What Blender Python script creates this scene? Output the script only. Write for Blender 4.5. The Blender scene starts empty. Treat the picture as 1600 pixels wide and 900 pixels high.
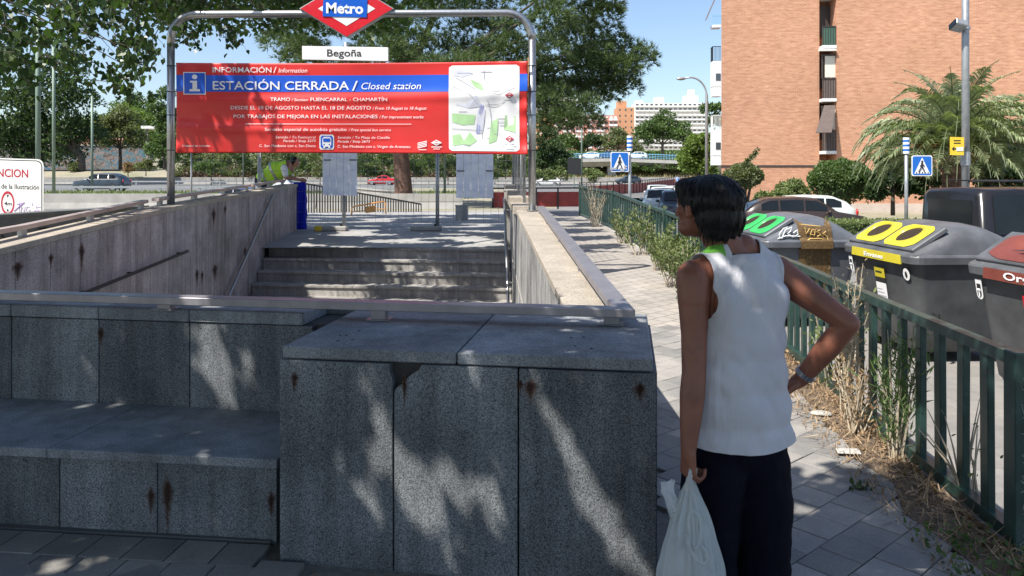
import bpy, bmesh, math, random
import numpy as np
from mathutils import Vector, Matrix, noise as mnoise
R = math.radians
random.seed(7); rng = np.random.default_rng(7)
SC = bpy.context.scene
COL = SC.collection

# ------------------------------------------------------------------ camera, light
F = 1200.0; HY = 272.0; CZ = 1.70          # focal length in photo pixels, horizon row, eye height
cam_d = bpy.data.cameras.new('camera'); cam = bpy.data.objects.new('camera', cam_d); COL.objects.link(cam)
cam_d.sensor_width = 36; cam_d.lens = 36*F/1600.0
cam_d.shift_y = (HY-450.0)/1600.0
cam_d.clip_start = 0.05; cam_d.clip_end = 5000
cam.location = (0, 0, CZ); cam.rotation_euler = (R(90), 0, 0)
SC.camera = cam
SX, SY = 0.55, 0.45                         # shadow offset per metre of height
elev = math.atan2(1, math.hypot(SX, SY)); azim = math.atan2(-SX, -SY)   # where the sun stands (from +Y, clockwise)
w = bpy.data.worlds.new('World'); SC.world = w; w.use_nodes = True
nt = w.node_tree; bg = nt.nodes['Background']
sky = nt.nodes.new('ShaderNodeTexSky'); sky.sky_type = 'NISHITA'; sky.sun_disc = False
sky.sun_elevation = elev; sky.sun_rotation = azim; sky.air_density = 1.0; sky.dust_density = 2.0; sky.ozone_density = 1.6
sky.altitude = 650
nt.links.new(sky.outputs[0], bg.inputs[0]); bg.inputs[1].default_value = 0.12
sd = bpy.data.lights.new('sun', 'SUN'); sun = bpy.data.objects.new('sun', sd); COL.objects.link(sun)
sd.energy = 5.0; sd.angle = R(0.53); sd.color = (1.0, 0.945, 0.86)
sun.rotation_euler = Vector((SX, SY, -1)).to_track_quat('-Z', 'Y').to_euler()
sun.location = (-20, -20, 40)
vs = SC.view_settings; vs.view_transform = 'Standard'; vs.look = 'None'; vs.gamma = 1; vs.exposure = 0.72
SC.display_settings.display_device = 'sRGB'
SC.cycles.max_bounces = 6; SC.cycles.transparent_max_bounces = 12

def P(px, py, D):
    return Vector(((px-800)/F*D, D, CZ-(py-HY)/F*D))

# ------------------------------------------------------------------ helpers
def tag(o, label=None, cat=None, group=None, kind=None):
    if label: o['label'] = label
    if cat: o['category'] = cat
    if group: o['group'] = group
    if kind: o['kind'] = kind
    return o
def thing(name, label, cat, loc=(0,0,0), rz=0, group=None):
    o = bpy.data.objects.new(name, None); COL.objects.link(o)
    o.location = loc; o.rotation_euler = (0, 0, rz); o.empty_display_size = .1
    return tag(o, label, cat, group)
def link(name, me, mat=None, parent=None):
    o = bpy.data.objects.new(name, me); COL.objects.link(o)
    if mat is not None and len(me.materials) == 0: me.materials.append(mat)
    if parent is not None: o.parent = parent
    return o
def bmobj(name, bm, mat=None, parent=None, smooth=False, bevel=0, kind=None):
    if bevel > 0:
        bmesh.ops.bevel(bm, geom=bm.edges[:], offset=bevel, segments=1, affect='EDGES', clamp_overlap=True)
    me = bpy.data.meshes.new(name)
    bm.normal_update(); bm.to_mesh(me); bm.free()
    if smooth: me.polygons.foreach_set('use_smooth', [True]*len(me.polygons))
    o = link(name, me, mat, parent)
    if kind: o['kind'] = kind
    return o
def local(o, parent):      # express world-built mesh in the parent's frame
    M = parent.matrix_basis.inverted()
    o.data.transform(M); return o
def copy_tree(o, parent=None):
    c = o.copy(); COL.objects.link(c); c.parent = parent
    for ch in o.children: copy_tree(ch, c)
    return c
def npmesh(name, verts, faces_len, idx, mat, parent=None, smooth=False, kind=None):
    me = bpy.data.meshes.new(name)
    nv = len(verts); me.vertices.add(nv); me.vertices.foreach_set('co', np.asarray(verts, dtype=np.float32).ravel())
    idx = np.asarray(idx, dtype=np.int32).ravel(); me.loops.add(len(idx)); me.loops.foreach_set('vertex_index', idx)
    nf = len(idx)//faces_len; me.polygons.add(nf)
    me.polygons.foreach_set('loop_start', np.arange(nf, dtype=np.int32)*faces_len)
    me.polygons.foreach_set('loop_total', np.full(nf, faces_len, dtype=np.int32))
    if smooth: me.polygons.foreach_set('use_smooth', np.ones(nf, dtype=bool))
    me.update(); me.validate()
    o = link(name, me, mat, parent)
    if kind: o['kind'] = kind
    return o
def box(bm, c, s, rz=0, M=None):
    m = Matrix.Translation(Vector(c)) @ Matrix.Rotation(rz, 4, 'Z') @ Matrix.Diagonal((s[0], s[1], s[2], 1))
    if M is not None: m = M @ m
    return bmesh.ops.create_cube(bm, size=1, matrix=m)['verts']
def hexa(bm, q, v):        # quad of 4 points pushed back along vector v
    v = Vector(v); a = [bm.verts.new(p) for p in q]; b = [bm.verts.new(Vector(p)+v) for p in q]
    bm.faces.new(a); bm.faces.new(b[::-1])
    for i in range(4):
        j = (i+1) % 4; bm.faces.new((a[j], a[i], b[i], b[j]))
    bmesh.ops.recalc_face_normals(bm, faces=bm.faces[:])
def tube(bm, pts, rad, seg=8, cap=True, aspect=1.0):
    pts = [Vector(p) for p in pts]; n = len(pts)
    if not hasattr(rad, '__len__'): rad = [rad]*n
    rings = []; up = Vector((0, 0, 1)); prev = None
    for i in range(n):
        t = (pts[min(i+1, n-1)]-pts[max(i-1, 0)]).normalized()
        if prev is None:
            a = t.cross(up)
            if a.length < .05: a = t.cross(Vector((1, 0, 0)))
            a.normalize()
        else:
            a = prev-t*prev.dot(t)
            a = a.normalized() if a.length > 1e-5 else t.orthogonal().normalized()
        prev = a; b = t.cross(a)
        rings.append([bm.verts.new(pts[i]+(a*math.cos(2*math.pi*k/seg)+b*aspect*math.sin(2*math.pi*k/seg))*rad[i]) for k in range(seg)])
    for i in range(n-1):
        for k in range(seg):
            l = (k+1) % seg
            bm.faces.new((rings[i][k], rings[i][l], rings[i+1][l], rings[i+1][k]))
    if cap:
        bm.faces.new(rings[0][::-1]); bm.faces.new(rings[-1])
def cyl(bm, c, r, h, seg=16, M=None, r2=None):
    m = Matrix.Translation(Vector(c))
    if M is not None: m = M @ m
    bmesh.ops.create_cone(bm, cap_ends=True, segments=seg, radius1=r, radius2=r if r2 is None else r2, depth=h, matrix=m)
def ball(bm, c, r, s=(1,1,1), u=12, v=8, rz=0):
    m = Matrix.Translation(Vector(c)) @ Matrix.Rotation(rz, 4, 'Z') @ Matrix.Diagonal((s[0]*r, s[1]*r, s[2]*r, 1))
    bmesh.ops.create_uvsphere(bm, u_segments=u, v_segments=v, radius=1, matrix=m)

# ------------------------------------------------------------------ materials
MATS = {}
def newmat(name):
    m = bpy.data.materials.new(name); m.use_nodes = True; MATS[name] = m
    nt = m.node_tree; b = nt.nodes['Principled BSDF']
    return m, nt, b
def N(nt, t, **kw):
    n = nt.nodes.new(t)
    for k, v in kw.items():
        if k in n.inputs.keys(): n.inputs[k].default_value = v
        else: setattr(n, k, v)
    return n
def c4(c): return (c[0], c[1], c[2], 1)
def ramp(nt, fac, stops):
    r = nt.nodes.new('ShaderNodeValToRGB'); nt.links.new(fac, r.inputs[0])
    e = r.color_ramp.elements
    while len(e) > 1: e.remove(e[-1])
    e[0].position = stops[0][0]; e[0].color = c4(stops[0][1])
    for p, c in stops[1:]:
        x = e.new(p); x.color = c4(c)
    return r.outputs[0]
def mixc(nt, f, a, b, mode='MIX'):
    n = nt.nodes.new('ShaderNodeMix'); n.data_type = 'RGBA'; n.blend_type = mode
    for s, v in ((n.inputs[0], f), (n.inputs[6], a), (n.inputs[7], b)):
        if hasattr(v, 'is_output'): nt.links.new(v, s)
        elif isinstance(v, (int, float)): s.default_value = v
        else: s.default_value = c4(v)
    return n.outputs[2]
def noise(nt, scale, detail=3, rough=.5, vec=None, dist=0):
    n = N(nt, 'ShaderNodeTexNoise', Scale=scale, Detail=detail, Roughness=rough, Distortion=dist)
    if vec is not None: nt.links.new(vec, n.inputs['Vector'])
    return n.outputs[0]
def pos(nt, scale=(1,1,1)):
    g = nt.nodes.new('ShaderNodeNewGeometry')
    m = nt.nodes.new('ShaderNodeMapping'); m.inputs['Scale'].default_value = scale
    nt.links.new(g.outputs['Position'], m.inputs[0]); return m.outputs[0]
def objv(nt, scale=(1,1,1)):
    g = nt.nodes.new('ShaderNodeTexCoord')
    m = nt.nodes.new('ShaderNodeMapping'); m.inputs['Scale'].default_value = scale
    nt.links.new(g.outputs['Object'], m.inputs[0]); return m.outputs[0]
def bump(nt, b, h, strength=.3, dist=.01):
    n = N(nt, 'ShaderNodeBump', Strength=strength, Distance=dist); nt.links.new(h, n.inputs['Height'])
    nt.links.new(n.outputs[0], b.inputs['Normal'])
def plain(name, col, rough=.6, metal=0, var=.15, vscale=6, bmp=0, coat=0, spec=.5, bscale=40):
    m, nt, b = newmat(name)
    v = pos(nt); f = noise(nt, vscale, 4, .6, v)
    lo = [c*(1-var) for c in col]; hi = [min(1, c*(1+var)) for c in col]
    nt.links.new(ramp(nt, f, [(.3, lo), (.7, hi)]), b.inputs['Base Color'])
    b.inputs['Roughness'].default_value = rough; b.inputs['Metallic'].default_value = metal
    b.inputs['Coat Weight'].default_value = coat; b.inputs['Specular IOR Level'].default_value = spec
    if bmp: bump(nt, b, noise(nt, bscale, 4, .6, v), bmp, .01)
    return m
def granite(name, a, mcol, c, scale=95, streak=.25, tint=None, bmp=.15, islevar=.12):
    m, nt, b = newmat(name); v = pos(nt)
    n1 = noise(nt, scale, 3, .75, v); n2 = noise(nt, scale*2.3, 2, .6, v)
    s = mixc(nt, .45, n1, n2)
    col = ramp(nt, s, [(.40, a), (.47, mcol), (.56, c)])
    big = noise(nt, 2.2, 4, .6, v)
    col = mixc(nt, 1.0, col, ramp(nt, big, [(.3, (1-streak*1.2,)*3), (.7, (1.08,)*3)]), 'MULTIPLY')
    st = noise(nt, 1, 4, .65, pos(nt, (9, 9, .7)))
    col = mixc(nt, 1.0, col, ramp(nt, st, [(.35, (1-streak,)*3), (.6, (1,)*3)]), 'MULTIPLY')
    g = nt.nodes.new('ShaderNodeObjectInfo')
    col = mixc(nt, 1.0, col, ramp(nt, g.outputs['Random'], [(0, (1-islevar,)*3), (1, (1+islevar*.5,)*3)]), 'MULTIPLY')
    if tint: col = mixc(nt, 1.0, col, tint, 'MULTIPLY')
    nt.links.new(col, b.inputs['Base Color']); b.inputs['Roughness'].default_value = .75
    b.inputs['Specular IOR Level'].default_value = .3
    bump(nt, b, s, bmp, .004)
    return m
def leafmat(name, lo, hi, trans=.35, rough=.5):
    m, nt, b = newmat(name); g = nt.nodes.new('ShaderNodeNewGeometry')
    col = ramp(nt, g.outputs['Random Per Island'], [(0, lo), (.6, [(x+y)/2 for x, y in zip(lo, hi)]), (1, hi)])
    big = noise(nt, .8, 3, .6, pos(nt))
    col = mixc(nt, 1.0, col, ramp(nt, big, [(.3, (.75,)*3), (.7, (1.2,)*3)]), 'MULTIPLY')
    nt.links.new(col, b.inputs['Base Color']); b.inputs['Roughness'].default_value = rough
    b.inputs['Specular IOR Level'].default_value = .35
    t = nt.nodes.new('ShaderNodeBsdfTranslucent')
    nt.links.new(mixc(nt, 1.0, col, (1.3, 1.5, .5), 'MULTIPLY'), t.inputs[0])
    mx = nt.nodes.new('ShaderNodeMixShader'); mx.inputs[0].default_value = trans
    out = nt.nodes['Material Output']
    nt.links.new(b.outputs[0], mx.inputs[1]); nt.links.new(t.outputs[0], mx.inputs[2]); nt.links.new(mx.outputs[0], out.inputs[0])
    return m

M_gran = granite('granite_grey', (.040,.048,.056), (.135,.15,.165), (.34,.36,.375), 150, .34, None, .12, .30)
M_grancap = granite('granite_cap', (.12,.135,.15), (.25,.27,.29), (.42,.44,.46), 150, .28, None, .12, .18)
M_pink = granite('granite_pinkish', (.27,.23,.225), (.42,.365,.355), (.58,.52,.50), 70, .38, None, .15, .10)
M_warm = granite('granite_warm', (.28,.245,.20), (.38,.335,.28), (.47,.42,.35), 60, .15, None, .1, .08)
M_warmwall = granite('granite_wall_streaked', (.32,.315,.30), (.46,.45,.43), (.58,.57,.55), 60, .5, None, .1, .12)
M_step = granite('granite_step', (.26,.25,.235), (.40,.385,.36), (.52,.50,.47), 70, .3, None, .1, .12)
M_core = plain('mortar_dark', (.05,.05,.048), .95, bmp=.3)
M_steel = plain('brushed_steel', (.42,.43,.44), .34, .9, .12, 20)
M_steelpink = plain('painted_rail_grey', (.30,.29,.31), .42, .55, .15, 8)
M_galv = plain('galvanised_metal', (.36,.38,.39), .5, .6, .15, 8)
M_dark = plain('dark_metal', (.03,.032,.034), .5, .3)
M_fence = None
def fencemat():
    m, nt, b = newmat('green_fence_paint'); v = pos(nt)
    col = ramp(nt, noise(nt, 9, 5, .7, v), [(.3, (.013,.036,.031)), (.55, (.024,.058,.050)), (.72, (.048,.088,.078))])
    rust = ramp(nt, noise(nt, 26, 5, .8, v), [(.60, (0,0,0)), (.68, (1,1,1))])
    col = mixc(nt, rust, col, (.06,.055,.045))
    nt.links.new(col, b.inputs['Base Color']); b.inputs['Roughness'].default_value = .38
    bump(nt, b, noise(nt, 60, 3, .6, v), .1, .004); return m
M_fence = fencemat()
M_red = plain('red_vinyl', (.62,.030,.028), .42, 0, .08, 2, coat=.15)
M_blue = plain('blue_print', (.012,.10,.58), .42, 0, .06, 2, coat=.15)
M_white = plain('white_print', (.80,.80,.80), .5, 0, .03, 3)
M_greyw = plain('white_panel', (.78,.78,.77), .5, 0, .05, 3)
M_blacktxt = plain('black_print', (.02,.02,.022), .6, 0, .05)
M_greyprint = plain('grey_print', (.35,.37,.42), .6, 0, .05)
M_mapgreen = plain('map_green', (.42,.66,.34), .6, 0, .15, 5)
M_mapgrey = plain('map_grey', (.60,.62,.70), .6, 0, .1, 5)
M_mapblue = plain('map_violet', (.34,.36,.62), .6, 0, .12, 5)
M_darkred = plain('dark_red_print', (.42,.02,.05), .5, 0, .05)
M_yellow = plain('yellow_plastic', (.52,.44,.03), .38, 0, .08, 5)
M_yellowsign = plain('yellow_sign', (.80,.55,.04), .5, 0, .06)
M_orange = plain('orange_paint', (.75,.33,.08), .5, 0, .1)
M_rubber = plain('black_rubber', (.018,.018,.018), .8, 0, .2)
M_glass = plain('car_glass', (.010,.013,.015), .10, 0, .2, 3, spec=.35)
M_bark = plain('bark_brown', (.13,.075,.055), .95, 0, .5, 9, bmp=1.0, bscale=14)
M_barkgrey = plain('bark_grey', (.10,.085,.065), .95, 0, .35, 6, bmp=.6, bscale=18)
M_twig = plain('dry_stem', (.42,.36,.27), .9, 0, .2, 12)
M_greenpole = plain('green_pole_paint', (.16,.22,.17), .5, .1, .1)
# ------------------------------------------------------------------ terrain
def lerp_tab(t, y):
    if y <= t[0][0]: return t[0][1]
    for (a, va), (b, vb) in zip(t, t[1:]):
        if y <= b: return va+(vb-va)*(y-a)/(b-a)
    return t[-1][1]
TA = [(8,0),(12,.12),(15,.25),(18,.41),(24,.48),(27,.42),(34,.2),(60,.2),(85,.1),(120,0),(138,0),(152,2.6),(175,3.6),(250,6),(470,17),(900,22),(2500,30)]
TB = [(2,-.30),(4,-.38),(8,-.47),(14,-.5),(60,-.55),(100,-.4),(130,0),(145,0),(165,4),(250,7),(470,17),(900,22),(2500,30)]
def fence_x(y):
    return lerp_tab([(-6,1.95),(3.4,2.23),(5.1,2.36),(7.2,2.58),(10,2.68),(12.4,2.66),(17,2.38),(22.5,1.97),(27,1.6)], y)
def sstep(a, b, x):
    t = min(1, max(0, (x-a)/(b-a))); return t*t*(3-2*t)
def G(x, y):
    a = lerp_tab(TA, y); b = lerp_tab(TB, y)
    if y < 23: k = sstep(fence_x(y)+.07, fence_x(y)+.12, x)
    else: k = sstep(fence_x(min(y, 27))-.5-(y-23)*.05, fence_x(min(y, 27))+.3, x)
    return a*(1-k)+b*k
SH = -.033
def shx(s, y): return s+SH*(min(y, 20)-4.5)
def ground_sheet():
    ys = [-600,-200,-60,-20,-8,-3,0,1.5,3,3.5,4,4.6,5.0,6,7,8,9,10,11,12,13,14,15.05,16,17,18,19.5,21,22.5,24,25.5,27,29,31,34,40,50,60,75,85,100,120,130,138,145,152,165,175,200,250,350,470,700,900,1500,2500]
    ss = [-2500,-900,-400,-200,-120,-80,-50,-30,-20,-14,-10,-8,-6.5,-5.4,-4.70,-3.5,-2,-1,0,.45]
    fs = [0.5,.8,1.02,1.05,1.3,1.8,2.5]
    ss2 = [8,12,16,22,30,45,70,110,180,350,900,2500]
    bm = bmesh.new(); rows = []
    for y in ys:
        xs = [shx(s, y) if abs(s) < 30 else s for s in ss]
        f = fence_x(y); x0 = xs[-1]
        xs += [x0+(f-x0)*t for t in (.33,.66,1.0)] + [f+.06, f+.13, f+.5, f+1.5, f+3] + ss2
        rows.append([bm.verts.new((x, y, G(x, y))) for x in xs])
    for i in range(len(ys)-1):
        for j in range(len(rows[0])-1):
            if 5.0 <= ys[i] < 15.0 and -4.71 < ss[min(j, 19)] < .449 and j < 19: continue
            bm.faces.new((rows[i][j], rows[i][j+1], rows[i+1][j+1], rows[i+1][j]))
    m, nt, b = newmat('ground_earth'); v = pos(nt)
    f1 = noise(nt, .12, 5, .6, v); f2 = noise(nt, 3, 5, .7, v)
    col = ramp(nt, f1, [(.38, (.30,.27,.19)), (.5, (.24,.23,.16)), (.62, (.13,.16,.07))])
    col = mixc(nt, .5, col, ramp(nt, f2, [(.3,(.16,.14,.10)),(.7,(.40,.36,.28))]))
    nt.links.new(col, b.inputs['Base Color']); b.inputs['Roughness'].default_value = .95
    bump(nt, b, f2, .5, .03)
    tag(bmobj('ground', bm, m), kind='structure')
ground_sheet()

def sheet(name, mat, xs_fn, ys, dz, nx=8, kind='structure', parent=None):
    bm = bmesh.new(); rows = []
    for y in ys:
        a, b_ = xs_fn(y); rows.append([bm.verts.new((a+(b_-a)*k/nx, y, G(a+(b_-a)*k/nx, y)+dz)) for k in range(nx+1)])
    for i in range(len(ys)-1):
        for k in range(nx): bm.faces.new((rows[i][k], rows[i][k+1], rows[i+1][k+1], rows[i+1][k]))
    return tag(bmobj(name, bm, mat, parent), kind=kind)
def frange(a, b, s):
    n = max(1, int(round((b-a)/s))); return [a+(b-a)*i/n for i in range(n+1)]

# paving material with joints for the part too far to build tile by tile
def pavemat(name, colA, colB, rot, bw, bh, joint=(.10,.095,.085), mort=.012):
    m, nt, b = newmat(name); g = nt.nodes.new('ShaderNodeNewGeometry')
    mp = nt.nodes.new('ShaderNodeMapping'); mp.inputs['Rotation'].default_value = (0,0,rot)
    nt.links.new(g.outputs['Position'], mp.inputs[0])
    br = N(nt, 'ShaderNodeTexBrick'); nt.links.new(mp.outputs[0], br.inputs['Vector'])
    br.inputs['Scale'].default_value = 1; br.inputs['Brick Width'].default_value = bw; br.inputs['Row Height'].default_value = bh
    br.inputs['Mortar Size'].default_value = mort/2; br.inputs['Mortar Smooth'].default_value = .3
    br.inputs['Color1'].default_value = c4(colA); br.inputs['Color2'].default_value = c4(colB); br.inputs['Mortar'].default_value = c4(joint)
    v = pos(nt)
    col = mixc(nt, 1.0, br.outputs[0], ramp(nt, noise(nt, 1.3, 5, .65, v), [(.3,(.72,.72,.74)),(.7,(1.1,1.08,1.04))]), 'MULTIPLY')
    col = mixc(nt, 1.0, col, ramp(nt, noise(nt, 70, 3, .7, v), [(.3,(.85,)*3),(.7,(1.1,)*3)]), 'MULTIPLY')
    nt.links.new(col, b.inputs['Base Color']); b.inputs['Roughness'].default_value = .85
    bump(nt, b, br.outputs[1], -.3, .006); return m
M_pave = pavemat('path_paving', (.33,.305,.275), (.38,.35,.32), R(-41), .20, .20)
M_pave2 = pavemat('street_paving', (.23,.22,.205), (.28,.268,.25), R(-10), .4, .4, (.2,.19,.17))
M_landing = pavemat('landing_paving', (.33,.33,.325), (.38,.38,.375), R(2), 1.2, .6, (.16,.16,.155), .008)
M_bed = plain('mortar_bed', (.20,.185,.165), .95, 0, .25, 30, bmp=.3)
def asph(name, c):
    m, nt, b = newmat(name); v = pos(nt)
    col = ramp(nt, noise(nt, .25, 5, .6, v), [(.3,[x*.85 for x in c]),(.7,[x*1.15 for x in c])])
    col = mixc(nt, 1.0, col, ramp(nt, noise(nt, 90, 2, .7, v), [(.3,(.75,)*3),(.7,(1.2,)*3)]), 'MULTIPLY')
    nt.links.new(col, b.inputs['Base Color']); b.inputs['Roughness'].default_value = .9
    bump(nt, b, noise(nt, 120, 2, .7, v), .2, .005); return m
M_asph = asph('asphalt', (.14,.138,.135)); M_asph2 = asph('asphalt_pale', (.185,.18,.175))
M_conc = plain('concrete', (.31,.30,.28), .9, 0, .18, 1.5, bmp=.2)
M_concd = plain('concrete_dark', (.12,.125,.125), .9, 0, .3, 1.2, bmp=.3)

ypath = frange(-4, 27, .75)
sheet('path', M_bed, lambda y: (shx(.3, y) if y > 4 else -9, fence_x(y)-.02), frange(-4, 8.25, .7), .004, 6)
sheet('path', M_pave, lambda y: (shx(.3, y), fence_x(y)-.02), frange(8.25, 27, .75), .010, 6)
sheet('path', M_pave, lambda y: (shx(-9, y), shx(-4.85, y)), frange(4, 15, 1), .008, 4)
sheet('landing', M_landing, lambda y: (shx(-4.6, y), shx(.4, y)), frange(15.0, 18, .5), .012, 8)
sheet('landing', M_landing, lambda y: (-9, shx(.4, y)), frange(18, 26, .8), .012, 10)
sheet('street_paving', M_pave2, lambda y: (fence_x(y)+.15, fence_x(y)+2.2+y*.08), frange(-4, 23, .9), .010, 8)
sheet('street', M_asph2, lambda y: (fence_x(min(y,27))+2.2+y*.08, 17), frange(-6, 23, 1.45), .006, 10)
sheet('street', M_asph2, lambda y: (2.4+(y-23)*.02, 17-(y-23)*.05), frange(23, 120, 3), .006, 8)
sheet('crossing_road', M_asph2, lambda y: (-60, 2.2), frange(27.5, 33, 1.1), .008, 6)
sheet('highway', M_asph, lambda y: (-300, 45), [57,60,66,75,85,100,120,130,134], .010, 6)
sheet('slip_road', M_asph2, lambda y: (-300, 12), [36,40,44,47], .010, 6)
for yy in (61, 72, 84, 97, 110, 122):
    if yy in (61, 97, 122):
        sheet('lane_marking', M_white, lambda y: (-200, 40), [yy, yy+.3], .016, 4)
    else:
        bm = bmesh.new()
        for k in range(-24, 6):
            box(bm, (k*8, yy, G(0, yy)+.018), (3, .25, .004))
        tag(bmobj('lane_marking', bm, M_white), kind='structure')
# kerb that carries the green fence and drops to the street
bm = bmesh.new(); yk = frange(-4, 23, .6)
for a, b_ in zip(yk, yk[1:]):
    xa, xb = fence_x(a), fence_x(b_)
    za, zb = G(xa-.3, a), G(xb-.3, b_)
    q = [(xa-.06,a,za+.02),(xa+.14,a,za+.02),(xb+.14,b_,zb+.02),(xb-.06,b_,zb+.02)]
    t = [bm.verts.new(p) for p in q]; u = [bm.verts.new((p[0],p[1],p[2]-.75)) for p in q]
    bm.faces.new(t); bm.faces.new(u[::-1])
    for i in range(4): bm.faces.new((t[(i+1)%4], t[i], u[i], u[(i+1)%4]))
bmesh.ops.recalc_face_normals(bm, faces=bm.faces[:])
tag(bmobj('kerb', bm, M_conc), kind='structure')

# tiles one by one near the camera
def tile_mesh(sx, sy, h=.03, g=.0045):
    bm = bmesh.new(); box(bm, (0,0,-h/2), (sx-g, sy-g, h))
    bmesh.ops.bevel(bm, geom=[e for e in bm.edges if all(v.co.z > -.001 for v in e.verts)], offset=.003, segments=1, affect='EDGES')
    me = bpy.data.meshes.new('tile'); bm.to_mesh(me); bm.free(); return me
def tilemat():
    m, nt, b = newmat('paving_tile'); v = pos(nt); oi = nt.nodes.new('ShaderNodeObjectInfo')
    gi = nt.nodes.new('ShaderNodeNewGeometry')
    rr = N(nt, 'ShaderNodeMath', operation='ADD'); nt.links.new(oi.outputs['Random'], rr.inputs[0]); nt.links.new(gi.outputs['Random Per Island'], rr.inputs[1])
    fr = N(nt, 'ShaderNodeMath', operation='FRACT'); nt.links.new(rr.outputs[0], fr.inputs[0])
    col = ramp(nt, fr.outputs[0], [(0,(.22,.215,.205)),(.5,(.29,.28,.265)),(1,(.36,.34,.315))])
    col = mixc(nt, 1.0, col, ramp(nt, noise(nt, 2.5, 5, .65, v), [(.3,(.68,.68,.7)),(.7,(1.12,1.1,1.06))]), 'MULTIPLY')
    col = mixc(nt, 1.0, col, ramp(nt, noise(nt, 140, 3, .8, v), [(.3,(.72,)*3),(.7,(1.2,)*3)]), 'MULTIPLY')
    nt.links.new(col, b.inputs['Base Color']); b.inputs['Roughness'].default_value = .8
    bump(nt, b, noise(nt, 160, 3, .7, v), .25, .003); return m
M_tile = tilemat()
tm = tile_mesh(.20, .20); tm.materials.append(M_tile)
path_root = tag(bpy.data.objects.new('paved_walk', None), kind='structure'); COL.objects.link(path_root)
a41 = R(41); U = Vector((math.cos(a41), math.sin(a41))); V = Vector((-math.sin(a41), math.cos(a41)))
def wallline(x):   # foot of the bench / pedestal
    return 3.40-.15*(x+1.0) if x > -1.03 else 3.55-.107*(x+1.045)
cells = []; stuffcells = []
for i in range(-75, 75):
    for j in range(-60, 60):
        c = U*(i*.20+(.10 if j % 2 else 0))+V*(j*.20)
        x, y = c.x, c.y
        if not (-7 < x < fence_x(y)-.17 and -3 < y < 8.4): continue
        if x < .78 and y > (wallline(x)-.20 if x < .6 else 3.0) : continue
        if x < .78 and x > -4.4 and y > wallline(x)-.42 and x < -.2: continue
        px = 800+F*x/max(y, .1); vis = y > 3.0 and -60 < px < 1650
        if vis and x > .6 and y < 7.2: cells.append((y, x, y))
        else: stuffcells.append((x, y))
cells.sort()
for k, (_, x, y) in enumerate(cells):
    if k < 250:
        o = link('tile', tm, None, path_root); o.location = (x, y, .026+random.uniform(-.0025,.0025)); o.rotation_euler = (random.uniform(-.006,.006), random.uniform(-.006,.006), a41)
    else: stuffcells.append((x, y))
bm = bmesh.new()
for x, y in stuffcells:
    box(bm, (x, y, .011+random.uniform(-.002,.002)), (.195, .195, .03), a41)
tag(bmobj('tiles', bm, M_tile, path_root), kind='stuff')
# three rows of square tiles along the foot of the bench
tq = tile_mesh(.20, .20); tq.materials.append(M_tile); aw = math.atan(-.107)
for j in range(3):
    for i in range(0, 17):
        x = -4.2+i*.2; 
        y = wallline(x)-.16-(j+.0)*.2*1.0
        if j == 0: pass
        xx = x+j*.02
        if xx > -.35: continue
        if 800+F*xx/y < -40: continue
        o = link('tile', tq, None, path_root); o.location = (xx, y-.02, .026+random.uniform(-.002,.002)); o.rotation_euler = (0,0,aw)
bm = bmesh.new(); hexa(bm, [(-4.4,wallline(-4.4)-.06,.028),(-1.1,wallline(-1.1)-.06,.028),(-1.1,wallline(-1.1)+.05,.028),(-4.4,wallline(-4.4)+.05,.028)], (0,0,-.03))
tag(bmobj('edging_strip', bm, M_concd, path_root), kind='structure')

# ------------------------------------------------------------------ granite pedestal
TOPZ = .945
fL = Vector((-1.014, 3.37, 0)); fR = Vector((.580, 3.13, 0)); fd = (fR-fL).normalized(); fn = Vector((fd.y, -fd.x, 0))   # fn points to the camera
def facept(x_t, z, off=0):       # x_t 0..1 along the face
    p = fL+(fR-fL)*x_t+fn*off; return Vector((p.x, p.y, z))
ped = thing('granite_pedestal', 'big square grey granite pedestal with dappled light, corner chipped under its cap', 'pedestal', (0, 3.8, 0))
bk = Vector((-fn.x, -fn.y, 0))*1.03
def addp(name, bm, mat, root, **kw):
    o = bmobj(name, bm, mat, root, **kw); M = Matrix.Translation(root.location) @ Matrix.Rotation(root.rotation_euler.z, 4, 'Z')
    o.data.transform(M.inverted()); return o
bm = bmesh.new(); hexa(bm, [facept(.02,-.3,-.03), facept(.985,-.3,-.03), facept(.985,.885,-.03), facept(.02,.885,-.03)], bk*.95)
addp('core', bm, M_core, ped)
js = [0.0, (622-433)/592., (820-433)/592., 1.0]
g = .0022
for k in range(3):
    a, b_ = js[k]+g, js[k+1]-g
    if k == 0: a = 0
    if k == 2: b_ = 1.004
    top = .888
    bm = bmesh.new()
    if k == 1:    # the chipped corner
        pts = [(a, 0-.02), (b_, -.02), (b_, top), (a+.075, top), (a+.062, top-.03),(a+.04, top-.05), (a+.022,top-.085),(a+.006,top-.10), (a,top-.12)]
    elif k == 0:
        pts = [(a, -.02), (b_, -.02), (b_, top-.07),(b_-.008, top-.035),(b_-.006, top), (a, top)]
    else: pts = [(a, -.02), (b_, -.02), (b_, top), (a, top)]
    f = [bm.verts.new(facept(p[0], p[1], .012)) for p in pts]; r = [bm.verts.new(facept(p[0], p[1], -.028)) for p in pts]
    bm.faces.new(f); bm.faces.new(r[::-1])
    for i in range(len(f)):
        j = (i+1) % len(f); bm.faces.new((f[j], f[i], r[i], r[j]))
    bmesh.ops.recalc_face_normals(bm, faces=bm.faces[:])
    addp('front_slab', bm, M_gran, ped, bevel=.0025)
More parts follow.
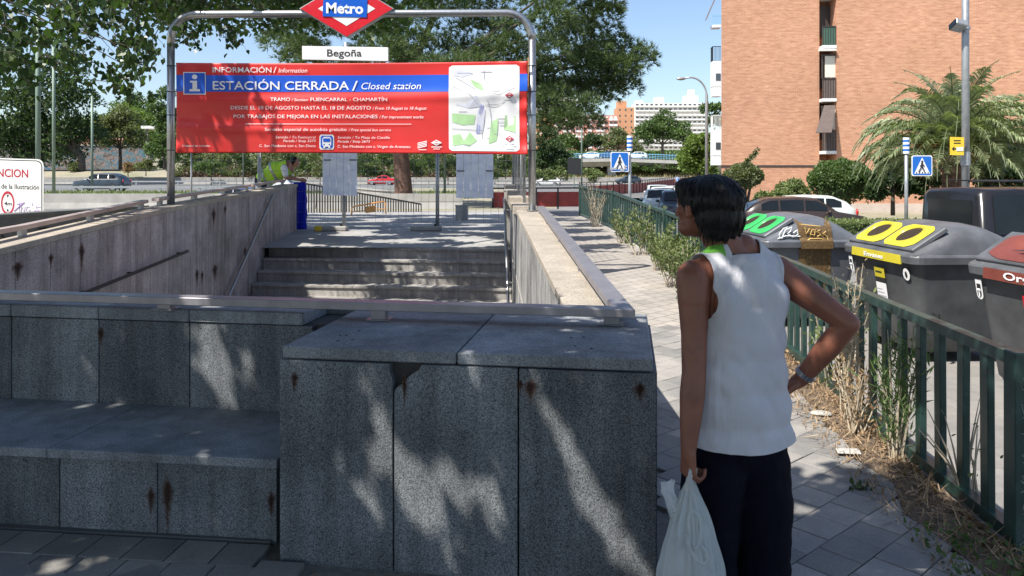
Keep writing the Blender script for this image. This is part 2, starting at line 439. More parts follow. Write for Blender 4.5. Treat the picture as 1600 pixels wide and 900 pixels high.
for side, xt in ((0, 0.0), (1, 1.0)):
    for k in range(2):
        p0 = facept(xt, 0)+bk*(.02+.5*k); p1 = facept(xt, 0)+bk*(.5*k+.497)
        off = fd*(.012 if side else -.012)
        bm = bmesh.new()
        hexa(bm, [p0+off+Vector((0,0,-.02)), p1+off+Vector((0,0,-.02)), p1+off+Vector((0,0,.888)), p0+off+Vector((0,0,.888))], fd*(-.035 if side else .035))
        addp('side_slab', bm, M_gran, ped, bevel=.0025)
for k in range(2):
    a, b_ = ((.005,.487),(.491,.997))[k]
    z0 = .893
    f0 = facept(a, TOPZ, .002); f1 = facept(b_, TOPZ, .002)
    bm = bmesh.new(); hexa(bm, [f0, f1, f1+bk, f0+bk], (0,0,z0-TOPZ))
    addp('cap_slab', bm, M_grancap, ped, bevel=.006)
bm = bmesh.new(); M_hole = M_core
for px, py in ((532,524),(541,524),(528,533),(551,531),(561,517),(892,528),(912,527),(899,541),(924,545)):
    D = (CZ-TOPZ)*F/(py-HY); p = P(px, py, D); cyl(bm, (p.x, p.y, TOPZ+.0015), .006, .002, 8)
addp('bolt_hole', bm, M_core, ped)
def stain(name, pts, mat, root):
    bm = bmesh.new()
    v = [bm.verts.new(p) for p in pts]; bm.faces.new(v); return addp(name, bm, mat, root)

# rust stain material: soft noisy edge around an object's own centre
def rustmat():
    m, nt, b = newmat('rust_stain')
    tc = nt.nodes.new('ShaderNodeTexCoord'); sp = nt.nodes.new('ShaderNodeSeparateXYZ'); nt.links.new(tc.outputs['Generated'], sp.inputs[0])
    def mth(op, a, b2=None):
        n = N(nt, 'ShaderNodeMath', operation=op)
        for s, v in ((n.inputs[0], a), (n.inputs[1], b2)):
            if v is None: continue
            if hasattr(v, 'is_output'): nt.links.new(v, s)
            else: s.default_value = v
        return n.outputs[0]
    dx = mth('ABSOLUTE', mth('SUBTRACT', sp.outputs[0], .5)); dz = mth('SUBTRACT', sp.outputs[2], .72)
    up = mth('MULTIPLY', mth('MAXIMUM', dz, 0), 1.8); dn = mth('MULTIPLY', mth('MINIMUM', dz, 0), .72)
    rr = mth('ADD', mth('ADD', mth('MULTIPLY', dx, mth('ADD', 1.6, mth('MULTIPLY', dn, -2.5))), mth('ABSOLUTE', mth('ADD', up, dn))), mth('MULTIPLY', mth('SUBTRACT', noise(nt, 30, 4, .7, pos(nt)), .5), .55))
    a = ramp(nt, rr, [(.12,(1,)*3),(.62,(0,)*3)])
    col = ramp(nt, rr, [(.05,(.012,.007,.006)),(.30,(.07,.028,.015)),(.55,(.20,.09,.045))])
    nt.links.new(col, b.inputs['Base Color']); nt.links.new(a, b.inputs['Alpha']); b.inputs['Roughness'].default_value = .95
    return m
M_rust = rustmat()
def rust(px, py, wpx, hpx, planepts, root):
    """stain lying 2 mm proud of the vertical face through two ground points"""
    A, B = [Vector((p[0], p[1])) for p in planepts]; d = (B-A).normalized()
    def hit(qx):
        u = (qx-800)/F      # x = u*y
        t = (u*A.y-A.x)/(d.x-u*d.y); return A+d*t
    q0, q1 = hit(px-wpx/2), hit(px+wpx/2); n = Vector((d.y, -d.x)); 
    if n.y > 0: n = -n
    zc = lambda q, py_: CZ-(py_-HY)/F*q.y
    bm = bmesh.new(); o = n*.0022
    qs = [(q0.x+o.x,q0.y+o.y,zc(q0,py+hpx*.72)),(q1.x+o.x,q1.y+o.y,zc(q1,py+hpx*.72)),(q1.x+o.x,q1.y+o.y,zc(q1,py-hpx*.28)),(q0.x+o.x,q0.y+o.y,zc(q0,py-hpx*.28))]
    bm.faces.new([bm.verts.new(p) for p in qs])
    return addp('rust_stain', bm, M_rust, root)
FF = [facept(0,0,.0125), facept(1,0,.0125)]
for a in ((460,590,26,34),(813,600,16,26),(829,604,34,40),(1000,606,34,34),(632,600,16,60)): rust(*a, FF, ped)

# ------------------------------------------------------------------ parapet wall behind the bench
wl = Vector((-4.55, 4.59, 0)); wr = Vector((-1.10, 4.06, 0)); wd = (wr-wl).normalized(); wn = Vector((wd.y, -wd.x, 0))
par = thing('parapet_wall', 'low grey granite parapet wall with coping behind the stone bench', 'wall', (-2.8, 4.4, 0))
def wpt(s, z, off=0):
    p = wl+wd*s+wn*off; return Vector((p.x, p.y, z))
WL = (wr-wl).length
bm = bmesh.new(); hexa(bm, [wpt(0,-3,-.03), wpt(WL+1.2,-3,-.03), wpt(WL+1.2,.90,-.03), wpt(0,.90,-.03)], -wn*.36); addp('core', bm, M_core, par)
def s_at(px, off=0):
    u = (px-800)/F; A = wl+wn*off
    return (u*A.y-A.x)/(wd.x-u*wd.y)
joints = [s_at(p) for p in (18,154.5,295.5)]; pitch = joints[1]-joints[0]
js = []; s = joints[0]
while s > 0: s -= pitch
js = [max(0, s)]+[s+pitch*(k+1) for k in range(20) if s+pitch*(k+1) < WL-.2]+[WL+.05]
for a, b_ in zip(js, js[1:]):
    bm = bmesh.new(); hexa(bm, [wpt(a+.003,.40,0), wpt(b_-.003,.40,0), wpt(b_-.003,.895,0), wpt(a+.003,.895,0)], -wn*.03); addp('wall_slab', bm, M_gran, par, bevel=.002)
for a, b_ in zip(js, js[1:]):
    bm = bmesh.new(); b2 = b_ if b_ < WL else WL+.0
    hexa(bm, [wpt(a+.002,.966,.008), wpt(b2-.002,.966,.008), wpt(b2-.002,.966,-.40), wpt(a+.002,.966,-.40)], (0,0,-.066)); addp('coping_slab', bm, M_grancap, par, bevel=.005)
# coping piece behind the pedestal up to the right-hand wall
bm = bmesh.new(); hexa(bm, [wpt(WL+.0,.960,-.32), wpt(WL+1.72,.960,-.02-.3), wpt(WL+1.72,.960,-.48), wpt(WL+.0,.960,-.48)], (0,0,-.06)); addp('coping_slab', bm, M_grancap, par, bevel=.005)
# small drain mark
bm = bmesh.new(); p = wpt(s_at(237), .40, .002); q = P(237, 585, p.y)
m_ = Matrix.Translation((p.x, p.y, q.z)) @ Matrix.Rotation(math.atan2(wd.y, wd.x), 4, 'Z') @ Matrix.Rotation(R(90), 4, 'X')
bmesh.ops.create_circle(bm, cap_ends=True, segments=16, radius=.035, matrix=m_ @ Matrix.Diagonal((1,.6,1,1)))
addp('drain_cover', bm, M_concd, par)
rust(158, 520, 20, 34, [wpt(0,0,.0), wpt(1,0,.0)], par)

# ------------------------------------------------------------------ bench
bl = Vector((-4.3, 3.785, 0)); br_ = Vector((-1.035, 3.385, 0)); bd = (br_-bl).normalized(); bn = Vector((bd.y, -bd.x, 0))
ben = thing('stone_bench', 'long grey granite bench built against the parapet, rust stains below the seat', 'bench', (-2.6, 3.8, 0))
def bpt(s, z, off=0):
    p = bl+bd*s+bn*off; return Vector((p.x, p.y, z))
BL = (br_-bl).length
u = (72-800)/F; sj = (u*bl.y-bl.x)/(bd.x-u*bd.y)
for a, b_ in ((sj-1.06*2, sj-1.06), (sj-1.06, sj), (sj, BL)):
    a = max(a, 0)
    if b_ < .05: continue
    bm = bmesh.new(); z = .44
    back = lambda s: wpt(0,0,0)
    A0, B0 = bpt(a+.002, z), bpt(b_-.002, z)
    def onwall(p):   # push back to the wall face
        t = (p-wl).dot(wn); return p-wn*(t-.003)
    q = [A0, B0, onwall(B0), onwall(A0)]
    for v in q: v.z = z
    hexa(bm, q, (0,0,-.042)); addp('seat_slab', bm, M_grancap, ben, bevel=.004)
for a, b_ in ((-99,93),(93,246),(246,433)):
    off = -.12
    def sat(px):
        u = (px-800)/F; A = bl+bn*off; return (u*A.y-A.x)/(bd.x-u*bd.y)
    s0 = 0 if a < 0 else sat(a)+.003; s1 = sat(b_)-.003
    bm = bmesh.new(); hexa(bm, [bpt(s0,-.02,off), bpt(s1,-.02,off), bpt(s1,.395,off), bpt(s0,.395,off)], -bn*.04); addp('base_slab', bm, M_gran, ben, bevel=.002)
bm = bmesh.new(); hexa(bm, [bpt(0,-.02,-.165), bpt(BL,-.02,-.165), bpt(BL,.39,-.165), bpt(0,.39,-.165)], -bn*.25); addp('core', bm, M_core, ben)
for a in ((236,773,26,50),(262,768,30,95),(424,780,22,50)): rust(*a, [bpt(0,0,-.118), bpt(1,0,-.118)], ben)

# ------------------------------------------------------------------ stairwell side walls
def LZ(y): return lerp_tab([(4,.95),(6.86,1.03),(10.5,1.24),(17.75,1.47),(20,1.5)], y)
def RZ(y): return lerp_tab([(4,.948),(11.2,1.16),(12,1.17),(18,1.36)], y)
def strip(bm, s0, s1, y0, y1, ztop, zbot, n=1, zoff=0):
    ys = frange(y0, y1, (y1-y0)/n)
    for a, b_ in zip(ys, ys[1:]):
        q = [(shx(s0,a),a), (shx(s1,a),a), (shx(s1,b_),b_), (shx(s0,b_),b_)]
        t = [bm.verts.new((x, y, ztop(y))) for x, y in q]; u = [bm.verts.new((x, y, zbot(y))) for x, y in q]
        bm.faces.new(t); bm.faces.new(u[::-1])
        for i in range(4): bm.faces.new((t[(i+1)%4], t[i], u[i], u[(i+1)%4]))
    bmesh.ops.recalc_face_normals(bm, faces=bm.faces[:])
lw = thing('stairwell_wall', 'left stairwell wall of pinkish granite panels, rust marks and worker beside its far end', 'wall', (-4.8, 10, 0))
bm = bmesh.new(); strip(bm, -4.84, -4.575, 4.7, 17.72, lambda y: LZ(y)-.07, lambda y: -3.2, 8); addp('core', bm, M_core, lw)
y = 7.16-.575*5
while y < 17.7:
    y1 = min(y+.575, 17.75)
    bm = bmesh.new(); strip(bm, -4.575, -4.54, y+.0035, y1-.0035, lambda y: LZ(y)-.065, lambda y: -3.2 if y < 15 else G(-4.6, y)-.05); addp('wall_panel', bm, M_pink, lw, bevel=.002)
    bm = bmesh.new(); strip(bm, -4.87, -4.84, y+.0035, y1-.0035, lambda y: LZ(y)-.065, lambda y: -.05); addp('wall_panel', bm, M_pink, lw)
    y = y1
bm = bmesh.new(); strip(bm, -4.87, -4.54, 17.722, 17.755, lambda y: LZ(y)-.065, lambda y: .2); addp('end_slab', bm, M_pink, lw)
y = 4.6
while y < 17.7:
    y1 = min(y+1.15, 17.77)
    bm = bmesh.new(); strip(bm, -4.885, -4.52, y+.002, y1-.002, LZ, lambda y: LZ(y)-.063); addp('coping_slab', bm, M_warm, lw, bevel=.004)
    y = y1
def rustL(px, py, wpx, hpx):
    rust(px, py, wpx, hpx, [(shx(-4.537,5),5), (shx(-4.537,15),15)], lw)
for a in ((28,418,30,30),(80,403,14,26),(128,392,16,50),(334,334,12,32),(352,326,8,20),(308,428,10,30),(316,430,8,26),(336,421,14,26),(383,392,8,20)): rustL(*a)
rw = thing('stairwell_wall', 'right stairwell wall of streaked pale panels with sunlit beige coping', 'wall', (.4, 10, 0))
bm = bmesh.new(); strip(bm, .345, .585, 4.25, 17.5, lambda y: RZ(y)-.07, lambda y: -3.2, 8); addp('core', bm, M_core, rw)
y = 4.3
while y < 17.4:
    y1 = min(y+.575, 17.5)
    bm = bmesh.new(); strip(bm, .31, .345, y+.0035, y1-.0035, lambda y: RZ(y)-.063, lambda y: -3.2 if y < 15 else G(0,y)-.05); addp('wall_panel', bm, M_warmwall, rw, bevel=.002)
    bm = bmesh.new(); strip(bm, .585, .615, y+.0035, y1-.0035, lambda y: RZ(y)-.063, lambda y: -.05); addp('wall_panel', bm, M_warmwall, rw)
    y = y1
y = 4.22
while y < 11.35:
    y1 = min(y+1.2, 11.4)
    bm = bmesh.new(); strip(bm, .290, .63, y+.002, y1-.002, RZ, lambda y: RZ(y)-.06); addp('coping_slab', bm, M_warm, rw, bevel=.004)
    y = y1
for k, (a, b_, dz) in enumerate(((11.4,12.9,.055),(12.9,14.4,.09),(14.4,15.9,.12),(15.9,17.5,.15))):
    bm = bmesh.new(); strip(bm, .24, .60, a+.003, b_-.003, lambda y: RZ((a+b_)/2)+dz, lambda y: RZ(y)-.062); addp('coping_slab', bm, M_warm, rw, bevel=.006)
cp = thing('concrete_post', 'weathered square concrete post at head of stairs beside right handrail', 'post', (-.06, 15.35, G(0,15.3)))
bm = bmesh.new(); box(bm, (0,0,.54), (.19,.22,1.1)); bmobj('shaft', bm, M_conc, cp, bevel=.012)
bm = bmesh.new(); box(bm, (0,0,1.11), (.205,.235,.04)); bmobj('cap', bm, M_conc, cp, bevel=.008)

# ------------------------------------------------------------------ stairs
st = thing('staircase', 'granite steps going down between the two stairwell walls', 'stairs', (-2.4, 14, 0))
rotk = -.13
for k in range(12):
    z = .255-.20*k; yf = 15.05-.36*k
    def lin(x, y0): return y0+rotk*(x+2.4)*1.0
    def xL(y): return shx(-4.535, y)
    def xR(y): return shx(.305, y)
    # tread slabs
    n = 5
    for i in range(n):
        xa = xL(yf)+(xR(yf)-xL(yf))*i/n+.002; xb = xL(yf)+(xR(yf)-xL(yf))*(i+1)/n-.002
        bm = bmesh.new()
        y0a, y0b = lin(xa, yf)-.0, lin(xb, yf)-.0
        dback = .40 if k else .65
        hexa(bm, [(xa,y0a,z),(xb,y0b,z),(xb,y0b+dback,z+(.016 if not k else 0)),(xa,y0a+dback,z+(.016 if not k else 0))], (0,0,-.045)); addp('tread', bm, M_step, st, bevel=.004)
        bm = bmesh.new(); hexa(bm, [(xa,y0a+.03,z-.2),(xb,y0b+.03,z-.2),(xb,y0b+.03,z-.047),(xa,y0a+.03,z-.047)], (0,.05,0)); addp('riser', bm, M_step, st)
    bm = bmesh.new(); hexa(bm, [(xL(yf),lin(xL(yf),yf)+.07,z-.05),(xR(yf),lin(xR(yf),yf)+.07,z-.05),(xR(yf),16.3,z-.05),(xL(yf),16.3,z-.05)], (0,0,-.19)); addp('core', bm, M_core, st)
bm = bmesh.new(); box(bm, (-2.3, 7.7, -2.25), (5.6, 7.5, .1)); tag(bmobj('stairwell_floor', bm, M_concd), kind='structure')
bm = bmesh.new(); box(bm, (-2.3, 4.95, -1.6), (5.6, .1, 3.1)); tag(bmobj('stairwell_front', bm, M_concd), kind='structure')

# ------------------------------------------------------------------ rails
def railbar(bm, a, b_, wdt, h):      # flat tube with its top at the given points
    a, b_ = Vector(a), Vector(b_); d = (b_-a); n = Vector((d.y, -d.x, 0)).normalized()*wdt/2
    hexa(bm, [a-n, a+n, b_+n, b_-n], (0,0,-h))
fr = thing('metal_railing', 'low flat steel railing running round the front parapet corner and right wall', 'railing', (0, 4, .95))
cR = Vector((.555, 3.79, 1.04)); cL = Vector((-4.55, 4.59, 1.04))
dirr = (cL-cR).normalized()
dv = Vector((-dirr.y, dirr.x, 0))
bm = bmesh.new(); rr_end = Vector((.41, 10.95, 1.245))
A = cR+Vector((.035,-.05,0)); 
def cornerpoly(bm):
    w2 = .05
    # front leg
    o0 = Vector((.600, 3.735, 1.04)); i0 = Vector((.500, 3.850, 1.04))
    o1 = Vector((-4.55, 4.54, 1.04)); i1 = Vector((-4.55, 4.64, 1.04))
    hexa(bm, [o0, i0, i1, o1], (0,0,-.042))
cornerpoly(bm); addp('front_rail', bm, M_steelpink, fr, bevel=.003)
bm = bmesh.new()
hexa(bm, [Vector((.600,3.7365,1.0395)), Vector((.46,10.95,1.245)), Vector((.36,10.95,1.245)), Vector((.500,3.852,1.0395))], (0,0,-.042)); addp('side_rail', bm, M_steelpink, fr, bevel=.003)
for px in (952, 593, 259, -60):
    u = (px-800)/F; y = (cR.y+ (-cR.x)*(-.157))/(1+u*.157) if False else None
    # intersection with centre line from (.55,3.79) to (-4.55,4.59)
    A_ = Vector((.55,3.79)); B_ = Vector((-4.55,4.59)); d_ = B_-A_
    t = (u*A_.y-A_.x)/(d_.x-u*d_.y); p = A_+d_*t
    zb = TOPZ if px > 500 else .966
    if px == 952: p = Vector((.50, 3.86)); 
    bm = bmesh.new(); box(bm, (p.x, p.y+.01, (zb+.998)/2), (.075,.055,.998-zb+.001), -.155); box(bm, (p.x, p.y+.01, zb+.003), (.12,.10,.005), -.155)
    addp('rail_post', bm, M_steelpink, fr, bevel=.001)
for y in (5.6, 7.4, 9.2, 10.8):
    x = .55+(.41-.55)*(y-3.79)/7.16; zt = 1.04+(.205)*(y-3.79)/7.16-.042
    bm = bmesh.new(); box(bm, (x-.01, y, (RZ(y)+zt)/2), (.05,.07,zt-RZ(y)+.002)); addp('rail_post', bm, M_steelpink, fr)
def leftrail(label, y0, y1, s=-4.80):
    t = thing('metal_railing', label, 'railing', (shx(s,y0), y0, LZ(y0)), group='flat rails along the left stairwell wall')
    ys = frange(y0, y1, (y1-y0)/2); bm = bmesh.new()
    for a, b_ in zip(ys, ys[1:]):
        railbar(bm, (shx(s,a),a,LZ(a)+.115), (shx(s,b_),b_,LZ(b_)+.115), .10, .045)
    addp('rail', bm, M_warmrail, t)
    for y in frange(y0+.15, y1-.12, 1.25):
        bm = bmesh.new(); box(bm, (shx(s,y), y, LZ(y)+.036), (.05,.08,.073)); addp('rail_post', bm, M_galv, t)
M_warmrail = plain('aged_rail', (.46,.37,.33), .45, .45, .2, 5)
leftrail('pinkish flat rail on left stairwell wall, nearer section left of the steel pole', 4.9, 10.45)
leftrail('flat rail on left stairwell wall, section right of the steel pole', 10.78, 15.0)
leftrail('short flat rail at far end of left stairwell wall by the worker', 15.15, 17.6)
def pipe(name, label, pts, r, mat, brackets, bv, seg=10):
    t = thing(name, label, 'handrail', pts[0])
    bm = bmesh.new(); tube(bm, pts, r, seg); addp('pipe', bm, mat, t, smooth=True)
    for b_ in brackets:
        bm = bmesh.new(); tube(bm, [b_, Vector(b_)+Vector(bv)*.8, Vector(b_)+Vector(bv)], r*.5, 6); cyl(bm, Vector(b_)+Vector(bv)*.96, r*1.6, .014, 10); addp('bracket', bm, mat, t)
    return t
xl = lambda y: shx(-4.45, y)
pipe('handrail', 'bright steel handrail slanting down left wall beside the steps', [(xl(15.45),15.45,1.28),(xl(11),11,-1.45)], .024, M_steel, [(xl(15.2),15.2,1.13),(xl(12.6),12.6,-.47)], (-.09,0,-.03))
pipe('handrail', 'thin dark pipe fixed low along the left stairwell wall', [(xl(11.05),11.05,.59),(xl(8.1),8.1,.42),(xl(6),6,.25)], .02, M_dark, [(xl(10.9),10.9,.58),(xl(9.4),9.4,.495),(xl(8.3),8.3,.43)], (-.085,0,0))  # thin dark tube on brackets, nearly level
xr = lambda y: shx(.22, y)-.02
pipe('handrail', 'bluish steel handrail slanting down right wall beside the steps', [(xr(15.3)-.0,15.3,1.22),(xr(14.9),14.9,1.05),(xr(11),11,-1.2)], .024, M_steel, [(xr(14.9),14.9,1.03),(xr(12.9),12.9,-.1)], (.09,0,-.03))
# ------------------------------------------------------------------ lettering
def text_verts(body, bold=0.0, space=1.0):
    cu = bpy.data.curves.new('t', 'FONT'); cu.body = body; cu.size = 1; cu.offset = bold; cu.resolution_u = 3; cu.space_character = space
    o = bpy.data.objects.new('t', cu); me = bpy.data.meshes.new_from_object(o)
    bpy.data.objects.remove(o); return me
def lettering(body, x0, x1, ybase, cap, mat, parent, fn, bold=.018, italic=0, name='lettering', space=1.0):
    """flat print: x0..x1 and ybase in the carrier's own grid, fn maps grid -> point"""
    me = text_verts(body, bold, space); n = len(me.vertices); a = np.empty(n*3, dtype=np.float32); me.vertices.foreach_get('co', a); a = a.reshape(-1, 3)
    x = a[:,0]+italic*a[:,1]; lo, hi = x.min(), x.max(); k = (x1-x0)/max(hi-lo, 1e-6); ky = cap/.73
    out = [fn(x0+(xi-lo)*k, ybase-yi*ky) for xi, yi in zip(x, a[:,1])]
    for v, p in zip(me.vertices, out): v.co = p
    me.update(); me.name = name
    o = link(name, me, mat, parent)
    if parent is not None: me.transform((Matrix.Translation(parent.location) @ Matrix.Rotation(parent.rotation_euler.z, 4, 'Z')).inverted())
    return o
def flat(name, pts, mat, parent, fn, th=0.0):
    bm = bmesh.new(); v = [bm.verts.new(fn(*p)) for p in pts]; bm.faces.new(v)
    return addp(name, bm, mat, parent)
def gridpatch(name, x0, x1, y0, y1, mat, parent, fn, nx, ny, solid=0, corner=0):
    bm = bmesh.new(); rows = []
    for j in range(ny+1):
        y = y0+(y1-y0)*j/ny
        ins = 0
        if corner:
            e = min(y-y0, y1-y)
            if e < corner: ins = corner-math.sqrt(max(0, corner**2-(corner-e)**2))
        rows.append([bm.verts.new(fn(x0+ins+(x1-x0-2*ins)*i/nx, y)) for i in range(nx+1)])
    for j in range(ny):
        for i in range(nx): bm.faces.new((rows[j][i], rows[j+1][i], rows[j+1][i+1], rows[j][i+1]))
    o = addp(name, bm, mat, parent, smooth=True)
    if solid:
        md = o.modifiers.new('s', 'SOLIDIFY'); md.thickness = solid; md.offset = 0
    return o

# ------------------------------------------------------------------ station frame
FD = 11.2
fr_ = thing('tubular_frame', 'tall arched stainless tube frame over the stairs carrying the banner', 'frame', (-2.3, FD, 1.2))
xl_, xr_ = (267-800)/F*FD, (831.5-800)/F*FD
def arcpts():
    pts = [(xl_, FD, 1.235), (xl_, FD, 3.60)]
    zt = 4.03; zr = 4.05; r = .36
    for k in range(1, 8):
        a = math.pi/2*k/7; pts.append((xl_+r*(1-math.cos(a)), FD, 3.67+(zt-3.67)*math.sin(a)))
    for k in range(0, 8):
        a = math.pi/2*k/7; pts.append((xr_-r*(1-math.sin(a)), FD, 3.66+(zr-3.66)*math.cos(a)))
    pts.append((xr_, FD, 1.16)); return pts
ap = arcpts(); n = len(ap)
bm = bmesh.new(); tube(bm, ap[:2], .054, 16); addp('pole', bm, M_steel, fr_, smooth=True)
bm = bmesh.new(); tube(bm, ap[-2:], .054, 16); addp('pole', bm, M_steel, fr_, smooth=True)
bm = bmesh.new(); tube(bm, ap[1:-1], .0545, 16); addp('top_bar', bm, M_steel, fr_, smooth=True)
for x, z in ((xl_,1.24),(xr_,1.165)):
    bm = bmesh.new(); cyl(bm, (x,FD,z+.006), .085, .012, 20); addp('base_plate', bm, M_steel, fr_)
# diamond emblem sign
di = thing('station_sign', 'red diamond sign with blue Metro bar on top of frame', 'sign', (-2.42, FD-.06, 3.9))
def dz(px, py, off=0.0): p = P(px, py, FD-.075-off); return p
cx, cy, hw, hh = 541.5, 13.5, 74.5, 45.0
bm = bmesh.new(); fpts = [dz(cx-hw,cy), dz(cx,cy+hh), dz(cx+hw,cy), dz(cx,cy-hh)]; hexa(bm, fpts, (0,.12,0)); addp('box', bm, M_galv, di, bevel=.006)
def dia(s, off, mat, name):
    f = [dz(cx-hw*s,cy,off), dz(cx,cy+hh*s,off), dz(cx+hw*s,cy,off), dz(cx,cy-hh*s,off)]
    bm = bmesh.new(); hexa(bm, f, (0,.006,0)); addp(name, bm, mat, di)
M_redsign = plain('red_enamel', (.62,.018,.03), .25, 0, .05, 3, coat=.5)
M_bluesign = plain('blue_enamel', (.008,.10,.52), .25, 0, .05, 3, coat=.5)
dia(.965, .008, M_redsign, 'red_face'); dia(.60, .012, M_greyw, 'white_face')
f = [dz(504,25.5,.020), dz(573,27.0,.020), dz(574,-1.5,.020), dz(505,-3,.020)]
bm = bmesh.new(); hexa(bm, f, (0,.01,0)); addp('blue_bar', bm, M_bluesign, di)
lettering('Metro', 509.5, 567.5, 20.5, 16.5, M_white, di, lambda x, y: dz(x, y+(x-540)*.02, .022), bold=.03)
bm = bmesh.new(); tube(bm, [(-2.42,FD,3.62),(-2.42,FD,3.30)], .035, 10); addp('stem', bm, M_galv, di, smooth=True)
npl = thing('name_plate', 'white plate reading Begoña above the red banner', 'sign', (-2.43, FD-.06, 3.45))
bm = bmesh.new(); hexa(bm, [dz(472,93,0), dz(606.5,95.5,0), dz(606.5,74,0), dz(472,71.8,0)], (0,.05,0)); addp('plate', bm, M_greyw, npl, bevel=.003)
lettering('Begoña', 511, 565, 88, 11.5, M_blacktxt, npl, lambda x, y: dz(x, y, .003), bold=.012)

# ------------------------------------------------------------------ banner
ban = thing('banner', 'large red and blue ESTACIÓN CERRADA banner strapped between the steel poles', 'banner', (-2.3, FD-.11, 2.65))
def wob(x, y):
    u, v = (x-275)/550., (y-97)/142.
    e = math.sin(u*math.pi)*.5
    f = .020*math.sin(u*17+v*2.2)*(.4+.6*v)+.014*math.sin(u*6-v*3+1)+.010*math.sin(v*9+u*5)
    f += .030*math.exp(-((v-.72-.10*u)/.05)**2)*max(0, 1-u*1.6)+.02*math.exp(-((v-.45+.1*u)/.06)**2)
    for cu_, cv in ((1,.02),(1,.5),(1,.98),(0,.05),(0,.95)):
        d = math.hypot((u-cu_)*3.9, v-cv); f += .022*math.cos(d*26)*math.exp(-d*5)
    return f
def bp(x, y, off=0.0):
    v = (y-97)/142.; u = (x-275)/550.
    yy = y+2.2*math.sin(u*math.pi)*(1-v)*.9-1.0*math.sin(u*math.pi)*v+ (-2.5*(u)+0)*(1-v)+2.5*u*v
    return P(x+(.5-u)*1.5*math.sin(v*math.pi), yy, FD-.105-wob(x, y)-off)
cloth = gridpatch('cloth', 275, 824.5, 98, 239, M_red, ban, lambda x, y: bp(x, y), 220, 60, .0012)
gridpatch('blue_band', 275, 824.5, 117, 143, M_blue, ban, lambda x, y: bp(x, y, .004), 220, 12)
gridpatch('info_symbol', 286, 321, 112.5, 147.5, M_white, ban, lambda x, y: bp(x, y, .008), 16, 16)
gridpatch('info_symbol', 287.3, 319.7, 113.8, 146.2, M_blue, ban, lambda x, y: bp(x, y, .011), 16, 16)
fb = lambda x, y: bp(x, y, .0135)
gridpatch('info_symbol', 295.5, 312, 139.2, 142.6, M_white, ban, fb, 6, 2)
gridpatch('info_symbol', 300.2, 307.4, 126.0, 140.6, M_white, ban, lambda x,y: bp(x,y,.0145), 4, 8)
gridpatch('info_symbol', 296.3, 301.5, 126.0, 129.0, M_white, ban, fb, 4, 2)
gridpatch('info_symbol', 299.6, 308.0, 116.3, 123.6, M_white, ban, fb, 8, 12, 0, 3.6)
T = [('INFORMACIÓN',332,424,112.6,8.6,.02,0),('/',427,432,113,10,0,0),('Information',435,480,112.6,7.2,0,.22),
 ('ESTACIÓN CERRADA',332,545.4,139.6,13.8,.03,0),('/',550,559,141,16,.01,0),('Closed station',564.7,658,139.0,11,.004,.22),
 ('TRAMO',422,453,157.4,5.8,.02,0),('/ Section:',455,482,157.4,4.6,0,.22),('FUENCARRAL - CHAMARTÍN',485,605,157.4,5.6,.025,0),
 ('DESDE EL 10 DE AGOSTO HASTA EL 18 DE AGOSTO',360,579.4,170.6,5.8,.022,0),('/ From 10 August to 18 August',582,667,170.8,4.8,0,.22),
 ('POR TRABAJOS DE MEJORA EN LAS INSTALACIONES',364.5,590,184.2,5.8,.022,0),('/ For improvement works',592.5,662,184.4,4.8,0,.22),
 ('Servicio especial de autobús gratuito',413.5,541.5,204.2,5.0,.018,0),('/ Free special bus service',544.5,611,204.4,4.2,0,.22),
 ('Sentido / To Fuencarral',430.5,493,216.0,4.0,.02,.1),('Parada / Stop 3273',442.5,493,221.8,4.0,.02,.15),('C. San Modesto con c. San Dacio',405,493,229.6,4.2,.008,0),
 ('Sentido / To Plaza de Castilla',527.5,609,216.2,4.0,.02,.1),('Parada / Stop 2673',527.5,578,222.4,4.0,.02,.15),('C. San Modesto con c. Virgen de Aranzazu',527.5,641,230.4,4.2,.008,0),
 ('Disculpen las molestias',284.5,328,229.0,3.0,.0,0)]
for (s, a, b_, yb, cap, bo, it) in T: lettering(s, a, b_, yb, cap, M_white, ban, fb, bold=(bo*.35 if cap > 7 else .0), italic=it)
gridpatch('rule_line', 383, 643, 193.0, 193.8, M_white, ban, fb, 90, 1)
# bus pictogram
gridpatch('bus_symbol', 499, 522, 210, 233.6, M_white, ban, lambda x,y: bp(x,y,.006), 8, 8, 0, 2)
gridpatch('bus_symbol', 501, 520, 212, 231.5, M_blue, ban, lambda x,y: bp(x,y,.009), 8, 8, 0, 2)
gridpatch('bus_symbol', 503.5, 517.5, 213.5, 229, M_white, ban, fb, 6, 6, 0, 2.5)
gridpatch('bus_symbol', 505, 516, 216, 221.5, M_blue, ban, lambda x,y: bp(x,y,.016), 6, 3)
for a in (505,513): gridpatch('bus_symbol', a, a+3, 229, 231, M_white, ban, fb, 2, 2)
for a in (505.2,513.6): gridpatch('bus_symbol', a, a+2, 224.5, 226.5, M_blue, ban, lambda x,y: bp(x,y,.016), 2, 2)
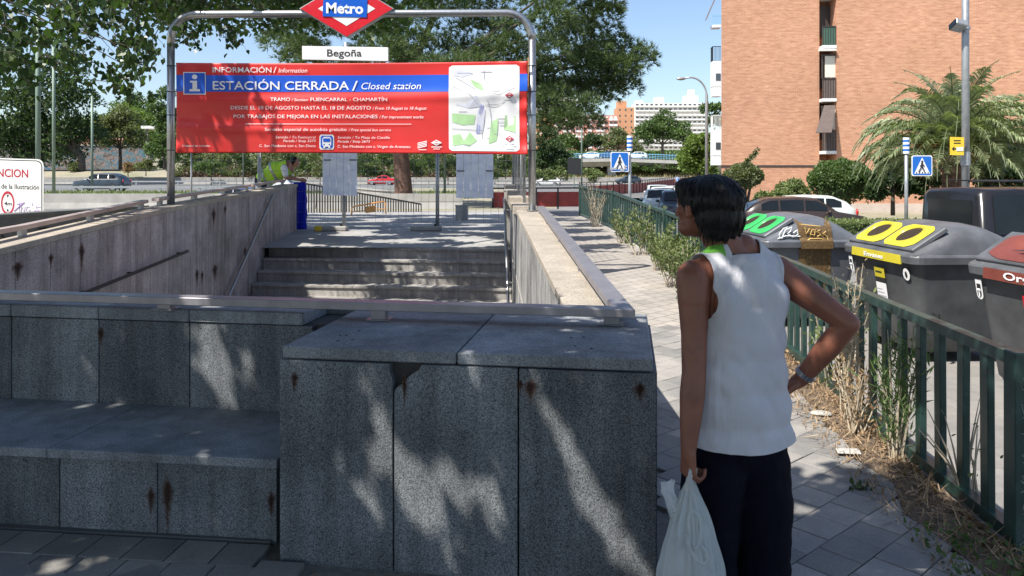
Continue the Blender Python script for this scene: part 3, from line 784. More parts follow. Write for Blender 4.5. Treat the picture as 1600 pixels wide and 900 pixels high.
# small emblems at the foot
def emblem(cx, cy, w, h, m1, m2, off=.0135, bar=True):
    flat('emblem', [(cx-w,cy),(cx,cy+h),(cx+w,cy),(cx,cy-h)], m1, ban, lambda x,y: bp(x,y,off))
    flat('emblem', [(cx-w*.62,cy),(cx,cy+h*.62),(cx+w*.62,cy),(cx,cy-h*.62)], m2, ban, lambda x,y: bp(x,y,off+.002))
    if bar: flat('emblem', [(cx-w*.5,cy+h*.22),(cx+w*.5,cy+h*.22),(cx+w*.5,cy-h*.22),(cx-w*.5,cy-h*.22)], m1, ban, lambda x,y: bp(x,y,off+.004))
emblem(682, 222, 8.5, 4.6, M_white, M_red)
gridpatch('emblem', 674, 690.5, 228, 229.2, M_white, ban, fb, 6, 1); gridpatch('emblem', 677, 687.5, 231.2, 232.2, M_white, ban, fb, 4, 1)
for k in range(4): flat('emblem', [(652.5,222.5+k*2.4),(667,219+k*2.4),(667,220.3+k*2.4),(652.5,223.8+k*2.4)], M_white, ban, fb)
gridpatch('emblem', 654, 666, 232.4, 233.4, M_white, ban, fb, 4, 1)
# map
MX = lambda u: 701.5+u*110.5
MY = lambda v: 103+v*131.5
gridpatch('map_panel', 701.5, 812, 103, 234.5, M_white, ban, lambda x,y: bp(x,y,.005), 48, 48, 0, 5)
mf = lambda x, y: bp(x, y, .008)
def mpoly(pts, mat, off=.008):
    bm = bmesh.new()
    pts = [(MX(a), MY(b)) for a, b in pts]; vs_ = [bm.verts.new(bp(x,y,off)) for x, y in pts]; bm.faces.new(vs_); bmesh.ops.triangulate(bm, faces=bm.faces[:]); addp('map_print', bm, mat, ban)
for pts, m_ in (([(.05,.06),(.22,.05),(.34,.10),(.20,.14),(.06,.12)],M_mapgrey),([(.30,.16),(.46,.22),(.50,.30),(.36,.25)],M_mapgreen),([(.55,.20),(.80,.12),(.95,.26),(.72,.34),(.60,.32)],M_greyw),
   ([(.05,.56),(.38,.58),(.36,.69),(.20,.70),(.05,.66)],M_mapgreen),([(.80,.58),(.95,.60),(.95,.78),(.78,.75)],M_mapgreen),([(.05,.82),(.16,.80),(.24,.92),(.06,.94)],M_mapgreen),([(.30,.78),(.40,.88),(.28,.95),(.20,.90)],M_mapgreen),
   ([(.60,.66),(.70,.62),(.68,.88),(.56,.92)],M_mapgreen),([(.10,.30),(.40,.36),(.48,.48),(.28,.50),(.10,.46)],M_mapgrey),([(.42,.50),(.52,.52),(.48,.80),(.38,.78)],M_mapgrey)):
    mpoly(pts, m_)
def mline(pts, w_, mat, off=.0105):
    for (a, b), (c, d) in zip(pts, pts[1:]):
        dx, dy = (c-a)*110, (d-b)*131; L = math.hypot(dx, dy); nx, ny = -dy/L*w_/110, dx/L*w_/131
        mpoly([(a+nx,b+ny),(c+nx,d+ny),(c-nx,d-ny),(a-nx,b-ny)], mat, off)
for ln in ([(.05,.24),(.30,.34),(.44,.48),(.46,.70),(.48,.86)],[(.10,.14),(.38,.28),(.56,.42),(.60,.60),(.62,.80)],[(.5,.06),(.5,.16),(.62,.30),(.80,.30)],[(.55,.46),(.75,.45),(.95,.43)],[(.05,.74),(.5,.76)],[(.62,.80),(.95,.78)]): mline(ln, .35, M_greyprint)
mline([(.46,.46),(.42,.62),(.40,.80)], 1.0, M_mapblue); mline([(.49,.46),(.45,.62),(.43,.80)], 1.0, M_mapblue)
for (u, v, w_) in ((.12,.09,.22),(.45,.08,.16),(.64,.22,.10),(.66,.25,.09),(.78,.41,.12),(.76,.435,.16),(.14,.54,.12),(.70,.62,.1),(.68,.66,.12),(.72,.70,.08),(.54,.73,.1),(.54,.85,.1),(.79,.915,.13),(.76,.945,.2),(.81,.975,.11),(.22,.93,.08),(.52,.465,.2)):
    mline([(u,v),(u+w_,v)], .45, M_greyprint)
emblem(MX(.86), MY(.35), 7.2, 4.6, M_darkred, M_white); emblem(MX(.86), MY(.855), 7.2, 4.6, M_darkred, M_white)
M_strap = plain('black_strap', (.02,.02,.02), .6)
for px, xs in ((267, xl_), (831.5, xr_)):
    for py in (103, 143, 180, 235):
        z = P(px, py, FD).z; bm = bmesh.new(); cyl(bm, (xs, FD, z), .058, .012, 16)
        ex = P(276 if px < 300 else 823, py, FD-.11); tube(bm, [(xs, FD-.055, z), ex], .006, 5)
        addp('strap', bm, M_strap, ban)
bm = bmesh.new(); zz = P(827,160,FD).z; box(bm, (P(826.5,0,FD+.07).x, FD+.075, P(0,150,FD).z), (.03,.012,1.15)); addp('batten', bm, M_orange, ban)

# ------------------------------------------------------------------ mesh fencing across the landing
M_wire = plain('fence_wire', (.20,.205,.21), .5, .6)
FY = 17.6
def meshpanel(label, a, b_, feet=True, group='wire mesh fence panels closing the landing'):
    a, b_ = Vector(a), Vector(b_); t = thing('mesh_panel', label, 'fence panel', a, group=group)
    d = (b_-a); L = d.length; d.normalize(); h = 2.05
    za = .12
    for p in (a, b_):
        bm = bmesh.new(); tube(bm, [p+Vector((0,0,za)), p+Vector((0,0,za+h))], .021, 8); addp('post', bm, M_galv, t, smooth=True)
    bm = bmesh.new()
    n = int(L/.17)
    for i in range(1, n):
        q = a+d*(L*i/n); tube(bm, [q+Vector((0,0,za+.05)), q+Vector((0,0,za+h-.03))], .0032, 3, False)
    for k in range(9):
        z = za+.08+k*.235; tube(bm, [a+Vector((0,0,z)), b_+Vector((0,0,z))], .0036, 3, False)
    addp('wire_mesh', bm, M_wire, t)
def fpt(px, y=FY): 
    x = (px-800)/F*y; return (x, y, G(x, y)+.01)
edges = [297, 405, 537, 683, 815]
labs = ['wire mesh panel behind the left stairwell wall, leftmost in the row','wire mesh panel at the end of left stairwell wall, by the worker','wire mesh panel carrying the left pale board','wire mesh panel carrying the right pale board, nearest right wall']
for k in range(4): meshpanel(labs[k], fpt(edges[k]+2), fpt(edges[k+1]-1))
meshpanel('wire mesh panel running back along top of the right stairwell wall', (shx(.45,12.2),12.2,RZ(12.2)-.05), (shx(.45,17.2),17.2,RZ(17.2)-.05), group='wire mesh fence panels closing the landing')
for px0, px1, lab, yel in ((493,543,'concrete fence foot with yellow end below left mesh post',1),(641,690,'plain grey concrete fence foot right of the other one',0)):
    c = (px0+px1)/2; p = fpt(c); t = thing('fence_foot', lab, 'fence foot', (p[0], p[1], p[2]), group='concrete feet of the mesh fencing')
    L = (px1-px0)/F*FY
    bm = bmesh.new(); box(bm, (0,0,.055), (L,.24,.11)); bmobj('block', bm, M_conc, t, bevel=.025)
    if yel:
        bm = bmesh.new(); box(bm, (-L/2+.09,0,.056), (.19,.246,.114)); bmobj('painted_end', bm, M_yellowsign, t, bevel=.02)
    bm = bmesh.new(); cyl(bm, (L*.3,0,.13), .035, .06, 10); bmobj('socket', bm, M_dark, t)
def boardmat():
    m, nt, b = newmat('pale_board'); v = pos(nt, (1.5,1,3))
    nt.links.new(ramp(nt, noise(nt, 2, 4, .6, v), [(.35,(.62,.66,.78)),(.65,(.80,.82,.88))]), b.inputs['Base Color']); b.inputs['Roughness'].default_value = .45
    return m
M_board = boardmat()
for (x0, x1, y0, y1, lab) in ((504,558,232,305,'pale lilac board on mesh fence, left one'),(712.5,771,232,309,'pale bluish board on mesh fence, right one')):
    D = FY-.05; a, b_, c, d = P(x0,y1,D), P(x1,y1+1,D), P(x1,y0,D), P(x0,y0,D)
    t = thing('board', lab, 'board', (a+b_)/2, group='pale boards hung on the mesh fence')
    n = 5
    for i in range(n):
        p = [a+(b_-a)*((i+.02)/n), a+(b_-a)*((i+.98)/n), d+(c-d)*((i+.98)/n), d+(c-d)*((i+.02)/n)]
        bm = bmesh.new(); hexa(bm, p, (0,.012,0)); addp('strip_panel', bm, M_board, t)
    for px in (x0+2, x1-12):
        q = P(px, 250 if x0 < 600 else 267+(12 if False else 0), D-.01); q2 = P(px+11, 250 if x0 < 600 else 267, D-.01)
        bm = bmesh.new(); tube(bm, [q, q2], .012, 5); addp('dark_bar', bm, M_dark, t)  # short dark bar across the board

# dark railing, orange barrier and things beyond the landing
rl = thing('railing', 'dark barred railing descending beyond landing, behind orange barrier', 'railing', P(560,333,24.6))
bm = bmesh.new()
A = P(478,287,24); B = P(658,319,25.2)
tube(bm, [A, B], .03, 6); addp('top_rail', bm, M_dark, rl)
A2 = P(478,332,24); B2 = P(658,345,25.2)
bm = bmesh.new(); tube(bm, [A2-Vector((0,0,.05)), B2-Vector((0,0,.1))], .02, 6); addp('bottom_rail', bm, M_dark, rl)
bm0 = bmesh.new(); box(bm0, (0,0,-.55), (.035,.035,1.1)); bar_me = bpy.data.meshes.new('bar'); bm0.to_mesh(bar_me); bm0.free(); bar_me.materials.append(M_dark)
nb = 44
for i in range(nb+1):
    p = A.lerp(B, i/nb); o = link('bar', bar_me, None, rl); o.location = p-rl.location
ob = thing('barrier', 'orange tubular barrier with small panel standing behind the mesh fence', 'barrier', P(575,335,22.5))
D = 22.5
pp = [P(549,336,D),P(550,325,D),P(553,322.5,D),P(598,315,D+.6),P(602,317,D+.6),P(603,334,D+.6)]
bm = bmesh.new(); tube(bm, pp, .022, 8); addp('frame_tube', bm, M_orange, ob, smooth=True)
bm = bmesh.new(); tube(bm, [P(550,331,D), P(603,326,D+.6)], .014, 6); addp('cross_tube', bm, M_orange, ob)
bm = bmesh.new(); hexa(bm, [P(571,333,D+.2),P(587,331,D+.3),P(587,321,D+.3),P(571,323,D+.2)], (0,.02,0)); addp('number_panel', bm, M_orange, ob)
for px0, px1, yy in ((712,722,20.5),(722,731,20.8)):
    p = P((px0+px1)/2, 334, yy); t = thing('concrete_bollard', 'square concrete bollard under the right pale board, '+('left of the pair' if px0 == 712 else 'right of the pair'), 'bollard', (p.x, yy, G(p.x, yy)), group='concrete bollards past the landing')
    bm = bmesh.new(); box(bm, (0,0,.2), ((px1-px0)/F*yy,.2,.42)); bmobj('shaft', bm, M_conc, t, bevel=.015)
    bm = bmesh.new(); box(bm, (0,0,.42), ((px1-px0)/F*yy+.02,.22,.03)); bmobj('cap', bm, M_conc, t, bevel=.005)

# ------------------------------------------------------------------ green fence
gf = thing('green_fence', 'dark green barred fence running along the path, graffiti on its near post', 'fence', (2.5, 12, 0))
def fp(y, z=0): 
    x = fence_x(y); return Vector((x+.03, y, G(x-.3, y)+z))
H = .90
yr = [3.43]+frange(3.43, 22.5, 1.06)[1:]
bm = bmesh.new()
for a, b_ in zip(yr, yr[1:]):
    railbar(bm, fp(a, H), fp(b_, H), .065, .055)
addp('top_rail', bm, M_fence, gf)
bm = bmesh.new()
for a, b_ in zip(yr, yr[1:]): railbar(bm, fp(a, .105), fp(b_, .105), .06, .06)
addp('bottom_rail', bm, M_fence, gf)
bm0 = bmesh.new(); box(bm0, (0,0,.475), (.036,.068,.76)); bmesh.ops.bevel(bm0, geom=bm0.edges[:], offset=.003, segments=1, affect='EDGES')
gbar = bpy.data.meshes.new('bar'); bm0.to_mesh(gbar); bm0.free(); gbar.materials.append(M_fence)
y = 3.47+.21
while y < 22.4:
    p = fp(y); o = link('bar', gbar, None, gf); o.location = p-gf.location; o.rotation_euler = (0, random.uniform(-.008,.008), -math.atan2(fence_x(y+.1)-fence_x(y-.1), .2)+random.uniform(-.03,.03)); y += .235
for yy in (3.43, 8.6, 13.2, 17.8, 22.5):
    p = fp(yy); bm = bmesh.new(); box(bm, (p.x, p.y, p.z+.445), (.085,.085,.93)); addp('post', bm, M_fence, gf, bevel=.005)
# graffiti scribble on the near post (camera-facing face)
M_scrib = plain('scratched_paint', (.30,.33,.34), .7)
p = fp(3.43); random.seed(3)
bm = bmesh.new()
z = .80
while z > .12:
    pts = []; x0 = p.x-.025
    for k in range(7): pts.append((x0+random.uniform(0,.05), p.y-.0445, z-.07*k/7+random.uniform(-.02,.02)))
    tube(bm, pts, .0016, 3, False); z -= random.choice((.085,.075,.12))
addp('graffiti', bm, M_scrib, gf)

# ------------------------------------------------------------------ waste containers
M_bin = plain('bin_plastic_grey', (.060,.063,.067), .50, 0, .34, 3, bmp=.06, bscale=60)
M_binlid = plain('lid_plastic_grey', (.095,.100,.108), .46, 0, .28, 4)
M_binlight = plain('bin_plastic_pale', (.105,.115,.132), .46, 0, .25, 3)
M_greenp = plain('green_plastic', (.045,.40,.10), .4, 0, .08, 5)
M_brown = plain('brown_plastic', (.17,.045,.032), .38, 0, .12, 4)
def patchy():
    m, nt, b = newmat('brown_adhesive_stain'); v = pos(nt)
    nt.links.new(ramp(nt, noise(nt, 26, 5, .8, v), [(.35,(.07,.04,.015)),(.6,(.14,.085,.03)),(.70,(.45,.35,.2))]), b.inputs['Base Color']); b.inputs['Roughness'].default_value = .6
    return m
M_stainb = patchy(); M_hole = plain('dark_opening', (.022,.013,.006), .9)
def container(label, near, ang, L, lidmat, accent, words=None, openings='oval', bodymat=M_bin, group='waste containers in a row'):
    """local x: from the front face towards the street (depth), y: away along the kerb, origin: near front corner on the ground"""
    t = thing('waste_container', label, 'waste container', near, ang, group)
    Wd = 1.42; zb, zr = .15, 1.27
    def ring(ins_t, z, r, inset):
        pts = []
        x0, x1, y0, y1 = inset, Wd-inset, inset, L-inset
        for cx_, cy_, a0 in ((x0+r,y0+r,180),(x1-r,y0+r,270),(x1-r,y1-r,0),(x0+r,y1-r,90)):
            for k in range(5):
                a = R(a0+90*k/4); pts.append((cx_+r*math.cos(a), cy_+r*math.sin(a), z))
        return pts
    bm = bmesh.new(); prev = None
    for z, ins in ((zb,.19),(zb+.05,.155),(.5,.12),(.9,.07),(zr-.10,.035),(zr-.02,.02)):
        cur = [bm.verts.new(p) for p in ring(0, z, .13, ins)]
        if prev: 
            for i in range(len(cur)): bm.faces.new((prev[i], prev[(i+1)%len(cur)], cur[(i+1)%len(cur)], cur[i]))
        else: bm.faces.new(cur[::-1])
        prev = cur
    bm.faces.new(prev)
    bmobj('body', bm, bodymat, t, smooth=False)
    for pl in t.children[0].data.polygons: pl.use_smooth = abs(pl.normal.z) < .9
    bm = bmesh.new(); prev = None
    for z, ins, r in ((zr-.10,.0,.11),(zr-.095,-.02,.12),(zr-.02,-.03,.13),(zr,-.02,.12),(zr+.012,.01,.11)):
        cur = [bm.verts.new(p) for p in ring(0, z, r, ins)]
        if prev:
            for i in range(len(cur)): bm.faces.new((prev[i], prev[(i+1)%len(cur)], cur[(i+1)%len(cur)], cur[i]))
        prev = cur
    bm.faces.new(prev); bmobj('rim', bm, lidmat, t)
    # domed lid: arch profile swept along y, ends drawn in
    prof = [(0.0,0.0),(.05,.05),(.30,.235),(.50,.345),(.66,.375),(.80,.378),(.95,.34),(1.12,.25),(1.28,.13),(1.40,.0)]
    st_ = [(0.0,.0,.0),(.010,.38,.0),(.04,.62,.01),(.10,.80,.015),(.18,.91,.015),(.30,.975,.015),(.42,1.0,.015)]
    sts = st_+[(L-a, b_, c_) for a, b_, c_ in st_[::-1]]
    bm = bmesh.new(); prev = None
    for yy, k, ins in sts:
        cur = [bm.verts.new((.01+x*.995, .0+yy, zr+.005+z*k*.9)) for x, z in prof]
        if prev:
            for i in range(len(cur)-1): bm.faces.new((prev[i], cur[i], cur[i+1], prev[i+1]))
        prev = cur
    bmesh.ops.recalc_face_normals(bm, faces=bm.faces[:])
    bmobj('lid', bm, lidmat, t, smooth=True)
    # accent panel with openings on the front slope of the lid
    e0 = Vector((.045,0,zr+.045)); e1 = Vector((.43,0,zr+.290)); sl = (e1-e0); nrm = Vector((-sl.z,0,sl.x)).normalized()
    def sp(u, v, o): return e0+sl*u+Vector((0, .12+(L-.24)*v, 0))+nrm*o
    def sp2(u, v, o):
        return sp(u, v, o-.035*((abs(u-.5)*2)**2)*0)
    bm = bmesh.new(); hexa(bm, [sp(-.03,-.03,.028),sp(1.03,-.03,.028),sp(1.03,1.03,.028),sp(-.03,1.03,.028)], -nrm*.06); bmobj('front_flap', bm, lidmat, t, bevel=.012)
    for k in range(2):
        v0, v1 = (.02,.495) if k == 0 else (.505,.98)
        if openings == 'solid' and k: break
        if openings == 'solid': v0, v1 = .02, .98
        bm = bmesh.new(); nseg = 32; outer = []; inner = []; inner2 = []
        for i in range(nseg):
            a = 2*math.pi*i/nseg; ca, sa = math.cos(a), math.sin(a)
            k2 = 1/max(abs(ca), abs(sa)); kk = min(k2, 1.18)
            ou = .5+.5*ca*kk*.97; ov = (v0+v1)/2+(v1-v0)/2*sa*kk*.97
            ou = min(max(ou,.02),.98); ov = min(max(ov,v0),v1)
            outer.append(bm.verts.new(sp(ou,ov,.036)))
            iu = .52+.36*ca; iv = (v0+v1)/2+(v1-v0)*.31*sa
            inner.append(bm.verts.new(sp(iu,iv,.062))); inner2.append((iu, iv))
        base = [bm.verts.new(sp(.52+.33*math.cos(2*math.pi*i/nseg),(v0+v1)/2+(v1-v0)*.275*math.sin(2*math.pi*i/nseg),.030)) for i in range(nseg)]
        for i in range(nseg):
            j = (i+1)%nseg; bm.faces.new((outer[i],outer[j],inner[j],inner[i])); bm.faces.new((inner[i],inner[j],base[j],base[i]))
        if openings == 'solid': bm.faces.new(base)
        bmesh.ops.recalc_face_normals(bm, faces=bm.faces[:])
        bmobj('opening', bm, accent, t, smooth=True)
        if openings != 'solid':
            bm = bmesh.new(); bm.faces.new([bm.verts.new(sp(.52+.345*math.cos(2*math.pi*i/nseg),(v0+v1)/2+(v1-v0)*.29*math.sin(2*math.pi*i/nseg),.033)) for i in range(nseg)]); bmobj('dark_hole', bm, M_hole, t)
    # accent band with the word on the rim front
    bm = bmesh.new(); hexa(bm, [(-.036,L-.28,zr-.115),(-.036,.22,zr-.115),(-.030,.22,zr-.01),(-.030,L-.28,zr-.01)], (.02,0,0)); bmobj('label_band', bm, accent, t)
    def front(u, v, o=0.0):  # u along y from the far end towards the camera, v height
        tt = (v-zb)/(zr-zb); ins = .17*(1-tt)**.9; return Vector((ins-.006-o, u, v))
    if words:
        txt, ya, yb_, zc_, cap = words
        me = text_verts(txt, .02); a = np.array([v.co[:] for v in me.vertices]); lo, hi = a[:,0].min(), a[:,0].max()
        for v in me.vertices:
            q = (v.co.x-lo)/(hi-lo); v.co = Vector((-.042+.0, ya+(yb_-ya)*q, zc_+v.co.y*cap/.73))
        me.update(); me.name = 'lettering'; link('lettering', me, M_white, t)
    # city shield sticker, info sticker, round sticker on the body front
    def sticker(name, y0, y1, z0, z1, mat, off=.006, rnd=False):
        bm = bmesh.new()
        if rnd:
            yc, zc_ = (y0+y1)/2, (z0+z1)/2
            bm.faces.new([bm.verts.new(front(yc+(y1-y0)/2*math.cos(2*math.pi*i/16), zc_+(z1-z0)/2*math.sin(2*math.pi*i/16), off)) for i in range(16)])
        else: bm.faces.new([bm.verts.new(front(y0,z0,off)), bm.verts.new(front(y1,z0,off)), bm.verts.new(front(y1,z1,off)), bm.verts.new(front(y0,z1,off))])
        bmesh.ops.recalc_face_normals(bm, faces=bm.faces[:]); bmobj(name, bm, mat, t)
    def shield(yc, zc_):
        bm = bmesh.new(); pts = [(.045,.10),(-.045,.10),(-.045,-.05)]+[(-.045*math.cos(a)*1.0, -.05-.05*math.sin(a)) for a in [R(x) for x in (20,50,90,130,160)]]+[(.045,-.05)]
        f = bm.faces.new([bm.verts.new(front(yc+p_[0], zc_+p_[1], .006)) for p_ in pts]); bmobj('shield_sticker', bm, M_white, t)
        bm = bmesh.new(); pts2 = [(p_[0]*.62, -.03+(p_[1]+.03)*.66) for p_ in pts]
        bm.faces.new([bm.verts.new(front(yc+p_[0], zc_+p_[1], .009)) for p_ in pts2]); bmobj('shield_sticker', bm, M_blacktxt, t)
        bm = bmesh.new(); tube(bm, [front(yc,zc_-.07,.011), front(yc,zc_+.0,.011)], .007, 4); tube(bm, [front(yc-.02,zc_-.005,.011), front(yc+.02,zc_-.005,.011)], .012, 4); bmobj('shield_sticker', bm, M_white, t)
    shield(L-.14, 1.02)
    sticker('info_sticker', .93-.02, .68, .93, 1.05, M_yellow if accent != M_brown else M_redsign); sticker('info_sticker', .91, .68, .87, .925, M_blacktxt); sticker('info_sticker', .93-.02, .68, .64+.02, .865, M_white)
    for k in range(3): sticker('info_sticker', .90, .70+.04*k, .70+k*.04, .708+k*.04, M_greyprint, .009)
    sticker('info_sticker', .885, .74, .985, 1.005, M_blacktxt, .009)
    sticker('round_sticker', .13, .27, .97, 1.11, M_white, rnd=True); sticker('round_sticker', .175, .225, 1.0, 1.075, M_blacktxt, .010, rnd=True)
    for xx, yy in ((.3,.3),(Wd-.3,.3),(.3,L-.3),(Wd-.3,L-.3)):
        w_ = bmesh.new(); cyl(w_, (0,0,0), .085, .05, 14, Matrix.Translation((xx,yy,.085)) @ Matrix.Rotation(R(90),4,'Y')); bmobj('wheel', w_, M_rubber, t, smooth=False)
    bm = bmesh.new(); tube(bm, [(.25,.04,.62),(.25,-.06,.62),(.25,-.06,.5)], .02, 6); tube(bm, [(Wd-.25,.04,.62),(Wd-.25,-.06,.62),(Wd-.25,-.06,.5)], .02, 6); bmobj('lifting_pin', bm, M_dark, t)
    return t
gz = -.49
b2 = container('dark grey container with yellow double oval openings, middle of the row', (4.50, 8.60, gz), R(3), 1.62, M_binlid, M_yellow, ('Envases', 1.02, .58, 1.178, .055))
b3 = container('dark grey container with brown lid flap at right edge of view', (4.72, 6.12, gz+.03), R(5), 1.62, M_binlid, M_brown, ('Orgánica', 1.06, .34, 1.178, .070), 'solid')
b1 = container('paler grey container with green openings and brown stained stripe, behind the man', (3.52, 10.70, gz-.01), R(3), 1.62, M_binlight, M_greenp, None, 'oval', M_binlight)
# black cracks on the brown flap
def onflap(root, y, u): return None
bm = bmesh.new()
for pts in (((1.1,.45),(.95,.62),(.72,.50)),((1.15,.28),(.95,.38),(.8,.30)),((.95,.15),(.75,.25),(.55,.12)),((.9,.05),(.6,.16),(.35,.03))):
    pts3 = []
    for yy, u in pts:
        e0 = Vector((.045,0,1.27+.045)); e1 = Vector((.43,0,1.27+.290)); nrm = Vector((-.245,0,.385)).normalized(); pts3.append(e0+(e1-e0)*u+Vector((0,yy,0))+nrm*.066)
    bm.faces.new([bm.verts.new(p) for p in pts3])
bmobj('burnt_mark', bm, M_blacktxt, b3)
# brown stripe and tags on the end face of the pale container (its camera-facing end, local y = 0 side)
prof = [(0.0,0.0),(.05,.05),(.30,.235),(.50,.345),(.66,.375),(.80,.378),(.95,.34),(1.12,.25),(1.28,.13),(1.40,.0)]
def pf(x): return .9*lerp_tab(prof, x)
bm = bmesh.new(); rows = []
for z in (.20,.5,.9,1.15,1.16,1.262):
    ins = .165 if z < .3 else (.12 if z < .6 else (.07 if z < 1 else .035)); ins = ins if z < 1.155 else -.035
    rows.append([(x+(.03*(1.27-z)), ins-.006, z) for x in (.50,.96)])
for k in (.1,.38,.62,.80,.91,.975):
    rows.append([(x, {.1:-.002,.38:.006,.62:.036,.80:.096,.91:.176,.975:.296}[k]-.006, 1.277+pf(x)*k+.004) for x in (.48,.96)])
vv = [[bm.verts.new(p) for p in r] for r in rows]
for a, b_ in zip(vv, vv[1:]): bm.faces.new((a[0], a[1], b_[1], b_[0]))
bmobj('brown_stripe', bm, M_stainb, b1)
M_tagw = plain('spray_white', (.75,.77,.78), .6); M_tago = plain('spray_ochre', (.60,.40,.12), .6)
def scrib(root, strokes, mat, y, r=.007):
    bm = bmesh.new()
    for s in strokes: tube(bm, [(x, y-(.0 if z < 1.3 else .0), z) for x, z in s], r, 4, False)
    bmobj('graffiti', bm, mat, root)
scrib(b1, [[(.22,1.30),(.20,1.36),(.26,1.44),(.32,1.47),(.28,1.40),(.24,1.30)],[(.28,1.42),(.38,1.46),(.36,1.40),(.32,1.37),(.40,1.32)],[(.40,1.38),(.46,1.42),(.47,1.36),(.43,1.34),(.48,1.33)],[(.18,1.30),(.30,1.34),(.50,1.33)]], M_tagw, -.012)
scrib(b1, [[(.50,1.50),(.78,1.47)],[(.56,1.46),(.58,1.37),(.63,1.44)],[(.66,1.42),(.64,1.36),(.70,1.35),(.71,1.42),(.66,1.42)],[(.78,1.42),(.73,1.40),(.79,1.36),(.74,1.33)],[(.86,1.40),(.82,1.37),(.88,1.33),(.90,1.25)],[(.55,1.25),(.64,1.30),(.80,1.30),(.90,1.22)]], M_tago, -.024)
# ------------------------------------------------------------------ vehicles
def paint(name, c, rough=.28):
    m, nt, b = newmat(name); v = objv(nt)
    nt.links.new(ramp(nt, noise(nt, 3, 4, .6, v), [(.3,[x*.9 for x in c]),(.7,[min(1,x*1.1) for x in c])]), b.inputs['Base Color'])
    b.inputs['Roughness'].default_value = rough; b.inputs['Coat Weight'].default_value = .35; b.inputs['Coat Roughness'].default_value = .12; b.inputs['Metallic'].default_value = .0; b.inputs['Specular IOR Level'].default_value = .35
    return m
M_rim = plain('alloy_rim', (.45,.46,.47), .35, .8); M_lamp = plain('headlight_glass', (.75,.77,.78), .12, .2, .05, coat=.5); M_tail = plain('tail_light_red', (.5,.02,.02), .2, coat=.5)
M_plate = plain('plate_white', (.75,.75,.73), .5)
PROF = {  # (x/L, hood-or-belt height/H, roof height/H or None)
 'hatch': dict(roof=[(0,.42),(.03,.55),(.24,.66),(.40,.97),(.55,1.0),(.78,.98),(.90,.84),(.985,.62),(1,.40)], belt=[(0,.42),(.03,.55),(.24,.655),(.5,.66),(.985,.67),(1,.40)], w=(.28,.90)),
 'saloon': dict(roof=[(0,.40),(.03,.52),(.28,.64),(.42,.96),(.55,1.0),(.68,.97),(.84,.70),(.985,.66),(1,.40)], belt=[(0,.40),(.03,.52),(.28,.635),(.5,.65),(.985,.66),(1,.40)], w=(.30,.82)),
 'van': dict(roof=[(0,.40),(.02,.50),(.12,.60),(.24,.93),(.34,1.0),(.985,.99),(1,.94)], belt=[(0,.40),(.02,.50),(.12,.56),(.2,.57),(.985,.57),(1,.57)], w=(.16,.97)),
}
def wheel(parent, x, y, r, wd=.2):
    bm = bmesh.new(); cyl(bm, (0,0,0), r, wd, 20, Matrix.Rotation(R(90),4,'X')); bmesh.ops.bevel(bm, geom=bm.edges[:], offset=.02, segments=1, affect='EDGES', clamp_overlap=True)
    w_ = bmobj('wheel', bm, M_rubber, parent); w_.location = (x, y, r)
    bm = bmesh.new(); cyl(bm, (0,0,0), r*.66, wd+.012, 16, Matrix.Rotation(R(90),4,'X'))
    for k in range(5):
        a = k*2*math.pi/5; 
    bmobj('rim', bm, M_rim, w_)
    bm = bmesh.new()
    for k in range(10):
        a = k*2*math.pi/10+.3
        box(bm, (math.cos(a)*r*.42,0,math.sin(a)*r*.42), (r*.10,wd+.02,r*.14))
    bmobj('rim_gap', bm, M_rubber, w_)
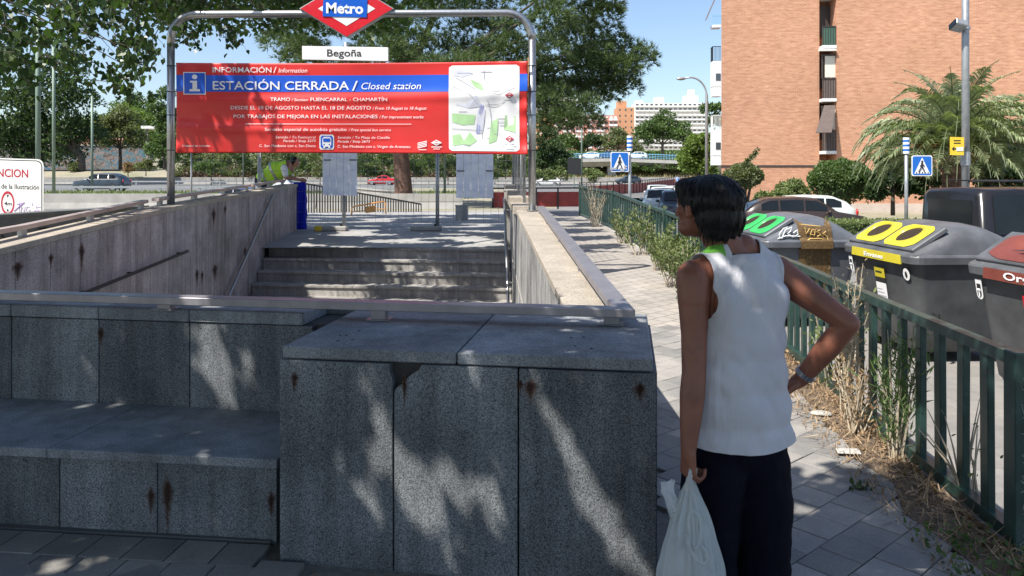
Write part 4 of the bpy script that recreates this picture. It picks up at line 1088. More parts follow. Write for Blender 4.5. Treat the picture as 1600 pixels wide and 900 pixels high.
def car(label, loc, rz, L, W, Hh, kind, mat, group=None, cat='car', name='parked_car', extras=True):
    """local x runs from nose (0) to tail (L), centred on y"""
    t = thing(name, label, cat, loc, rz, group); pr = PROF[kind]
    xs = sorted(set([0,.01,.03,.08,.14,.19,.24,.28,.34,.40,.48,.55,.62,.68,.72,.78,.84,.90,.95,.985,1.0]))
    def sec(u):
        zr_ = lerp_tab(pr['roof'], u)*Hh; zb_ = min(lerp_tab(pr['belt'], u)*Hh, zr_)
        k = min(1, .82+.18*min(u, 1-u)/.07) if kind != 'van' or u < .5 else min(1, .95+.05*(1-u)/.03); hw_ = W/2*k; dzr = max(0, zr_-zb_)
        tum = .22*dzr*(1 if kind != 'van' else .55)
        return hw_, zb_, zr_, tum
    def ringp(u):
        hw_, zb_, zr_, tum = sec(u); x = u*L
        z0 = .20+.12*max(0, 1-min(u,1-u)/.06)
        zm = z0+(zb_-z0)*.45
        g_ = hw_-tum
        return [(x,-hw_*.90,z0),(x,-hw_*.985,z0+.10),(x,-hw_,zm),(x,-hw_*.985,zb_-.03),(x,-hw_*.955,zb_),(x,-(g_*.955),zr_-min(.05,(zr_-zb_)*.3)),(x,-g_*.80,zr_),(x,0,zr_+.025*(zr_>zb_+.1))]
    bm = bmesh.new(); rings = []
    for u in xs:
        h = ringp(u); full = h+[(p[0],-p[1],p[2]) for p in h[-2::-1]]
        rings.append([bm.verts.new(p) for p in full])
    for a, b_ in zip(rings, rings[1:]):
        for i in range(len(a)-1): bm.faces.new((a[i], b_[i], b_[i+1], a[i+1]))
        bm.faces.new((a[-1], b_[-1], b_[0], a[0]))
    bm.faces.new(rings[0]); bm.faces.new(rings[-1][::-1])
    bmesh.ops.recalc_face_normals(bm, faces=bm.faces[:])
    bmobj('body', bm, mat, t, smooth=True)
    w0, w1 = pr['w']
    # side windows
    cuts = {'hatch':[(.33,.50),(.515,.70),(.715,.85)],'saloon':[(.35,.52),(.535,.72)],'van':[(.205,.325),(.36,.57),(.585,.775),(.79,.955)]}[kind]
    def sidept(u, f, s, o=.010):
        hw_, zb_, zr_, tum = sec(u); za = zb_+.025; zt_ = zr_-min(.06,(zr_-zb_)*.3)-.01; z = za+(zt_-za)*f
        y0 = hw_*.955; y1 = (hw_-tum)*.955; ff = (z-zb_)/max(zr_-.05-zb_, .01); return (u*L, s*(y0+(y1-y0)*ff+o), z)
    for s in (-1, 1):
        for a, b_ in cuts:
            bm = bmesh.new(); n = 4; lo = []; hi = []
            for i in range(n+1):
                u = a+(b_-a)*i/n; lo.append(bm.verts.new(sidept(u, .04, s))); hi.append(bm.verts.new(sidept(u, .97, s)))
            for i in range(n): bm.faces.new((lo[i],lo[i+1],hi[i+1],hi[i]))
            bmobj('side_window', bm, M_glass, t)
    # windscreen and rear window
    def cross(u0, u1, name):
        bm = bmesh.new(); n = 5; rws = []
        for i in range(n+1):
            u = u0+(u1-u0)*i/n; hw_, zb_, zr_, tum = sec(u); yy = (hw_-tum)*.80*.96
            sgn = -1 if name == 'windscreen' else 1
            rws.append([bm.verts.new((u*L+sgn*.010, q*yy, zr_+.012+.02*(1-abs(q))*(zr_>zb_+.1))) for q in (-1,-.5,0,.5,1)])
        for a, b_ in zip(rws, rws[1:]):
            for i in range(4): bm.faces.new((a[i],a[i+1],b_[i+1],b_[i]))
        bmobj(name, bm, M_glass, t)
    R_ = {'hatch':((.255,.39),(.80,.965)),'saloon':((.295,.41),(.70,.83)),'van':((.13,.235),(.992,.992))}[kind]
    cross(*R_[0], 'windscreen')
    if kind != 'van': cross(*R_[1], 'rear_window')
    else:
        bm = bmesh.new(); box(bm, (L-.005, 0, Hh*.75), (.03, W*.66, Hh*.28)); bmobj('rear_window', bm, M_glass, t)
    r = .33 if kind == 'van' else .31
    for u in (.17, .80):
        for s in (-1, 1):
            bm = bmesh.new(); cyl(bm, (u*L, s*(W/2-.07), r), r+.055, .16, 20, None); bm.clear()
            cyl(bm, (0,0,0), r+.06, .012, 22, Matrix.Translation((u*L, s*(W/2*.985), r+.02)) @ Matrix.Rotation(R(90),4,'X')); bmobj('wheel_arch', bm, M_rubber, t)
            wheel(t, u*L, s*(W/2-.085), r)
    for s in (-1, 1):
        bm = bmesh.new(); ball(bm, (.07*L*.5+.03, s*W*.36, Hh*.46), 1, (.14,.17,.07)); bmobj('headlight', bm, M_lamp, t, smooth=True)
        bm = bmesh.new(); ball(bm, (L-.04, s*W*.40, Hh*.56), 1, (.06,.10,.14)); bmobj('tail_light', bm, M_tail, t, smooth=True)
        bm = bmesh.new(); ball(bm, ((w0+.04)*L, s*(W/2+.09), Hh*.66), 1, (.07,.10,.07)); bmobj('wing_mirror', bm, mat, t, smooth=True)
        if extras:
            for u in ((.52,.70) if kind != 'van' else (.345,.58)):
                bm = bmesh.new(); box(bm, (u*L+.1, s*(W/2+.004), Hh*.60), (.16,.02,.03)); bmobj('door_handle', bm, M_dark, t)
                bm = bmesh.new(); box(bm, (u*L-.02 if u>.4 else u*L, s*(W/2*.995+.001), Hh*.42), (.008,.012,Hh*.36)); bmobj('door_gap', bm, M_rubber, t)
    bm = bmesh.new(); box(bm, (.015, 0, Hh*.30), (.06, W*.52, .16)); bmobj('grille', bm, M_dark, t)
    bm = bmesh.new(); box(bm, (-.018, 0, Hh*.27), (.012, .50, .11)); bmobj('number_plate', bm, M_plate, t)
    return t
P_slate = paint('paint_slate_blue', (.03,.045,.06)); P_red = paint('paint_red', (.45,.015,.02)); P_blue = paint('paint_blue', (.02,.05,.16)); P_silver = paint('paint_silver', (.48,.50,.52)); P_black = paint('paint_black', (.012,.012,.014)); P_brown = paint('paint_dark_brown', (.035,.025,.022)); P_white = paint('paint_white', (.75,.76,.76)); P_sil2 = paint('paint_pale_green_silver', (.50,.55,.54))
def at(px, y): return (px-800)/F*y
# van: nose to the right, seen from its left... roof rack with bars
van = car('black van with dark side windows and a roof rack parked behind the containers', (13.0, 13.9, -.5), R(183), 5.0, 1.92, 1.96, 'van', P_black, cat='van', name='parked_van')
van.location = (at(1462,13.2)+5.62, 14.15, -.5)
bm = bmesh.new()
for k in range(3): tube(bm, [(1.9+k*1.1,-.8,2.0),(1.9+k*1.1,-.8,2.07),(1.9+k*1.1,.8,2.07),(1.9+k*1.1,.8,2.0)], .018, 6)
for s in (-.8,.8): tube(bm, [(1.6,s,2.08),(4.5,s,2.08)], .014, 6)
bmobj('roof_rack', bm, M_dark, van)
car('dark brown hatchback parked behind the pale container, roof and windscreen showing', (at(1350,26.5), 26.8, -.52), R(176), 4.2, 1.75, 1.42, 'hatch', P_brown)
car('pale silver car with windscreen sunshade parked right of the man\'s head', (at(1172,29), 30.0, -.53), R(-8), 4.1, 1.72, 1.42, 'hatch', P_sil2)
car('silver car parked nose to camera left of the dark one', (at(1024,40.5), 39.5, -.56), R(78), 4.1, 1.74, 1.45, 'hatch', P_sil2)
car('near black car parked nose to camera left of the man\'s head', (at(1053,37), 35.8, -.56), R(80), 4.3, 1.78, 1.45, 'saloon', paint('paint_midnight', (.018,.024,.035)))
for k, (px, y, pm, lab) in enumerate(((1040,46,P_white,'white car roof showing behind the silver car'),(1062,51,P_silver,'silver grey car roof in the second row beyond the dark car'),(1030,55,P_sil2,'pale car farthest back in the parking row'))):
    car(lab, (at(px,y), y, -.56), R(82), 4.2, 1.75, 1.45, 'hatch', pm, extras=False)
# moving cars
car('dark slate people carrier driving left on the highway', (at(115,68), 68.5, G(-30,68)), R(2), 4.45, 1.8, 1.62, 'hatch', P_slate, name='car')
car('bright red car on the far highway lane beside the pine trunk', (at(575,118), 118, G(-10,118)), R(0), 4.3, 1.78, 1.5, 'saloon', P_red, name='car')
car('blue car low on the slip road behind left wall rail', (at(305,45), 46, -.55), R(0), 4.2, 1.75, 1.45, 'hatch', P_blue, name='car', extras=False)
car('silver car at far left end of mesh fence on the highway', (at(392,75), 75, G(0,75)), R(0), 4.2, 1.75, 1.45, 'hatch', P_silver, name='car', extras=False)
car('pale blue white car on the road right of the steel pole', (at(833,118), 118, G(3,118)), R(0), 4.2, 1.75, 1.45, 'hatch', P_white, name='car', extras=False)
car('dark car driving out under the bridge', (at(962,128), 128, G(18,128)+.0), R(4), 4.2, 1.78, 1.45, 'hatch', P_slate, name='car', extras=False)

# ------------------------------------------------------------------ signs and poles
def pole(name, label, cat, x, y, z0, z1, r, mat, extra=None, group=None, r1=None):
    t = thing(name, label, cat, (x, y, z0), 0, group)
    bm = bmesh.new(); tube(bm, [(0,0,0),(0,0,z1-z0)], [r, r1 or r], 10); bmobj('pole', bm, mat, t, smooth=True)
    return t
def crosswalk(label, px, y, sx0, sx1, sy0, sy1, ptop, pbot):
    x = at(px, y); g_ = -.5
    t = pole('crossing_sign', label, 'road sign', x, y, g_, P(0,ptop,y).z, .05, M_galv)
    zt = P(0,ptop,y).z-g_; zb_ = P(0,pbot,y).z-g_; n = 7; h = (zt-zb_)/n
    for k in range(n):
        bm = bmesh.new(); cyl(bm, (0,0,zb_+h*(k+.5)), .088, h, 14); bmobj('stripe_band', bm, M_white if k % 2 == 0 else M_sblue, t, smooth=False)
    X0, X1 = at(sx0,y)-x, at(sx1,y)-x; Z0, Z1 = P(0,sy1,y).z-g_, P(0,sy0,y).z-g_
    def rr(ins, yy, mat, name='plate'):
        bm = bmesh.new(); r = .05; pts = []
        for cx_, cz_, a0 in ((X1-ins-r,Z1-ins-r,0),(X0+ins+r,Z1-ins-r,90),(X0+ins+r,Z0+ins+r,180),(X1-ins-r,Z0+ins+r,270)):
            for k in range(4): a = R(a0+30*k); pts.append((cx_+r*math.cos(a), yy, cz_+r*math.sin(a)))
        f = bm.faces.new([bm.verts.new(p) for p in pts]); e = bmesh.ops.extrude_face_region(bm, geom=[f]); bmesh.ops.translate(bm, verts=[v for v in e['geom'] if isinstance(v, bmesh.types.BMVert)], vec=(0,.012,0)); bmesh.ops.recalc_face_normals(bm, faces=bm.faces[:]); bmobj(name, bm, mat, t)
    rr(0,-.09,M_white); rr(.025,-.094,M_sblue,'blue_face')
    W_ = X1-X0; Hs = Z1-Z0
    def s2(u, v, yy=-.098): return (X0+W_*u, yy, Z0+Hs*v)
    bm = bmesh.new(); bm.faces.new([bm.verts.new(s2(*p)) for p in ((.12,.12),(.88,.12),(.5,.90))]); bmobj('white_triangle', bm, M_white, t)
    bm = bmesh.new(); f = lambda u, v: Vector(s2(u, v, -.102))
    ball(bm, f(.5,.70), .035, (1,.2,1), 8, 6)
    tube(bm, [f(.5,.64), f(.48,.44)], .032, 5); tube(bm, [f(.48,.46), f(.58,.30), f(.60,.2)], .018, 5); tube(bm, [f(.48,.46), f(.40,.32), f(.33,.2)], .018, 5)
    tube(bm, [f(.5,.60), f(.62,.46)], .012, 5); tube(bm, [f(.5,.60), f(.39,.47)], .012, 5); bmobj('walker_symbol', bm, M_blacktxt, t)
    bm = bmesh.new()
    for k in range(5): u = .2+.14*k; bm.faces.new([bm.verts.new(s2(*p)+(0,) if False else s2(p[0],p[1],-.100)) for p in ((u,.13),(u+.06,.13),(u+.055,.20),(u+.012,.20))])
    bmobj('crossing_bars', bm, M_blacktxt, t)
    return t
M_sblue = plain('sign_blue', (.01,.13,.50), .35, 0, .05)
cs = crosswalk('blue crossing sign with stickers left of its striped pole, at the street corner', 984, 24, 953.5, 982, 237.5, 268.5, 212, 235.5)
bm = bmesh.new()
for a, b_, c, d in ((-.58,.05,.2,.07),(-.30,.0,.12,.1),(-.2,.12,.1,.05)): box(bm, (a+.05,-.104,(P(0,266,24).z+.5)+b_), (c,.004,d))
bmobj('sticker', bm, M_greyprint, cs)
crosswalk('blue crossing sign right of its striped pole, in front of the palm', 1416, 22, 1422, 1454, 243, 275, 215, 240)
# tall lamp pole with floodlight and yellow sign
lp = pole('lamp_post', 'tall grey lamp post with floodlight, standing between palm and van', 'lamp post', at(1508.5,17.3), 17.3, -.5, 9.5, .088, M_galv, r1=.07)
bm = bmesh.new(); z = P(0,36,17.3).z+.5
m_ = Matrix.Translation((-.23,-.12,z-.08)) @ Matrix.Rotation(R(14),4,'Y') @ Matrix.Rotation(R(-25),4,'X')
bmesh.ops.create_cube(bm, size=1, matrix=m_ @ Matrix.Diagonal((.28,.30,.16,1))); bmobj('floodlight', bm, M_galv, lp, bevel=.02)
bm = bmesh.new(); bmesh.ops.create_cube(bm, size=1, matrix=Matrix.Translation((-.37,-.14,z-.055)) @ Matrix.Rotation(R(14),4,'Y') @ Matrix.Rotation(R(-25),4,'X') @ Matrix.Diagonal((.02,.25,.13,1))); bmobj('floodlight_glass', bm, M_glass, lp)
bm = bmesh.new(); tube(bm, [(0,0,z-.12),(-.12,-.05,z-.1)], .02, 6); cyl(bm, (0,0,z-.12), .10, .06, 12); cyl(bm, (0,0,P(0,248,17.3).z+.5), .10, .3, 12); bmobj('bracket', bm, M_galv, lp)
ys = thing('yellow_sign', 'small yellow sign with black left arrow fixed to the tall lamp post', 'sign', (at(1495,17.15), 17.12, P(0,242,17.1).z))
def yf(x, y): return P(x, y, 17.12)
bm = bmesh.new(); hexa(bm, [yf(1485,242),yf(1506,242.5),yf(1506.5,214.5),yf(1485,214)], (0,.02,0)); addp('plate', bm, M_yellowsign, ys)
yo = lambda x, y: yf(x,y)-Vector((0,.004,0))
flat('arrow', [(1487,232.5),(1491,228.5),(1491,231.5),(1496,231.5),(1496,233.5),(1491,233.5),(1491,236.5)], M_blacktxt, ys, yo)
flat('sticker', [(1494,236),(1505,236),(1505,230),(1494,230)], M_greyw, ys, lambda x,y: yf(x,y)-Vector((0,.008,0)))
for k in range(2): flat('print_line', [(1490,220.5+k*4),(1501,220.5+k*4),(1501,218.8+k*4),(1490,218.8+k*4)], M_blacktxt, ys, yo)
# curved street lamp
y = 60; x = at(1104,y); g_ = -.55
sl = thing('street_lamp', 'tall curved grey street lamp left of the brick building', 'street lamp', (x, y, g_))
zt = P(0,150,y).z-g_; pts = [(0,0,0),(0,0,zt)]
for k in range(1, 9): a = R(90*k/8); pts.append((-1.25*(1-math.cos(a)), 0, zt+1.45*math.sin(a)))
pts.append((-1.75,0,zt+1.4))
bm = bmesh.new(); tube(bm, pts, [.12]*2+[.07]*9, 8); bmobj('pole', bm, M_galv, sl, smooth=True)
bm = bmesh.new(); ball(bm, (-2.0,0,zt+1.35), 1, (.38,.16,.13)); bmobj('lamp_head', bm, M_galv, sl, smooth=True)
# green masts on the left
for px, y, r, top, lab in ((59.5,32,.10,20,'thick green mast rising behind the white warning sign'),(84,42,.085,20,'tall green mast just right of the white warning sign'),(144,66,.10,150,'green lamp mast between the two left trees, beyond the highway'),
        (297+83,90,.08,120,'thin mast with small lamp seen above the banner'),(767/5+540+1.5,36,.055,100,'slim green mast left of the right pale board'),(909,95,.10,150,'green mast beside the dark board under the bridge end'),(1106,120,.1,190,'thin far mast near the curved lamp')):
    z0 = G(at(px,y), y); t = pole('mast', lab, 'mast', at(px,y), y, z0, max(P(0,top,y).z, z0+5) if top > 30 else z0+9, r, M_greenpole)
    if px == 380:
        bm = bmesh.new(); box(bm, (.3,0,P(0,88,y).z-z0), (.9,.3,.15)); bmobj('lamp_head', bm, M_dark, t); t.children[0].data.transform(Matrix.Diagonal((1,1,(P(0,88,y).z-z0)/(max(P(0,top,y).z, z0+5)-z0),1)))
# white warning sign
wsn = thing('warning_sign', 'white height warning sign with red circle and purple graffiti at left edge', 'road sign', (at(20,17), 17, .3))
def wf(x, y, o=0.0): return P(x, y+(x*.03), 17-o)
X0 = -72
def rrect(x0,x1,y0,y1,r,o,mat,name,th=.02):
    bm = bmesh.new(); pts = []
    for cx_, cy_, a0 in ((x1-r,y0+r,0),(x0+r,y0+r,90),(x0+r,y1-r,180),(x1-r,y1-r,270)):
        for k in range(5): a = R(a0+22.5*k); pts.append(wf(cx_+r*math.cos(a), cy_-r*math.sin(a), o))
    v = [bm.verts.new(p) for p in pts]; v2 = [bm.verts.new(Vector(p)+Vector((0,th,0))) for p in pts]
    bm.faces.new(v); bm.faces.new(v2[::-1])
    for i in range(len(v)): j = (i+1)%len(v); bm.faces.new((v[j],v[i],v2[i],v2[j]))
    bmesh.ops.recalc_face_normals(bm, faces=bm.faces[:]); addp(name, bm, mat, wsn)
rrect(X0,68,247,338,10,0,M_greyw,'plate'); rrect(X0+2,66,249,336,9,.0025,M_blacktxt,'border_line',.002); rrect(X0+3.5,64.5,250.5,334.5,8,.005,M_greyw,'face',.002)
wo = lambda x, y: wf(x, y, .0075)
lettering('ATENCION', -32, 44, 276, 13, M_darkred, wsn, wo, bold=.02)
lettering('de la Ilustración', 2, 61, 294.5, 8, M_blacktxt, wsn, wo, bold=.01)
def ringf(cx_, cy_, r0, r1, mat, o, asp=1.7):
    bm = bmesh.new(); n = 28
    a_ = [bm.verts.new(wf(cx_+r0*math.cos(2*math.pi*i/n), cy_+asp*r0*math.sin(2*math.pi*i/n), o)) for i in range(n)]
    b_ = [bm.verts.new(wf(cx_+r1*math.cos(2*math.pi*i/n), cy_+asp*r1*math.sin(2*math.pi*i/n), o)) for i in range(n)]
    for i in range(n): j = (i+1)%n; bm.faces.new((a_[i],a_[j],b_[j],b_[i]))
    addp('red_ring', bm, mat, wsn)
ringf(12, 317, 8.2, 10.6, M_darkred, .0078, 1.78)
lettering('4m', 6.5, 18.5, 320.5, 6, M_blacktxt, wsn, wo, bold=.02)
flat('arrow', [(10,304),(14,304),(12,309)], M_blacktxt, wsn, wo); flat('arrow', [(10,330),(12,325),(14,330)], M_blacktxt, wsn, wo)
M_purple = plain('purple_spray', (.36,.20,.58), .6)
bm = bmesh.new()
for s in (((22,329),(38,315)),((26,318),(38,316)),((30,317),(31,331)),((33,331),(34,322),(38,331),(39,322)),((46,322),(42,322),(41,328),(46,331),(47,327),(44,327)),((50,316),(51,320)),((63,322),(56,321),(58,326),(63,328),(62,333),(56,333)),((50,331),(55,327),(64,330))):
    tube(bm, [wf(x,y,.009) for x, y in s], .011 if s[0][0] < 25 else .006, 4, False)
addp('graffiti', bm, M_purple, wsn)
for px in (-50, 45):
    bm = bmesh.new(); p = wf(px, 338); tube(bm, [(p.x, 17.06, .1), (p.x, 17.06, P(0,255,17).z)], .03, 8); addp('leg', bm, M_galv, wsn)
# dark concrete parapet left of the stairwell
cpw = thing('concrete_parapet', 'dark low concrete parapet with faint graffiti below the warning sign', 'wall', (-9, 13, .1))
qa, qb = Vector((-9.9,10.5,0)), Vector((-8.15,17.2,0)); 
bm = bmesh.new(); n = (qb-qa).normalized(); n = Vector((n.y,-n.x,0))
hexa(bm, [qa+n*.0+Vector((0,0,-.3)), qb+Vector((0,0,-.1)), qb+Vector((0,0,.93)), qa+Vector((0,0,.90))], -n*.3); addp('wall', bm, M_concd, cpw)
bm = bmesh.new(); hexa(bm, [qa+n*.04+Vector((0,0,.902)), qb+n*.04+Vector((0,0,.932)), qb+n*.04+Vector((0,0,1.0)), qa+n*.04+Vector((0,0,.97))], -n*.38); addp('coping', bm, M_concd, cpw, bevel=.01)
bm = bmesh.new(); random.seed(5)
for k in range(8):
    s = .3+k*.1; pts = [qa.lerp(qb, s+random.uniform(-.03,.03))+n*.004+Vector((0,0,.45+random.uniform(-.2,.25))) for _ in range(5)]; tube(bm, pts, .008, 4, False)
addp('graffiti', bm, M_blacktxt, cpw)

# ------------------------------------------------------------------ highway furniture
def guard(label, y, x0, x1, h=.75, step=3.6, solid=False):
    t = thing('guardrail', label, 'guardrail', (x0, y, G(x0,y)))
    if solid:
        x = x0
        while x < x1:
            bm = bmesh.new(); pts = [(-.22,0),(.22,0),(.12,.25),(.09,h),(-.09,h),(-.12,.25)]
            a = [bm.verts.new((x+.01, y+p[0], G(x,y)+p[1])) for p in pts]; b_ = [bm.verts.new((x+5.98, y+p[0], G(x,y)+p[1])) for p in pts]
            bm.faces.new(a); bm.faces.new(b_[::-1])
            for i in range(6): bm.faces.new((a[(i+1)%6],a[i],b_[i],b_[(i+1)%6]))
            bmesh.ops.recalc_face_normals(bm, faces=bm.faces[:]); addp('barrier_block', bm, M_conc, t); x += 6
    else:
        bm = bmesh.new(); box(bm, ((x0+x1)/2, y-.06, G(x0,y)+h-.12), (x1-x0, .05, .17)); addp('beam', bm, M_galv, t)
        me = None; x = x0
        while x < x1:
            if me is None:
                bm = bmesh.new(); box(bm, (0,0,h/2), (.12,.12,h)); me = bpy.data.meshes.new('rail_post'); bm.to_mesh(me); bm.free(); me.materials.append(M_galv)
            o = link('rail_post', me, None, t); o.location = (x-x0, 0, 0); x += step
guard('long guardrail with posts in front of the dark people carrier', 59, -75, 3, .62, 3.0)
guard('guardrail in the highway median, middle distance', 92, -80, 7, .85, 5)
guard('pale concrete barrier at far side of the highway', 134, -150, 30, 1.15, solid=True)
guard('grey concrete barrier nearest the stairwell, behind the warning sign', 31.5, -32, -4.0, .62, solid=True)
wd_ = thing('concrete_ramp_wall', 'pale concrete wedge wall behind the dark railing', 'wall', P(640,312,42))
bm = bmesh.new(); hexa(bm, [P(545,312,44),P(705,316,38),P(705,309,38),P(545,294,44)], (0,.5,0)); addp('wall', bm, M_conc, wd_, bevel=.02)
bm = bmesh.new(); hexa(bm, [P(545,294,43.9),P(705,309,37.9),P(705,307.5,37.9),P(545,292,43.9)], (0,.7,0)); addp('coping', bm, M_conc, wd_)
# red slatted barriers
M_redf = plain('red_fence_paint', (.33,.045,.035), .6, 0, .2, 3)
def redfence(label, pts, h, step):
    t = thing('red_fence', label, 'fence', pts[0])
    bm = bmesh.new(); 
    for a, b_ in zip(pts, pts[1:]):
        a, b_ = Vector(a), Vector(b_); hexa(bm, [a+Vector((0,0,.1)), b_+Vector((0,0,.1)), b_+Vector((0,0,h*.82)), a+Vector((0,0,h*.82))], (0,.04,0))
    addp('panel', bm, M_redf, t)
    bm = bmesh.new()
    for a, b_ in zip(pts, pts[1:]): tube(bm, [Vector(a)+Vector((0,-.03,h)), Vector(b_)+Vector((0,-.03,h))], .035, 5)
    addp('top_rail', bm, M_dark, t)
    me = None
    for a, b_ in zip(pts, pts[1:]):
        a, b_ = Vector(a), Vector(b_); n = max(1, int((b_-a).length/step))
        for i in range(n):
            if me is None:
                bm = bmesh.new(); box(bm, (0,-.03,h/2), (.07,.07,h)); me = bpy.data.meshes.new('post'); bm.to_mesh(me); bm.free(); me.materials.append(M_dark)
            o = link('post', me, None, t); o.location = a.lerp(b_, i/n)-Vector(pts[0])
gp = lambda px, y: (at(px,y), y, G(at(px,y),y))
redfence('red panelled fence across the end of the path, right of the steel pole', [(at(770,34),34,.12),(at(838,34.5),34.5,.12),(at(905,35),35,.12)], .95, .8)
redfence('long red fence climbing along the far pavement beneath the bridge', [(at(905,60),60,-.5),(at(985,72),72,-.45),(at(1012,82),82,-.42),(at(1040,98),98,-.30),(at(1078,120),120,-.0)], 1.5, 1.6)
# dark board seen from behind
db = thing('dark_board', 'blank dark grey road board on legs beside the bridge', 'road sign', P(908,290,92))
bm = bmesh.new(); hexa(bm, [P(887,272,92),P(908,272,92),P(908,247.5,92),P(887,247.5,92)], (0,.1,0)); addp('panel', bm, M_darkboard if False else M_dark, db)
bm = bmesh.new(); tube(bm, [P(897,272,92.1), Vector((at(897,92.1),92.1,G(9,92)))], .07, 6); addp('leg', bm, M_greenpole, db)

# ------------------------------------------------------------------ bridge
M_brconc = plain('bridge_concrete', (.42,.41,.39), .85, 0, .12, .6); M_bluer = plain('blue_rail_paint', (.18,.42,.62), .5)
br2 = thing('road_bridge', 'concrete road bridge with blue railing crossing the far road', 'bridge', (25, 152, 0))
def bz(x): return P(0, lerp_tab([(0,253),(11,251),(20,249.5),(35,254),(60,257)], x)+0, 150).z
xs_ = frange(4, 62, 2.9)
bm = bmesh.new(); rows = []
for x in xs_:
    z = bz(x); th = .9+.9*((x-20)/22)**2*(.55 if x > 20 else 1.3); th = min(th, 2.4)
    rows.append([bm.verts.new(p) for p in ((x,149,z+.25),(x,149,z-.35),(x,149.6,z-.45),(x,150.5,z-.35-th),(x,158,z-.35-th),(x,160,z-.3),(x,160,z+.25))])
for a, b_ in zip(rows, rows[1:]):
    for i in range(7): j = (i+1)%7; bm.faces.new((a[i],a[j],b_[j],b_[i]))
bm.faces.new(rows[0][::-1]); bm.faces.new(rows[-1]); bmesh.ops.recalc_face_normals(bm, faces=bm.faces[:]); addp('deck', bm, M_brconc, br2)
for xx in (19.6, 41):
    bm = bmesh.new(); box(bm, (xx,151.6,1.3), (1.6,1.4,4.8)); addp('pier', bm, M_brconc, br2)
    bm = bmesh.new(); box(bm, (xx,157.2,1.3), (1.6,1.4,4.8)); addp('pier', bm, M_brconc, br2)
bm = bmesh.new(); box(bm, (4.5,155,1), (4,12,6.4)); addp('abutment', bm, M_brconc, br2)
for z_, rr in ((1.25,.07),(.9,.03),(.6,.03)):
    bm = bmesh.new(); tube(bm, [(x,149.2,bz(x)+z_) for x in xs_], rr, 5); addp('rail', bm, M_bluer, br2)
bm = bmesh.new(); box(bm, (0,0,.6), (.06,.06,1.3)); me = bpy.data.meshes.new('baluster'); bm.to_mesh(me); bm.free(); me.materials.append(M_bluer)
x = 4.2
while x < 61: o = link('baluster', me, None, br2); o.location = Vector((x,149.2,bz(x)+.2))-br2.location; x += .55
for k, (px, pm, lab) in enumerate(((905,P_white,'tiny white car crossing the bridge, leftmost'),(932,P_blue,'tiny blue car crossing the bridge, second from left'),(978,P_white,'tiny white car on the bridge above the crossing sign'))):
    x = at(px,154); car(lab, (x, 154, bz(x)+.26), 0, 4.2, 1.75, 1.5, 'hatch', pm, extras=False, name='car')
bm = bmesh.new(); hexa(bm, [(8.2,163,-1),(16,164,-1),(16,164,3.9),(8.2,163,4.0)], (0,3,0)); 
tag(bmobj('underpass_wall', bm, M_concd), kind='structure')

# ------------------------------------------------------------------ brick apartment building (right)
def brickmat(name, cA, cB, mo, sc=1.0):
    m, nt, b = newmat(name)
    tc = nt.nodes.new('ShaderNodeTexCoord'); sp = nt.nodes.new('ShaderNodeSeparateXYZ'); nt.links.new(tc.outputs['Object'], sp.inputs[0])
    ad = N(nt,'ShaderNodeMath',operation='ADD'); nt.links.new(sp.outputs[0], ad.inputs[0]); nt.links.new(sp.outputs[1], ad.inputs[1])
    cb = nt.nodes.new('ShaderNodeCombineXYZ'); nt.links.new(ad.outputs[0], cb.inputs[0]); nt.links.new(sp.outputs[2], cb.inputs[1])
    br = N(nt, 'ShaderNodeTexBrick'); nt.links.new(cb.outputs[0], br.inputs['Vector'])
    br.inputs['Scale'].default_value = 1; br.inputs['Brick Width'].default_value = .26*sc; br.inputs['Row Height'].default_value = .085*sc
    br.inputs['Mortar Size'].default_value = .009*sc; br.inputs['Mortar Smooth'].default_value = .2; br.inputs['Bias'].default_value = 0
    br.inputs['Color1'].default_value = c4(cA); br.inputs['Color2'].default_value = c4(cB); br.inputs['Mortar'].default_value = c4(mo)
    col = br.outputs[0]
    strk = noise(nt, 1, 4, .7, objv(nt, (1.6, 1.6, 9)))
    col = mixc(nt, 1.0, col, ramp(nt, strk, [(.30,(.80,.76,.74)),(.5,(1,1,1)),(.68,(1.16,1.2,1.25))]), 'MULTIPLY')
    col = mixc(nt, 1.0, col, ramp(nt, noise(nt, .25, 4, .6, objv(nt)), [(.3,(.9,)*3),(.7,(1.08,)*3)]), 'MULTIPLY')
    nt.links.new(col, b.inputs['Base Color']); b.inputs['Roughness'].default_value = .9
    bump(nt, b, br.outputs[1], -.4, .01); return m
M_brick = brickmat('orange_brick', (.535,.265,.155), (.44,.195,.11), (.50,.37,.27))
M_plinth = plain('plinth_stone', (.50,.42,.36), .85, 0, .1, 2)
M_blind = plain('cream_blind', (.72,.68,.58), .6, 0, .05); M_frame = plain('window_frame_dark', (.05,.04,.035), .5); M_balc = plain('balcony_white', (.72,.72,.71), .7, 0, .04)
M_wingl = plain('window_glass', (.05,.06,.07), .1, 0, .3, 1, spec=.9); M_greenaw = plain('green_canvas', (.05,.12,.09), .8, 0, .1); M_greyaw = plain('grey_brown_canvas', (.13,.10,.09), .85)
bld = thing('brick_building', 'large orange brick apartment block with column of small balconies', 'building', (12.6, 46.2, -.45), R(-3.6))
Lx = lambda px: None
